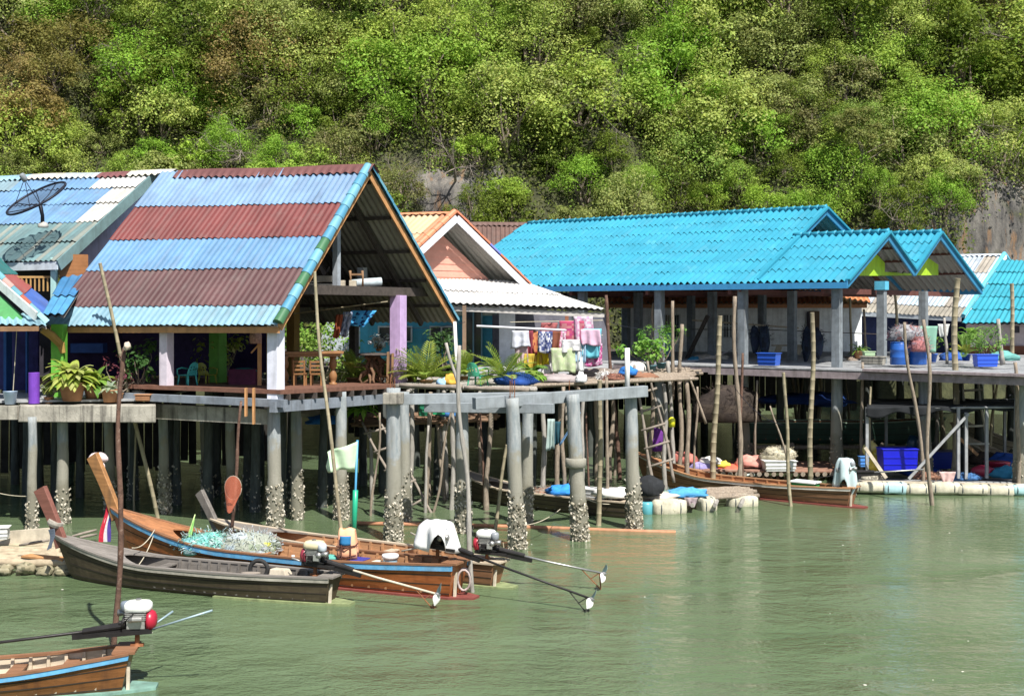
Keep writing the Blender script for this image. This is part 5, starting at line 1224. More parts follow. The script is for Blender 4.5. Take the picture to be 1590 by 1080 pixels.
pole('tall stick beside the brown rough pole, under the laundry platform',[(953,585),(955,738)],6,'stick')
pole('rough stick left of the leafy bush by the pavilion',[(1045,467),(1043,590)],7,'stick',D=50.5)
pole('knotty pole right of the leafy bush, with a yellow can hanging by it',[(1057,503),(1054,752)],9,'stick')
pole('short grey post under the leafy bush',[(1036,560),(1046,752)],9,'grey')
pole('tall smooth bamboo in front of the bamboo ladder side of the pavilion',[(1118,490),(1107,760)],11,'bamboo')
pole('tall knotty pole before the first visible pavilion bay',[(1142,460),(1148,752)],9,'stick')
pole('shorter brown stick paired with the tall knotty pole',[(1153,548),(1150,752)],6,'dark',D=50.8)
pole('thin pale stick standing left of the green cool box',[(1217,578),(1229,785)],7,'bamboo')
pole('slanting thin stick leaning against the pale stick by the foam box',[(1196,630),(1219,700)],4,'stick',D=50)
pole('straight grey bamboo in front of the brown door',[(1261,485),(1259,752)],10,'bamboo')
pole('stick at the corner of the netted fish raft, before the pavilion edge',[(1337,562),(1335,745)],7,'stick')
pole('crooked stick leaning before the blue drums',[(1406,500),(1436,763)],7,'stick')
pole('knobbly pole standing beside the crooked stick on the fish raft',[(1435,496),(1447,784)],8,'stick')
pole('thick weathered bamboo rising above the deck beside the planted blue box',[(1487,432),(1481,752)],13,'bamboo')
pole('yellow bamboo in front of the pinkish wall at the right edge',[(1571,440),(1573,700)],9,'bamboo')
pole('knobbly stick at the right end of the fish raft',[(1575,562),(1585,767)],9,'stick')
pole('leaning white post on the deck before the pinkish wall',[(1549,495),(1557,566)],9,'grey',D=52,sink=0)
pole('thin pale post rising behind the blue drums',[(1390,458),(1397,560)],6,'bamboo',D=66,sink=0)
pole('thin post left of the green tarp on the deck',[(1320,462),(1322,560)],5,'bamboo',D=66,sink=0)
pole('slim post right of the last pavilion post',[(1466,493),(1471,566)],6,'grey',D=56,sink=0)
pole('slim brown post behind the pavilion posts',[(1341,480),(1344,560)],6,'stick',D=64,sink=0)
pole('post standing between the bush and the pavilion floor',[(1014,470),(1016,560)],6,'stick',D=60,sink=0)
pole('stick leaning against the pavilion deck left of the blue crate',[(1064,570),(1090,640)],5,'stick',D=51,sink=.5)
pole('leaning driftwood prop under the planted blue box',[(1560,575),(1590,640)],9,'grey',D=52,sink=1.5)
pole('thin brown stick leaning in the gap left of the first pier pile',[(590,640),(577,800)],5,'stick')
pole('thin grey stick behind the first two piles under the lower landing',[(664,660),(661,795)],6,'grey')
pole('short thick driftwood prop with peeling bark right of the first two piles',[(678,655),(690,775)],8,'stick')
pole('dark thin stick standing between the second and third piles',[(748,640),(752,790)],5,'dark')
pole('rough pale stick just right of the collared pile',[(872,600),(878,790)],8,'stick')
pole('thin dark stick beyond the bleached boat stern',[(910,640),(914,775)],4,'dark')
pole('short bamboo stub rising from the water right of the front piles',[(781,842),(784,866)],3,'bamboo',sink=.3)
pole('thin stick leaning on the ladder foot',[(1020,640),(1032,742)],4,'stick')
pole('thin bent stick at the left end of the net platform',[(1082,600),(1078,745)],5,'stick')
pole('slim stick under the pavilion edge left of the stowed green boat',[(1176,590),(1172,735)],5,'stick')
pole('pale slim stick in front of the stowed green boat',[(1300,600),(1306,738)],5,'grey')
pole('thin bamboo at the left corner of the shade net',[(1352,600),(1349,752)],5,'bamboo')
# landing net
ln=thing('landing_net','orange red landing net hung on the knobbly stick','landing net',P(360,765,35)); mb=MB(); c0=P(362,757,35.0)
mb.tube([c0+V(.24*math.cos(t),.0,.34*math.sin(t)) for t in [2*math.pi*i/20 for i in range(21)]],.014,6); mb.build('hoop',mat('net_hoop',(.3,.25,.2)),ln,smooth=True)
mb=MB(); rows=[]
for i in range(9):
    f=i/8; rows.append([c0+V((.24*(1-f*.6))*math.cos(t)-.08*f,-.02-.12*f*abs(math.sin(t)),(.34*(1-f*.55))*math.sin(t)-.55*f) for t in [2*math.pi*j/20 for j in range(20)]])
mb.grid(rows,closed=True)
m,nt,bs=newmat('orange_net_mesh'); bs.inputs['Base Color'].default_value=(.48,.13,.07,1); bs.inputs['Alpha'].default_value=.55; bs.inputs['Roughness'].default_value=.9; mb.build('net_bag',m,ln,smooth=True)
# ---- ladders ----
def ladder(label,a0,a1,b0,b1,n,D0,D1,m,r=.05,sink=.6):
    e=thing('ladder',label,'ladder',P(a1[0],a1[1],D1),0,'ladders down to the water'); A0,A1,B0,B1=P(*a0,D0),P(*a1,D1),P(*b0,D0),P(*b1,D1); k=0
    for p,q in ((A0,A1),(B0,B1)):
        mb=MB(); make_pole(mb,p,q+(q-p).normalized()*sink,r,'stick',R.randint(1,99)); mb.build('rail',m,e,smooth=True)
    for i in range(n):
        f=(i+.6)/n; p=lerp(A0,A1,f);q=lerp(B0,B1,f); d=(q-p)*.18; mb=MB(); mb.tube([p-d,q+d],r*.75,7); mb.build('rung',m,e,smooth=True)
ladder('rough ladder of pale branches left of the first concrete pile',(560,655),(640,800),(585,650),(664,785),5,45,43.5,PALE,.06)
ladder('branch ladder going down from the laundry platform beside the last pile',(984,566),(1012,735),(1006,560),(1043,725),6,47.5,47,PALE,.065)
ladder('white painted ladder under the planted blue box on the deck',(1494,590),(1502,700),(1520,588),(1532,700),4,53,52.5,paint((.6,.58,.5)),.07)
# ---- rough platforms ----
def stick_deck(label,corners,n,r,m,along=True,name='stick_platform',legs=(),z_j=.04,cat='platform'):
    e=thing(name,label,cat,corners[0]); a,b,c2,d3=corners; mb=MB()
    for i in range(n):
        f=(i+.5)/n+R.uniform(-.3,.3)/n
        p,q=(lerp(a,d3,f),lerp(b,c2,f)); p=p+V(R.uniform(-.3,.3),R.uniform(-.1,.1),R.uniform(-z_j,z_j)); q=q+V(R.uniform(-.4,.4),R.uniform(-.1,.1),R.uniform(-z_j,z_j)); rr_=r*R.uniform(.7,1.3)
        make_pole(mb,p,q,rr_,'stick',R.randint(1,999))
    mb.build('deck_sticks',m,e,smooth=True); mb=MB()
    for f in (.08,.36,.64,.92):
        p,q=lerp(a,b,f),lerp(d3,c2,f); make_pole(mb,p+V(0,-.15,-.16),q+V(0,.1,-.16),r*1.3,'stick',R.randint(1,99))
    mb.build('cross_bearer',m,e,smooth=True)
    for i,(x,y,D) in enumerate(legs):
        t=P(x,y,D); mb=MB(); make_pole(mb,t,V(t.x+R.uniform(-.15,.15),t.y,-.7),R.uniform(.08,.12),'stick',R.randint(1,99)); mb.build('leg',(GRY,STK)[i%2](),e,smooth=True)
    return e
stick_deck('rough platform of driftwood sticks in front of the laundry',(P(790,602,43.5),P(1075,588,47),P(1075,572,53),P(760,584,51)),26,.06,STK(),legs=[(845,610,45),(870,610,46),(905,606,45),(925,606,49),(985,600,48),(1012,598,49),(1030,596,48),(1066,592,49),(880,604,50),(950,604,51)])
stick_deck('rough garden platform edged with bleached logs between striped house and laundry',(P(618,600,44.2),P(822,604,42.0),P(830,590,47),P(640,586,48.5)),18,.07,GRY(),name='garden_platform',legs=[(640,606,45),(668,608,44.5),(700,606,44),(760,606,44),(690,600,47)])
stick_deck('lower landing of piled brown sticks behind the first two piles',(P(555,662,46),P(760,650,46.5),P(770,640,51),P(560,642,51)),26,.06,mat('brown_stick',(.20,.125,.08),rough=.9,var=.5,scale=4,bump=.4),legs=[(575,665,46.5),(664,660,47),(683,660,47.5),(745,655,47),(640,655,50)],name='landing_platform')
mb=MB(); make_pole(mb,P(620,598,43.4),P(716,601,42.6),.10,'stick',3); tag(mb.build('bleached_log',PALE,smooth=True),'bleached log along the front of the garden platform left of the downpipe','log','edge logs of the garden platform')
mb=MB(); make_pole(mb,P(720,602,42.4),P(822,605,41.6),.10,'stick',8); tag(mb.build('bleached_log',PALE,smooth=True),'bleached log along the front of the garden platform right of the downpipe','log','edge logs of the garden platform')
# ---- plants ----
POTC=mat('terracotta',(.36,.19,.10),rough=.85,var=.3,bump=.2)
def plant(name,label,base,kind,r,h,pal,seed,potp=None,group=None,n=None):
    e=thing(name,label,'plant',base,0,group); rr=random.Random(seed); vs,fs,cs=[],[],[]; z0=0
    if potp:
        mb=MB(); pr,ph,pm=potp
        if pm!='box': mb.lathe(V(0,0,0),[(pr*.72,0),(pr,ph*.9),(pr*1.08,ph*.9),(pr*1.08,ph),(pr*.9,ph),(pr*.85,ph*.92),(0,ph*.92)],16)
        mb.build('pot',pm,e,local=True,smooth=True); z0=ph*.9
    if kind=='fern':
        for i in range(n or 34):
            th=rr.uniform(0,6.283); L=h*rr.uniform(.75,1.25); el=rr.uniform(.35,1.35); pr_=V(math.cos(th)*math.cos(el),math.sin(th)*math.cos(el),math.sin(el)); p=V(0,0,z0); col=jitcol(rr.choice(pal),rr,.15); d=pr_; m=9; w0=r*.10
            for s in range(m):
                q=p+d*L/m; side=d.cross(V(0,0,1)); side=side.normalized() if side.length>1e-3 else V(1,0,0); wa=w0*math.sin(math.pi*(s+.35)/(m+.4)); wb=w0*math.sin(math.pi*(s+1.35)/(m+.4)) if s<m-1 else .004
                b=len(vs); up=side.cross(d)*.02
                vs+=[p-side*wa,p+side*wa,q+side*wb,q-side*wb,p+up,q+up]; fs+=[(b,b+4,b+5,b+3),(b+4,b+1,b+2,b+5)]; cs+=[col,col]
                p=q; d=(d+V(0,0,-.17-.02*s)).normalized()
    elif kind=='palm':
        for i in range(n or 26):
            th=rr.uniform(0,6.283); L=h*rr.uniform(.8,1.2); el=rr.uniform(.25,1.3); d=V(math.cos(th)*math.cos(el),math.sin(th)*math.cos(el),math.sin(el)); p=V(0,0,z0+h*.05); col=rr.choice(pal); m=16
            for s in range(m):
                q=p+d*L/m; side=d.cross(V(0,0,1)); side=side.normalized() if side.length>1e-3 else V(1,0,0); up=side.cross(d).normalized()
                if s>1:
                    ll=L*.26*math.sin(math.pi*(s+1)/(m+2))**.7
                    for sg in (-1,1):
                        dd=(side*sg+d*.75+up*.25).normalized(); b=len(vs); vs+=[p,p+dd*ll*.5+d*.03,p+dd*ll-V(0,0,ll*.1),p+dd*ll*.5-d*.03]; fs.append((b,b+1,b+2,b+3)); cs.append(jitcol(col,rr,.2))
                b=len(vs); vs+=[p-side*.012,p+side*.012,q+side*.01,q-side*.01]; fs.append((b,b+1,b+2,b+3)); cs.append(col)
                p=q; d=(d+V(0,0,-.055)).normalized()
    else:
        cl=[(V(rr.gauss(0,.45)*r,rr.gauss(0,.4)*r,z0+h*rr.uniform(.3,.95)),r*rr.uniform(.25,.45),rr.choice(pal)) for _ in range(14)]
        for i in range(n or 520):
            c,q,col=rr.choice(cl); d=V(rr.gauss(0,1),rr.gauss(0,1),rr.gauss(.3,1)).normalized(); nn=(d+V(0,-.2,.7)).normalized(); s=(.20 if kind=='bush' else .11)*rr.uniform(.7,1.3); leafq(vs,fs,cs,c+d*q*rr.uniform(.3,1.1),nn,s,s*.5,jitcol(col,rr),rr)
        ms=MB()
        for c,q,_ in cl[:9]: ms.tube(wobble(V(0,0,z0*.8),c,4,.1,rr.randint(1,99)),[.03,.025,.02,.015,.008],5)
        ms.build('stem',BARK,e,local=True)
    mb=MB(); mb.v=vs;mb.f=fs;mb.c=cs; mb.build('foliage',LEAF,e,local=True); return e
YG=[(.36,.44,.08),(.28,.38,.06),(.46,.50,.16)]; GG=[(.16,.30,.05),(.20,.36,.06),(.12,.24,.04)]; PG=[(.38,.46,.09),(.28,.40,.07)]
GP='potted plants along the terrace'
plant('fern','large yellow green fern in a clay pot on the terrace beam',P(112,622,40.9),'fern',1.7,.95,YG,1,(.42,.62,POTC),GP,120)
plant('fern','smaller dark fern beside the large yellow green one',P(146,622,41.4),'fern',1.3,.85,YG+GG,2,(.33,.5,POTC),GP,60)
plant('succulent','small grey green succulent in a brown bowl on the terrace',P(170,624,40.9),'fern',.8,.38,[(.34,.42,.28)],3,(.26,.42,POTC),GP,20)
plant('flowering_plant','pale leaved small plant at the left end of the terrace beam',P(76,626,41),'bush',.35,.45,[(.5,.5,.4),(.25,.35,.1)],4,(.16,.22,POTC),GP,120)
plant('red_leaved_plant','wiry red leaved plant beside the mooring pole on the terrace',P(182,624,41.2),'shrub',.55,1.3,[(.16,.04,.06),(.20,.06,.08)],5,(.2,.3,POTC),GP,170)
plant('desert_rose','bushy plant with pale stems by the lavender post on the terrace',P(215,622,42),'bush',.85,1.65,[(.05,.12,.03),(.08,.17,.04)],6,(.22,.36,plastic((.5,.5,.48))),GP,330)
crate('planter','narrow orange brown planter at the right end of the terrace',P(223,622,41),(.5,.3,.2),0,POTC)
plant('shrub','yellow green shrub inside the striped house behind the chair',P(350,596,45),'bush',1.05,1.5,YG,7,(.2,.3,POTC),None,330)
plant('leafy_tree','bright leafy tree behind the striped house under the loft',P(505,592,56),'bush',1.9,2.9,[(.2,.38,.05),(.28,.42,.08)],8,None,None,1100)
plant('leafy_tree','second leafy tree behind the yellow brown post',P(440,592,59),'bush',1.5,2.8,[(.2,.38,.05),(.15,.3,.04)],81,None,None,700)
plant('cycad','cycad with yellow green fronds behind the table',P(548,594,47.0),'palm',.8,1.15,PG,9,(.25,.2,POTC),'cycads on the garden platform')
plant('cycad','cycad with stiff bright fronds right of the purple post',P(662,598,45.5),'palm',.9,1.35,PG,10,(.25,.2,POTC),'cycads on the garden platform',34)
plant('cycad','spreading cycad with long fronds beside the green chair back',P(783,599,43.8),'palm',1,1.35,PG,11,(.25,.2,POTC),'cycads on the garden platform',34)
plant('cycad','low cycad under the table with root legs',P(590,590,49),'palm',.8,1.0,PG,12,(.25,.2,POTC),'cycads on the garden platform',24)
plant('hanging_fern','drooping fern below the floor beam left of the first pile',P(560,640,45),'fern',.9,1.1,GG,13,None,None,40)
plant('leafy_bush','broad leaved bush on the stick platform before the pavilion',P(1010,576,50),'bush',1.0,1.1,[(.16,.36,.05),(.24,.44,.08)],14,(.25,.25,plastic((.1,.25,.3))),None,420)
plant('leafy_bush','finer leaved bush behind the broad leaved one by the pavilion',P(1027,572,51.5),'shrub',.9,1.7,[(.12,.30,.04),(.18,.36,.06)],15,(.22,.25,plastic((.1,.25,.3))),None,650)
plant('feathery_shrub','feathery green shrub in the blue box on the right deck',P(1530,553,52.4),'shrub',.95,1.25,[(.16,.32,.06),(.22,.38,.08)],16,None,'plants on the right deck',800)
plant('palm','yellow striped palm left of the planted blue box',P(1500,560,53.5),'palm',.6,.95,[(.42,.42,.08),(.18,.32,.06)],17,(.2,.3,plastic((.02,.08,.45))),'plants on the right deck',14)
plant('fern','bright fern behind the feathery shrub on the right deck',P(1508,538,55),'fern',.9,.85,GG,18,(.22,.35,plastic((.6,.6,.55))),'plants on the right deck',30)
plant('grass_pot','spiky green grass in a brown crate inside the pavilion',P(1334,556,60),'fern',.4,.55,GG,19,(.28,.36,POTC),'plants on the right deck',26)
plant('shrub','small shrub between blue pots beside the last pavilion post',P(1447,562,57),'shrub',.5,.9,GG,20,(.25,.4,plastic((.03,.12,.5))),'plants on the right deck',200)
plant('pot_plant','pale plant on the table with root legs',P(588,545,47.2),'bush',.5,.5,[(.62,.66,.66),(.5,.56,.55)],22,(.12,.1,POTC),None,120)
crate('planter_box','blue plastic planter box holding the feathery shrub',P(1530,569,51.6),(.95,.45,.5),.1,plastic((.03,.10,.60)))
plant('cycad','small bright cycad between the downpipe and the green chair back',P(722,592,46.5),'palm',.8,.95,PG,91,(.2,.2,POTC),'cycads on the garden platform',26)
plant('fern','yellow green fern at the feet of the purple post',P(640,594,46.5),'fern',1.2,.8,YG,92,(.2,.25,POTC),'ferns on the garden platform',60)
plant('fern','bright fern under the rear left of the root table',P(556,596,50),'fern',1.3,1.0,YG,93,(.2,.25,POTC),'ferns on the garden platform',60)
plant('fern','leafy fern between the spreading cycad and the laundry',P(826,594,45.5),'fern',1.1,.7,GG,94,(.2,.25,POTC),'ferns on the garden platform',50)
plant('shrub','dense dark green shrub before the blue wall of the orange house',P(690,575,52),'bush',1.3,1.5,[(.06,.13,.04),(.09,.18,.05)],95,None,None,500)
# ---- house furniture ----
def chair(label,c,rz,m,s=1.0,name='plastic_chair'):
    e=thing(name,label,'chair',c,rz); Lc=True
    mb=MB(); mb.box(V(0,0,.42*s),(.46*s,.44*s,.035)); mb.build('seat',m,e,local=Lc,bevel=.015)
    mb=MB(); rows=[]
    for i in range(7):
        f=i/6; rows.append([V((k/8-.5)*(.46-.10*f)*s,(.20+.12*f+.08*(1-(k/4-1)**2))*s,(.42+.42*f*(1-.25*abs(k/4-1)**3))*s) for k in range(9)])
    mb.grid(rows[:3]); mb.grid(rows[4:]); 
    for k in range(0,8,2): mb.grid([[r[k],r[k+1]] for r in rows[2:5]])
    mb.build('backrest',m,e,local=Lc,solid=.02)
    for sx in (-1,1):
        mb=MB(); mb.tube([V(sx*.24*s,-.22*s,.42*s),V(sx*.26*s,-.22*s,.62*s),V(sx*.27*s,.0,.66*s),V(sx*.24*s,.24*s,.62*s)],.025*s,6); mb.build('armrest',m,e,local=Lc,smooth=True)
        for sy in (-1,1):
            mb=MB(); mb.tube([V(sx*.20*s,sy*.18*s,.42*s),V(sx*.25*s,sy*.23*s,0)],[.035*s,.022*s],6); mb.build('leg',m,e,local=Lc,smooth=True)
    return e
chair('teal plastic armchair on the striped house floor',P(291,601,41.8),-.5,plastic((.06,.42,.38)),1.0)
chair('olive yellow plastic chair beside the teal armchair',P(322,600,43.5),.9,plastic((.30,.30,.03)))
chair('green plastic chair back leaning beside the spreading cycad',P(742,604,43.6),2.6,plastic((.08,.45,.28)),1.15)
TT=mat('varnished_table_wood',(.28,.14,.06),rough=.45,var=.3); tb=thing('bar_counter','heavy wooden bar table with turned legs on the striped house floor','table',P(485,600,43.4))
rz=.35; M0=WM[tb.name]
mb=MB(); mb.box(P(484,547,43.6),(2.15,.75,.09),rz=rz); mb.box(P(484,551,43.6),(1.95,.62,.10),rz=rz); mb.build('table_top',TT,tb,bevel=.01)
for x,D in ((442,42.9),(517,44.0)):
    b=P(x,598,D); h=P(x,553,D).z-b.z; mb=MB(); mb.lathe(b,[(.15,0),(.15,.08*h),(.08,.12*h),(.13,.2*h),(.15,.35*h),(.09,.5*h),(.07,.55*h),(.12,.62*h),(.15,.75*h),(.10,.9*h),(.14,h)],14); mb.build('turned_leg',TT,tb,smooth=True)
for x,D in ((455,44.3),(500,44.3)):
    b=P(x,595,D); mb=MB(); mb.beam(b,P(x,553,D),.10,.10,up=(0,1,0)); mb.build('leg',TT,tb)
for lab,x,D in (('dark wooden chair tucked under the bar table, left',466,42.7),('dark wooden chair tucked under the bar table, right',492,43.0)):
    e=thing('wooden_chair',lab,'chair',P(x,600,D)); b=P(x,600,D)
    mb=MB(); mb.box(b+V(0,0,.45),(.42,.42,.05)); mb.build('seat',TT,e)
    mb=MB(); mb.beam(b+V(-.19,-.2,.45),b+V(-.19,-.26,.92),.05,.05); mb.beam(b+V(.19,-.2,.45),b+V(.19,-.26,.92),.05,.05)
    for z in (.6,.74,.88): mb.beam(b+V(-.19,-.23,z),b+V(.19,-.23,z),.03,.07)
    mb.build('backrest',TT,e)
    for sx in (-1,1):
        for sy in (-1,1): mb=MB(); mb.beam(b+V(sx*.18,sy*.18,0),b+V(sx*.18,sy*.18,.43),.05,.05); mb.build('leg',TT,e)
rt=thing('root_table','small table standing on a splayed driftwood root','table',P(578,594,46)); b=P(578,597,46)
mb=MB(); mb.lathe(P(585,550,46),[(.0,-.03),(.72,-.03),(.75,0),(.72,.04),(0,.04)],18); mb.build('table_top',DWOOD,rt)
mb=MB(); rr=random.Random(3); top=P(582,552,46)
for k in range(11):
    th=k*.58; q=b+V(.55*math.cos(th)*rr.uniform(.6,1.2),.4*math.sin(th),0); mb.tube(wobble(top+V(rr.uniform(-.1,.1),0,-.02),q,5,.25,k+3),[.07,.08,.07,.06,.05,.03],6)
for k in range(6): mb.tube(wobble(top+V(0,0,-.4),top+V(rr.uniform(-.8,.8),rr.uniform(-.3,.3),rr.uniform(-.5,-.1)),4,.2,k+30),[.05,.04,.03,.02,.015],5)
mb.build('root_base',mat('root_wood',(.17,.10,.06),rough=.9,var=.4),rt,smooth=True)
mb=MB(); mb.beam(P(602,596,45.4),P(603,546,45.4),.26,.08,up=(1,0,0)); mb.beam(P(609,596,45.6),P(610,548,45.6),.1,.08,up=(1,0,0)); tag(mb.build('gate_post',MWOOD),'short brown board post standing left of the purple post','post')
bc=thing('bird_cage','woven cage shaped lantern hanging beside the white front post','lantern',P(397,520,41)); c0=P(397,522,41)
mb=MB(); mb.lathe(c0,[(.20,-.24),(.21,.0),(.17,.22),(.08,.25)],14); mb.build('cage_body',mat('woven_cage',(.36,.22,.18),rough=.9,var=.6,scale=14,bump=.6),bc,smooth=True)
mb=MB(); mb.tube([c0+V(0,0,.24),P(397,500,41)],.012,5); mb.build('hook',STEEL,bc)
mb=MB(); mb.beam(P(403,598,41.2),P(403,532,41.2),.12,.1,up=(0,1,0)); mb.beam(P(390,548,41.2),P(404,532,41.2),.05,.05); tag(mb.build('lamp_stand',OWOOD),'orange brown stand under the woven lantern','stand')
e=thing('covered_box','dark maroon covered box with teal cloth on the striped house floor','box',P(375,600,43)); mb=MB(); mb.box(P(378,586,43),(.95,.6,.62)); mb.build('body',mat('maroon_cloth',(.10,.02,.05),var=.3),e,bevel=.05); mb=MB(); mb.blob(P(380,575,43),(.45,.3,.10),seed=4,amp=.2); mb.build('cloth',cloth_m((.03,.16,.16)),e,smooth=True)
mb=MB(); mb.box(P(333,530,47.5),(.75,.06,1.25)); mb.box(P(326,512,47.4),(.18,.03,.05),col=None); tag(mb.build('dark_board',mat('dark_green_board',(.015,.06,.05),var=.2)),'dark green board hanging behind the green post','board')
wb=thing('back_wall','white rear wall with a curtained window seen through the striped house','wall',P(370,590,53)); mb=MB(); wallquad(mb,P(338,520,54),P(425,520,55),FL,7.3,.1); mb.build('wall',paint((.60,.63,.63)),wb)
window(wb,346,390,528,566,53.6,mat('grey_window_frame',(.3,.3,.32)),mull=2,gm=mat('grey_curtain',(.26,.25,.27),var=.3))
# loft things
lf=FL
def plank(lab,p,q,w_,h_,m): mb=MB(); mb.beam(p,q,w_,h_); return tag(mb.build('loft_plank',m),lab,'plank','things stored on the loft')
plank('long pale plank sticking out of the loft at the left',P(463,441,42.8),P(523,442,44.2),.16,.06,PWOOD); plank('second pale plank lying on the loft, lower',P(463,438,43),P(498,437,44),.12,.05,PWOOD)
for lab,x,y,w_,h_ in (('stack of pale blocks on the loft left of the king post',504,433,.55,.22),('single square block on the loft under the king post',531,440,.22,.22),('square block on the loft beside the small stool',548,440,.24,.22)):
    mb=MB(); mb.box(P(x,y,44),(w_,.3,h_)); tag(mb.build('wooden_block',PWOOD,bevel=.01),lab,'block','things stored on the loft')
e=thing('stool_frame','small upturned brown stool frame standing on the loft','stool',P(553,440,44.6))
for x in (544,563):
    mb=MB(); mb.tube([P(x,446,44.5),P(x+.5,432,44.5),P(x-.5,420,44.5)],[.04,.035,.05],6); mb.build('leg',MWOOD,e,smooth=True)
mb=MB(); mb.beam(P(544,426,44.5),P(564,426,44.5),.06,.07); mb.build('stretcher',MWOOD,e)
mb=MB(); mb.tube([P(545,440,45.4),P(592,437,45.8)],.16,10); tag(mb.build('plastic_roll',mat('pale_blue_roll',(.5,.58,.62),rough=.4),smooth=True),'pale blue roll of sheeting lying on the loft','roll')
mb=MB(); rows=[[P(515+5*f+4*math.sin(f*4)+g*7,388+f*44+2*g,45+.2*g) for g in (0,.5,1)] for f in [i/8 for i in range(9)]]; mb.grid(rows); tag(mb.build('blue_tarp',cloth_m((.03,.16,.48)),solid=.01),'blue tarp strip hanging beside the king post','tarp')
mb=MB(); 
for k in range(5): mb.beam(P(488+k*2,400+k*4,44.5+k*.3),P(503+k*2,428-k*3,45),.05,.12)
tag(mb.build('timber_bundle',DWOOD),'dark jumble of boards in the left corner of the loft','boards')
mb=MB(); mb.tube([P(455,487,44.5),P(585,470,45),P(602,468,45)],.025,6); tag(mb.build('clothes_bar',BAM(),smooth=True),'thin bar slung under the loft beam','bar')
def cloth(label,px0,y0,px1,y1,D,col,group='laundry on the lines',name='garment',skew=0,seed=0,taper=1.0,pat=None,cat='laundry',wav=.05):
    mb=MB(); rr=random.Random(seed); n=10; m=12; rows=[]
    for i in range(n+1):
        f=i/n; row=[]
        for k in range(m+1):
            g=k/m; xx=lerp(px0,px1,.5+(g-.5)*lerp(1,taper,f))+skew*f+1.0*math.sin(g*9+f*4+seed)*f; yy=lerp(y0,y1,f)+1.5*math.sin(g*5+seed)*f+rr.uniform(-.3,.3)*f
            row.append(P(xx,yy,D)+V(0,wav*math.sin(g*13+seed*1.7)*(.3+f)+.03*noise.noise(V(g*4,f*4,seed)),0))
        rows.append(row)
    if pat: mb.grid(rows,cf=lambda i,k: pat[int(abs(noise.noise(V(i*.9,k*.9,seed)))*9)%len(pat)])
    else: mb.grid(rows,col)
    o=mb.build(name,attr_mat('printed_cloth',rough=.9,var=.15,trans=.15) if pat else cloth_m(col),smooth=True,solid=.01); return tag(o,label,cat,group)
cloth('blue beach towel hanging under the loft beam',545,482,585,507,44.8,(.04,.28,.62),'cloths under the loft',skew=-14,seed=3,pat=[(.05,.32,.66),(.08,.4,.72),(.01,.03,.12)],taper=.7)
cloth('patterned grey shirt hanging crooked under the loft beam',533,484,548,522,44.7,(.25,.30,.40),'cloths under the loft',skew=-9,seed=4,pat=[(.25,.30,.42),(.4,.42,.5),(.1,.12,.2)])
cloth('rust red cloth hanging beside the grey shirt under the loft',522,488,533,524,44.6,(.30,.08,.04),'cloths under the loft',skew=-6,seed=5)
# left porch objects
pot('bucket','pale blue bucket on the left porch floor','bucket',P(16,627,40.6),[(.16,0),(.23,.42),(.24,.43)],plastic((.42,.55,.72)))
mb=MB(); mb.lathe(P(53,626,40.8),[(.18,0),(.18,1.02),(.17,1.03),(0,1.03)],20); tag(mb.build('short_pillar',paint((.16,.05,.40)),smooth=False),'short purple round pillar on the left porch','pillar')
mb=MB(); mb.tube(sag(P(26,512,40.8),P(20,612,40.8),.05),.012,5); tag(mb.build('cord',ROPE),'thin cord hanging over the pale blue bucket','cord')
mb=MB(); mb.box(P(138,540,45),(1.2,.5,.35)); tag(mb.build('blue_box',mat('blue_box_paint',(.03,.08,.3),var=.3),bevel=.02),'blue box behind the fern on the left porch','box')
# satellite dish
dc=P(59,312,45.8); sd=thing('satellite_dish','black mesh satellite dish standing on the patched pale blue roof','satellite dish',P(66,352,46))
ax=V(-.36,-.44,.82).normalized(); s1=V(0,1,0).cross(ax).normalized(); s2=ax.cross(s1); mb=MB(); rows=[]; RD=1.18
def dpt(r,t): return dc+(s1*math.cos(t)+s2*math.sin(t))*r+ax*(.24*(r/RD)**2-.12)
m,nt,bs=newmat('dish_mesh'); bs.inputs['Base Color'].default_value=(.025,.03,.05,1); bs.inputs['Alpha'].default_value=.5; bs.inputs['Roughness'].default_value=.6
for i in range(1,9): rows.append([dpt(RD*i/8,2*math.pi*k/36) for k in range(36)])
mb.grid(rows,closed=True); mb.build('mesh_bowl',m,sd,smooth=True)
DKM=mat('dish_frame_metal',(.02,.022,.035),rough=.5,metal=.3); mb=MB()
mb.tube([dpt(RD,2*math.pi*k/36) for k in range(37)],.045,6)
for k in range(8): t=2*math.pi*k/8+.2; mb.tube([dpt(.1,t),dpt(RD*.5,t),dpt(RD,t)],.018,5)
mb.build('rim_frame',DKM,sd,smooth=True)
fp=dc+ax*.95; mb=MB()
for k in range(3): mb.tube([dpt(RD*.98,2*math.pi*k/3+.5),fp],.014,5)
mb.tube([dc-ax*.15,fp],.014,5); mb.build('feed_arm',DKM,sd)
mb=MB(); mb.lathe(fp-ax*.1,[(.07,0),(.11,.05),(.11,.26),(.07,.32)],10,axis=ax); mb.build('receiver',mat('grey_receiver',(.22,.24,.26)),sd,smooth=True)
mb=MB(); mb.tube([dc-ax*.15,P(66,335,45.9),P(66,352,46)],[.08,.07,.08],8); mb.build('mast',DKM,sd,smooth=True)
mb=MB(); mb.blob(P(67,351,45.9),(.2,.2,.16),seed=2); mb.build('cement_foot',paint((.7,.68,.62)),sd,smooth=True)
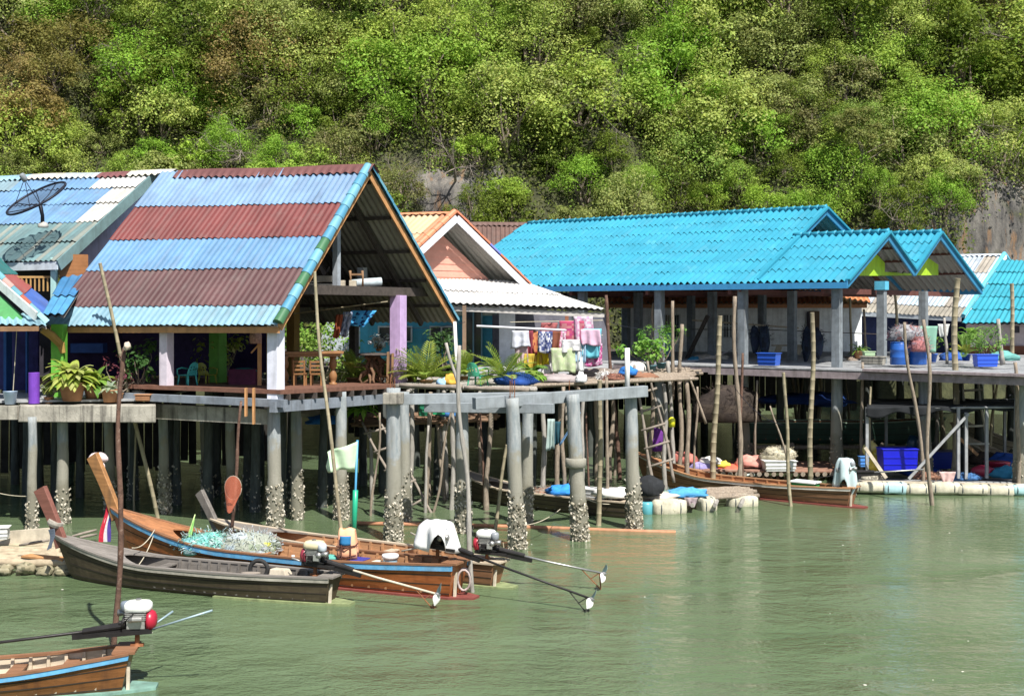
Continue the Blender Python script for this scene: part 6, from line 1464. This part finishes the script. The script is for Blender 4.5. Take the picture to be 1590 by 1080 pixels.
# ---- laundry ----
cl_=thing('clothes_rail','white bar and lines carrying the washing in front of the awning house','clothes line',P(800,512,47.2))
mb=MB(); mb.tube([P(740,506,46.6),P(890,513,48)],.045,8); mb.build('bar',plastic((.62,.62,.68)),cl_,smooth=True)
for y0,y1 in ((541,538),(500,497),(533,520)):
    mb=MB(); mb.tube([P(792,y0,47.4),P(936,y1,48.4)],.014,5); mb.build('line',ROPE,cl_)
for lab,a in (('white towel at the left end of the clothes bar',(798,514,817,533,(.62,.64,.72),1)),('pale pink cloth below the white towel',(803,532,815,558,(.55,.42,.44),2)),('dark red cloth behind the orange sarong',(814,514,824,548,(.24,.05,.07),3)),('orange sarong with a red flower print',(820,515,841,552,(.55,.22,.09),4)),('navy and white patterned shirt',(839,515,854,541,(.3,.3,.45),5)),('brown cloth right of the patterned shirt',(853,515,867,540,(.22,.08,.05),6)),('pink and white checked cloth',(866,515,875,540,(.5,.3,.38),7)),('crimson striped blanket over the top line',(872,499,911,531,(.42,.07,.14),8)),('white and pink towel draped over the crimson blanket',(894,492,916,525,(.62,.52,.6),9)),('pale pink cloth beside the turquoise towel',(905,512,927,530,(.65,.45,.58),10)),('turquoise towel hanging at the right end',(909,511,930,549,(.16,.52,.64),11)),('magenta striped cloth below the turquoise towel',(908,534,931,562,(.45,.08,.25),12)),('bright yellow shirt on the lower line',(838,541,848,561,(.62,.50,.03),13)),('white shirt left of the pale green sheet',(844,545,862,576,(.72,.70,.72),14)),('pale green sheet in the middle of the lower line',(859,541,889,572,(.48,.58,.34),15)),('long white cloth right of the pale green sheet',(887,536,902,570,(.72,.74,.74),16)),('mustard cloth low on the left',(818,550,826,566,(.5,.38,.06),17)),('second mustard cloth low beside the white shirt',(828,552,836,566,(.5,.36,.06),18)),('rosy cloth hung under the awning edge',(844,502,862,512,(.42,.14,.14),19)),('white folded cloth under the crimson blanket',(876,528,898,540,(.66,.66,.68),20)),('sky blue shirt behind the turquoise towel',(897,533,906,556,(.35,.52,.68),21))):
    pats={5:[(.06,.08,.22),(.6,.62,.68),(.25,.28,.42)],8:[(.42,.07,.14),(.5,.2,.22),(.36,.05,.16)],4:[(.58,.25,.10),(.52,.2,.1),(.3,.05,.05)],12:[(.45,.08,.25),(.62,.35,.5)],7:[(.55,.2,.35),(.65,.55,.6)],15:[(.48,.58,.34),(.56,.62,.42)],9:[(.64,.54,.62),(.55,.3,.45)]}
    cloth(lab,a[0]-3.5,a[1]-1,a[2]+4,a[3]+6,47.0+(a[5]%5)*.12 if a[1]>505 else 47.9,a[4],seed=a[5],pat=pats.get(a[5]),skew=R.uniform(-3,3),taper=R.uniform(.9,1.15),wav=.07)
# heaps / nets / bundles
def heap(label,name,c,r,pal,seed,cat='heap',fz=0,m=None,group=None,amp=.35,ln=.25,fpal=None):
    mb=MB(); mb.blob(c,r,seed=seed,amp=amp,fr=2.2,n=18,m=10,cf=netcol(pal,seed))
    if fz: fuzz(mb,c,r,fz,fpal or pal,seed+1,ln)
    return tag(mb.build(name,m or NETM,smooth=True),label,cat,group)
CLB=attr_mat('bundled_cloth',rough=.9,var=.2,bump=.3)
def bundle(label,c,r,col,seed,name='cloth_bundle',cat='bundle',group='cloth and net bundles',amp=.4): return heap(label,name,c,r,[col,tuple(x*.85 for x in col),tuple(min(1,x*1.15) for x in col)],seed,cat,0,CLB,group,amp)
bundle('heap of green plastic bags on the stick platform under the laundry',P(700,600,43.6),(.3,.25,.2),(.05,.2,.35),3); bundle('blue bags under the spreading cycad',P(800,592,43.7),(.75,.4,.30),(.02,.07,.28),4)
bundle('yellow basket lump beside the white downpipe',P(700,592,43.4),(.25,.2,.28),(.62,.36,.06),5); bundle('blue and white bottle heap left of the yellow lump',P(687,596,43.4),(.22,.2,.2),(.25,.42,.62),6)
bundle('white bag hanging off the stick platform edge',P(902,589,44.8),(.22,.2,.26),(.70,.70,.72),7); bundle('grey cloth on the stick platform by the laundry',P(868,590,45.5),(.9,.5,.22),(.32,.28,.28),8)
bundle('brown and grey clutter behind the stick platform rail',P(930,584,48),(1.3,.6,.3),(.24,.2,.17),9); bundle('blue plastic sheet left of the ladder head',P(975,578,47.5),(.35,.3,.25),(.03,.18,.55),10)
bundle('white sack by the ladder head on the stick platform',P(988,573,47.8),(.38,.3,.28),(.68,.66,.6),11); bundle('brown cloth under the leafy bush',P(1000,585,47.5),(.5,.3,.2),(.26,.13,.08),12)
bundle('bright blue tarp on the lower stick landing behind the piles',P(505,654,47),(.75,.45,.25),(.03,.17,.55),13); bundle('pale scrap heap beside the blue tarp on the lower landing',P(490,641,48),(.8,.4,.4),(.45,.42,.36),14)
crate('green_bucket_box','green plastic tub on the lower landing behind the piles',P(681,643,45.5),(.50,.45,.45),.1,plastic((.03,.30,.14))); crate('dark_green_tub','darker green tub left of the green tub on the landing',P(658,645,45.8),(.42,.4,.42),.2,plastic((.02,.17,.09)))
bundle('blue bag right of the green tub on the landing',P(702,643,45.6),(.45,.3,.2),(.06,.2,.5),15)
cloth('long blue cloth slanting from the stick platform beside the bamboo',898,640,902,690,42.2,(.16,.3,.5),'cloths drying under the platform',skew=-30,seed=31,taper=.8)
cloth('pale blue towel hanging between the middle piles',850,650,862,698,44.5,(.38,.48,.46),'cloths drying under the platform',seed=32,skew=-2)
cloth('dark teal cloth beside the pale towel between the piles',861,654,873,690,44.7,(.03,.09,.12),'cloths drying under the platform',seed=33)
# load on the bleached boat
bundle('blue bag lying in the bleached boat behind the piles',Ep(.63,0,.62),(.55,.35,.26),(.03,.22,.62),16); crate('foam_box','white foam box in the bleached boat',Ep(.80,0,.50),(1.35,.55,.36),E_.rotation_euler.z,mat('foam_white',(.66,.66,.64),rough=.9)); bundle('white sheet over the stern load of the bleached boat',Ep(.93,0,.75),(.75,.4,.24),(.72,.71,.68),17)
heap('brown net and rag heap in the bleached boat','net_heap',Ep(.55,0,.50),(.7,.4,.25),[(.28,.22,.18),(.35,.2,.14),(.3,.32,.28)],21,'fishing net',200)
# black covered engine by the float raft, floats, raft
bundle('black plastic covered lump between the last pile and the orange brown boat',P(1008,760,43.4),(.52,.4,.48),(.02,.022,.025),18)
fr_=thing('float_raft','driftwood raft with log deck beside the orange brown boat','raft',P(1080,775,44.2)); mb=MB()
for k in range(9): make_pole(mb,P(980+R.uniform(0,20),777-k*1.6,43.4+k*.25),P(1172+R.uniform(-12,8),769-k*1.6,45.0+k*.25),R.uniform(.07,.11),'stick',k+40)
mb.build('logs',STK(),fr_,smooth=True); mb=MB()
for x in (1000,1040,1075,1110,1150): mb.tube([P(x,784,43.2),P(x+6,770,45.6)],.08,7)
mb.build('cross_logs',GRY(),fr_)
FOAM=mat('yellowed_foam',(.52,.49,.38),rough=.9,var=.45,scale=2,bump=.5,specks=.6,dirt=(.20,.18,.10))
def float_(label,c,L,h,w_,rz,group='foam floats under the rafts',m=None):
    e=thing('foam_float',label,'float',c,rz,group); mb=MB(); rows=[]
    for x,k in ((-.5,.55),(-.47,.85),(-.40,1),(-.1,.97),(.15,1.0),(.40,1),(.47,.85),(.5,.55)): rows.append([V(x*L,w_*k*.5*math.copysign(abs(math.cos(t))**.6,math.cos(t)),h*.18+h*k*.5*math.copysign(abs(math.sin(t))**.6,math.sin(t))+.07*noise.noise(V(x*5,t*1.5,L*9+c[0]))) for t in [2*math.pi*i/18 for i in range(18)]])
    mb.grid(rows,closed=True); mb.add(rows[0],[tuple(range(17,-1,-1))]); mb.add(rows[-1],[tuple(range(18))]); mb.build('body',m or FOAM,e,local=True,smooth=True)
    for x in (-.3,.28):
        mb=MB(); mb.tube([V(x*L,w_*.53*math.cos(t),h*.18+h*.53*math.sin(t)) for t in [2*math.pi*i/16 for i in range(17)]],.02,6); mb.build('strap',mat('dark_strap',(.10,.12,.13)),e,local=True)
float_('large white foam float, lowest and nearest under the driftwood raft',P(1038,793,43.3),1.25,.62,.6,.25); float_('short yellowed foam float in the middle of the driftwood raft',P(1097,789,44),.62,.58,.6,.4); float_('long white foam float at the right end of the driftwood raft',P(1152,783,44.9),1.15,.52,.55,.2)
pot('drum','teal plastic drum under the left end of the driftwood raft','drum',P(1004,800,43.2),[(.2,0),(.24,.05),(.24,.42),(.18,.5),(0,.5)],plastic((.10,.36,.42)))
bundle('blue tarp on the driftwood raft',P(1065,766,44.2),(.75,.4,.22),(.08,.32,.62),19); cloth('pink grey rag hanging off the driftwood raft',1062,772,1084,786,43.3,(.42,.34,.36),'rags on the rafts',seed=41,taper=.5); bundle('pale rag pile at the left of the driftwood raft',P(1018,771,43.9),(.8,.35,.18),(.55,.48,.4),20)
# net platform with bundles
np_=thing('net_platform','low log platform heaped with nets and cloth in front of the pavilion','platform',P(1190,731,52)); mb=MB()
for k in range(16): make_pole(mb,P(1062+R.uniform(-5,8),731-k*.9,51.6+k*.30),P(1312+R.uniform(-12,8),732-k*.9,51.6+k*.30),R.uniform(.07,.11),'stick',k+70)
mb.build('deck_logs',mat('red_brown_log',(.25,.14,.10),rough=.9,var=.4,bump=.4),np_,smooth=True); mb=MB()
for k in range(22): x=1066+k*11.3; mb.tube([P(x,736,51.3),P(x+3,729,56)],.10,8)
mb.build('log_ends',STK(),np_)
for k,x in enumerate((1070,1130,1190,1250,1305)):
    for D in (51.8,55.2): mb=MB(); t=P(x,738,D); mb.tube([t,V(t.x,D,-.7)],.10,8); mb.build('leg',DRK(),np_)
for lab,x,y,r,c_r,sd_ in (('violet cloth bundle at the left of the net platform',1094,725,(.8,.45,.36),(.28,.25,.48),31),('small violet bundle beside the ladder foot',1028,727,(.35,.3,.4),(.16,.14,.45),32),('red orange cloth bundle in the middle of the net platform',1130,728,(.72,.4,.30),(.62,.12,.07),33),('yellow cloth on top of the red orange bundle',1122,719,(.40,.25,.18),(.66,.55,.08),34),('salmon pink bundle beside the foam box',1169,716,(.72,.45,.36),(.62,.27,.22),35),('red and blue bundle behind the violet cloth',1063,711,(.5,.35,.35),(.50,.16,.13),36),('white sheet fold behind the violet cloth bundle',1103,713,(.5,.35,.22),(.68,.66,.62),37),('pale green rope coil on the platform edge',1168,733,(.6,.3,.14),(.5,.6,.56),38)):
    bundle(lab,P(x,y+3,52.4),r,c_r,sd_)
fb=crate('foam_box','white foam box full of net on the net platform',P(1209,730,51.7),(1.35,.8,.42),.05,mat('foam_white',(.66,.66,.64),rough=.9)); 
heap('cream coloured net piled high on the white foam box','net_heap',P(1209,708,52),(.72,.45,.42),[(.52,.48,.36),(.44,.40,.28),(.6,.56,.44)],45,'fishing net',500,ln=.2)
mb=MB(); mb.lathe(P(1043,655,48.6),[(.0,-.2),(.13,-.19),(.14,.1),(.08,.17),(.04,.2),(.0,.2)],12); tag(mb.build('plastic_can',plastic((.66,.66,.03)),smooth=True),'yellow plastic can hanging on the knotty pole','can')
bundle('dark purple clothes hanging below the stick platform by the ladder',P(1018,690,49.5),(.35,.3,.7),(.13,.03,.22),46)
# under pavilion: dark nets
heap('dark brown hanging net under the pavilion deck','hanging_net',P(1130,640,54),(1.5,.6,1.2),[(.04,.03,.025),(.06,.045,.035)],51,'fishing net',350,ln=.5)
bundle('blue sheet under the pavilion behind the square post',P(1245,622,60),(2.4,.8,.35),(.02,.06,.26),53); bundle('second blue sheet near the pavilion corner post',P(1285,625,61),(1.0,.6,.5),(.03,.09,.32),54)
# hall things
crate('blue_crate','blue plastic crate on the pavilion floor',P(1194,567,53.4),(.88,.6,.52),-.6,plastic((.02,.09,.46)))
for lab,x,y,r,D in (('dark fishing net bunch hanging from the line, left of the blue crate',1172,527,(.22,.2,.62),57.5),('dark fishing net bunch hanging above the blue crate',1187,527,(.24,.2,.66),57.3),('dark fishing net bunch hanging beside the grey bamboo, left',1252,533,(.22,.2,.75),58),('dark fishing net bunch hanging beside the brown door, right',1270,533,(.24,.2,.7),57.6)):
    c0=P(x,y,D); mb=MB(); mb.blob(c0,r,seed=int(x),amp=.3,flat=False,cf=netcol([(.02,.03,.06),(.03,.05,.08),(.015,.02,.03)],int(x))); fuzz(mb,c0,r,160,[(.03,.04,.07)],int(x),.3); tag(mb.build('hanging_net',NETM,smooth=True),lab,'fishing net','nets hanging in the pavilion')
BLUED=plastic((.02,.10,.38))
for lab,x in (('blue drum standing left on the deck under the net heap',1396),('blue drum standing right on the deck under the net heap',1425)):
    e=thing('blue_drum',lab,'drum',P(x,566,53),0,'blue drums on the deck'); mb=MB(); mb.lathe(V(0,0,0),[(.36,0),(.38,.05),(.38,.3),(.395,.33),(.38,.36),(.38,.62),(.395,.65),(.38,.68),(.38,.92),(.35,.96)],20); mb.build('body',BLUED,e,local=True,smooth=True); mb=MB(); mb.lathe(V(0,0,.96),[(.36,0),(.38,.02),(.36,.04),(0,.03)],20); mb.build('rim',BLUED,e,local=True)
heap('grey and red net heap on the blue drums','net_heap',P(1408,522,53),(.75,.45,.48),[(.32,.32,.34),(.24,.25,.28),(.34,.16,.15)],61,'fishing net',500,ln=.3,fpal=[(.4,.4,.42),(.3,.1,.1),(.2,.2,.24)]); heap('red net spilling over the right blue drum','net_heap',P(1428,540,52.6),(.42,.3,.45),[(.40,.16,.16),(.3,.2,.24)],62,'fishing net',250,ln=.3)
cloth('mint green tarp hung behind the last pavilion post',1413,506,1456,548,56,(.25,.46,.36),'tarps on the deck',seed=51,taper=.8); cloth('white cloth hung right of the mint green tarp',1456,503,1475,522,56,(.66,.68,.66),'tarps on the deck',seed=52,taper=.5)
e=crate('block_stack','grey stained block beside the crooked stick on the deck',P(1356,566,52.9),(1.0,.4,.34),-.6,CONC); crate('white_green_tub','pale green tub behind the grey block on the deck',P(1349,556,57),(.5,.4,.3),0,plastic((.45,.62,.4)))
mb=MB(); mb.box(P(1441,556,53),(.22,.22,.45)); tag(mb.build('wooden_stump',PWOOD,bevel=.02),'short pale wooden stump right of the blue drums','stump')
bn=thing('bench','pale bench by the white house wall','bench',P(1220,550,66)); mb=MB(); mb.box(P(1222,536,66),(1.6,.4,.08)); mb.build('seat',PWOOD,bn)
for x in (1206,1238):
    mb=MB(); mb.beam(P(x,550,66),P(x+4,537,66),.08,.3); mb.build('leg',PWOOD,bn)
for k,(x,y,D,r,c_r,lab) in enumerate(((1060,566,58,(.8,.4,.2),(.3,.32,.34),'grey clutter on the left pavilion floor'),(1105,556,62,(.9,.4,.22),(.5,.46,.4),'pale planks and rags in the middle of the pavilion floor'),(1078,560,60,(.3,.3,.22),(.05,.25,.4),'blue bag by the timber brace in the pavilion'),(1290,558,60,(.8,.4,.16),(.5,.5,.48),'white clutter beside the brown door'),(1320,560,60,(.4,.3,.2),(.2,.16,.13),'brown clutter beside the grass crate'),(1480,556,58,(.6,.4,.3),(.03,.1,.4),'blue pots left of the palm'),(1555,556,56,(.8,.4,.3),(.12,.32,.30),'green and white clutter before the pinkish wall'))): bundle(lab,P(x,y,D),r,c_r,70+k)
mb=MB(); mb.tube([P(1075,497,64),P(1240,509,62)],.05,6); tag(mb.build('pole_rail',PWOOD),'pale pole rail across the pavilion before the barred windows','rail')
mb=MB(); mb.box(P(1035,535,62),(.5,.5,1.2)); tag(mb.build('blue_tank',plastic((.08,.25,.34)),bevel=.08),'blue grey tank standing behind the leafy bush','tank')
dr=mb
# ---- netted fish raft ----
fr2=thing('fish_raft','fish raft with foam floats and plank deck at the right edge','raft',P(1480,750,49)); mb=MB()
for k in range(60): x=1335+k*5.4; mb.beam(P(x,748,48.3),P(x+3,741,53.5),.15,.05)
mb.build('deck_planks',GWOOD,fr2); mb=MB(); mb.beam(P(1335,748,48.0),P(1665,755,47.5),.12,.14); mb.build('side_beam',PWOOD,fr2); mb=MB(); mb.beam(P(1335,735,53.4),P(1665,738,53),.12,.14); mb.build('side_beam',PWOOD,fr2)
mb=MB()
for k in range(30): x=1345+k*10.6; mb.box(P(x,752,48.0)+V(0,-.05,0),(.2,.12,.22))
mb.build('beam_block',GWOOD,fr2)
for k,(x,L,m,lab) in enumerate(((1352,1.5,None,'foam float at the left corner of the fish raft'),(1388,.9,mat('blue_float',(.38,.58,.62),rough=.6,var=.2),'pale blue float under the left part of the fish raft'),(1424,1.0,None,'foam float right of the pale blue one under the fish raft'),(1465,1.2,None,'foam float below the pink rag of the fish raft'),(1508,1.25,None,'long mossy foam float under the middle of the fish raft'),(1550,1.1,None,'foam float under the red basket end of the fish raft'),(1588,.9,mat('teal_float',(.36,.58,.60),rough=.6,var=.2),'teal float at the right edge of the fish raft'))): float_(lab,P(x,758.5+k*.7+(k%3)*1.2,47.75-.05*k),L*1.06,.40+.05*(k%2),.5,-.05+.05*math.sin(k*2.3),m=m)
cloth('pink rag hanging over the front of the fish raft',1458,732,1484,752,47.9,(.62,.44,.42),'rags on the rafts',seed=61,taper=.55)
crate('blue_fish_tub','large bright blue rectangular tub on the fish raft',P(1393,728,49.6),(1.42,.9,.84),0,plastic((.008,.012,.50)),taper=.94); crate('dark_blue_tub','dark blue tub behind the brace on the fish raft',P(1457,726,52),(1.5,.9,.7),.1,plastic((.01,.03,.25)))
crate('blue_jerry_can','small blue can beside the yellow cans on the fish raft',P(1341,724,49.4),(.36,.3,.40),0,plastic((.08,.25,.6)))
for k,(x,y,lab) in enumerate(((1358,718,'yellow jerry can, front, beside the large blue tub'),(1366,708,'yellow jerry can behind the front one'),(1352,698,'pale yellow cloth capped can on top'))):
    c0=P(x,y,50.2+k*.2); e=thing('yellow_can',lab,'can',c0); mb=MB(); mb.blob(c0,(.34,.22,.34),seed=k,amp=.12,flat=False); mb.build('body',plastic((.70,.50,.05) if k<2 else (.7,.58,.2)),e,smooth=True); mb=MB(); mb.lathe(c0+V(.05,0,.3),[(.06,0),(.06,.09),(0,.09)],8); mb.build('cap',plastic((.6,.5,.2)),e)
pot('red_basket','red round basket on the fish raft','basket',P(1548,736,50),[(.40,0),(.52,.5),(.54,.52)],plastic((.34,.02,.05))); 
e=thing('red_jerry_can','crimson jerry can lying before the red basket','can',P(1527,734,49.4)); c0=P(1525,731,49.3); mb=MB(); mb.blob(c0,(.46,.28,.24),seed=5,amp=.1,flat=False); mb.build('body',plastic((.36,.03,.07)),e,smooth=True); mb=MB(); mb.tube([c0+V(.40,0,.05),c0+V(.6,0,.02)],.08,8); mb.build('spout',plastic((.4,.06,.1)),e)
bundle('teal blue sheet bundle right of the crimson can',P(1568,736,49.2),(.8,.45,.34),(.05,.26,.42),81); bundle('dark blue bags behind the red basket on the fish raft',P(1560,720,51.5),(.9,.5,.42),(.02,.07,.30),82); heap('brown net heap under the shade net on the fish raft','net_heap',P(1530,716,52),(.75,.5,.36),[(.10,.07,.05),(.06,.05,.04)],83,'fishing net',250)
bundle('dark blue sheet beside the brace on the fish raft',P(1430,733,51),(.8,.4,.3),(.01,.05,.28),84); bundle('teal bag at the right edge of the fish raft',P(1590,738,48.6),(.4,.3,.26),(.10,.34,.44),85)
sn=thing('shade_net','black shade net roof on a grey post frame over the fish raft','shade net',P(1470,640,50)); SNM=mat('black_shade_net',(.016,.018,.021),rough=.9,var=.3,bump=.3)
mb=MB(); rows=[]
for i in range(15):
    f=i/14; rows.append([P(lerp(1346,1680,k/50),lerp(lerp(632,619,f),lerp(629,619,f),k/50),lerp(48.6,54,f))+V(0,0,.05*noise.noise(V(k*.25,f*3,1))) for k in range(51)])
mb.grid(rows); o1=mb.build('net_top',SNM,sn,smooth=True,solid=.02)
mb=MB(); rows=[]
for i in range(6):
    f=i/5; rows.append([P(lerp(1345,1680,k/70),lerp(632,629,k/70)+f*(14-8*min(1,k/45))*(1+.35*math.sin(k*.45)),48.55+.06*math.sin(k*.9)*f) for k in range(71)])
mb.grid(rows); mb.build('net_valance',SNM,sn,smooth=True,solid=.015)
FRM=mat('grey_frame_post',(.30,.31,.32),rough=.8,var=.3)
for x,yt,D in ((1346,632,48.8),(1488,632,48.5),(1532,632,48.6),(1500,640,48.4),(1376,625,53.8),(1560,622,53.6)):
    mb=MB(); mb.beam(P(x,yt,D),V(P(x,yt,D).x,D,.5),.11,.11,up=(0,1,0)); mb.build('frame_post',FRM,sn)
mb=MB(); mb.beam(P(1504,642,48.3),P(1411,743,48.1),.10,.06,up=(0,1,0)); mb.build('brace',FRM,sn); mb=MB(); mb.beam(P(1343,694,48.5),P(1376,742,48.3),.13,.08,up=(0,1,0)); mb.build('brace',PWOOD,sn); mb=MB(); mb.beam(P(1490,680,49),P(1518,706,49.5),.12,.06,up=(0,1,0)); mb.build('brace',MWOOD,sn)
mb=MB(); mb.tube([P(1346,634,48.7),P(1680,631,48.4)],.05,6); mb.tube([P(1346,622,53.8),P(1680,620,53.4)],.05,6); mb.build('top_rail',FRM,sn)
mb=MB(); mb.lathe(P(1417,688,51),[(.0,-.38),(.2,-.34),(.24,0),(.22,.3),(.0,.36)],14,axis=(.3,0,1)); tag(mb.build('hanging_barrel',plastic((.01,.04,.07)),smooth=True),'dark blue green barrel hanging under the shade net','barrel')
# ---- left log raft ----
lr=thing('log_raft','weathered log raft with mossy floats at the left edge','raft',P(40,880,34.5)); mb=MB(); rr=random.Random(12)
for k in range(12): make_pole(mb,P(-60+rr.uniform(-10,10),872-k*3.2,33.6+k*.5),P(112-k*2+rr.uniform(-10,6),874-k*3.2,33.3+k*.5),rr.uniform(.08,.14),'stick',k+120)
mb.build('deck_logs',mat('sandy_log',(.40,.33,.23),rough=.9,var=.4,bump=.4,scale=3),lr,smooth=True); mb=MB(); mb.beam(P(-40,842,37.6),P(88,832,37.6),.1,.55,up=(0,0,1)); mb.build('plank_side',PWOOD,lr); mb=MB(); mb.beam(P(40,862,34.0),P(104,868,33.4),.35,.05); mb.build('orange_plank',OWOOD,lr)
for k,(x,y) in enumerate(((8,886),(40,884),(70,888),(96,890),(-20,886))):
    mb=MB(); mb.blob(P(x,y-2,33.2),(.26,.2,.15),seed=k,amp=.5,flat=False,cf=netcol([(.26,.23,.15),(.14,.13,.08),(.32,.29,.2)],k)); mb.build('mossy_float',CLB,lr,smooth=True)
crate('foam_box','white foam block on the left log raft',P(3,836,37),(.4,.4,.35),.2,mat('foam_white',(.66,.66,.64),rough=.9))
for k,(a,b,lab) in enumerate(((P(30,846,34.2),P(76,838,34.2),'bleached paddle shaped stick on the left log raft'),(P(112,832,36),P(150,822,36.4),'pale stick behind the grey boat bow'),(P(124,834,35.6),P(150,829,36),'second pale stick behind the grey boat bow'))): mb=MB(); mb.tube([a,lerp(a,b,.5),b],[.03,.045,.03],7); tag(mb.build('loose_stick',PALE,smooth=True),lab,'stick','loose sticks on the log raft')

# overhead lines and flecks on the water
for k,(a,b,sg_,lab) in enumerate(((P(600,505,46),P(722,500,50),.15,'thin cable from the striped gable to the awning post'),(P(947,500,46),P(1045,505,51),.2,'thin line from the brown pole to the stick by the pavilion'),(P(1057,560,50),P(1143,540,50.5),.15,'line tied between the knotty poles by the pavilion'),(P(1140,600,50),P(1217,660,45),.3,'slack net line from the tall knotty pole to the pale stick'),(P(1436,640,49),P(1575,610,48.8),.3,'slack line between the two knobbly sticks of the fish raft'))):
    mb=MB(); mb.tube(sag(a,b,sg_),.012,5); tag(mb.build('line',DKM,smooth=True),lab,'line','lines strung between poles')
mb=MB(); rr=random.Random(77)
for k in range(30):
    D=rr.uniform(22,41); x=rr.uniform(-.4,.42)*D; s=rr.uniform(.008,.028) if k>6 else rr.uniform(.025,.035); n=6
    mb.add([V(x+s*math.cos(t)*rr.uniform(.6,1.4),D+s*math.sin(t)*rr.uniform(.6,1.4),.012) for t in [2*math.pi*i/n for i in range(n)]]+[V(x,D,.022)],[(i,(i+1)%n,n) for i in range(n)])
structure(mb.build('foam_flecks',mat('foam_fleck',(.7,.68,.6),rough=.8)),'stuff')

for lab,x,y,D,r,c_r in (('rusty brown net pile on the stick platform right of the laundry',955,590,46.5,(.5,.35,.22),(.22,.10,.07)),('faded pink sheet folded under the laundry lines',840,588,46.2,(.6,.35,.16),(.50,.34,.36)),('grey sacks below the awning behind the spreading cycad',770,588,48.5,(.6,.4,.35),(.33,.32,.30)),('white sack at the foot of the brown rough pole',940,586,47,(.3,.25,.2),(.6,.6,.58)),('faded green tarp on the driftwood raft by the black lump',1035,768,44.3,(.5,.3,.14),(.25,.36,.30)),('rust coloured net heap on the fish raft before the dark tub',1440,741,48.8,(.5,.3,.2),(.28,.15,.10)),('pale rope heap at the left corner of the fish raft',1350,742,48.6,(.4,.3,.18),(.45,.42,.34)),('blue rag bundle on the fish raft beside the red basket post',1500,742,48.7,(.5,.3,.2),(.06,.16,.36)),('orange buoy heap behind the pale blue engine cloth',1312,727,52,(.4,.3,.24),(.5,.24,.1)),('grey plank and rag heap under the middle of the shade net',1475,739,49.4,(.6,.35,.18),(.26,.25,.23))):
    heap(lab,'net_heap',P(x,y,D),r,[c_r,tuple(q*.75 for q in c_r),tuple(min(1,q*1.3) for q in c_r)],int(x)%97,'heap',220,NETM,'cloth and net bundles',.45,.22)
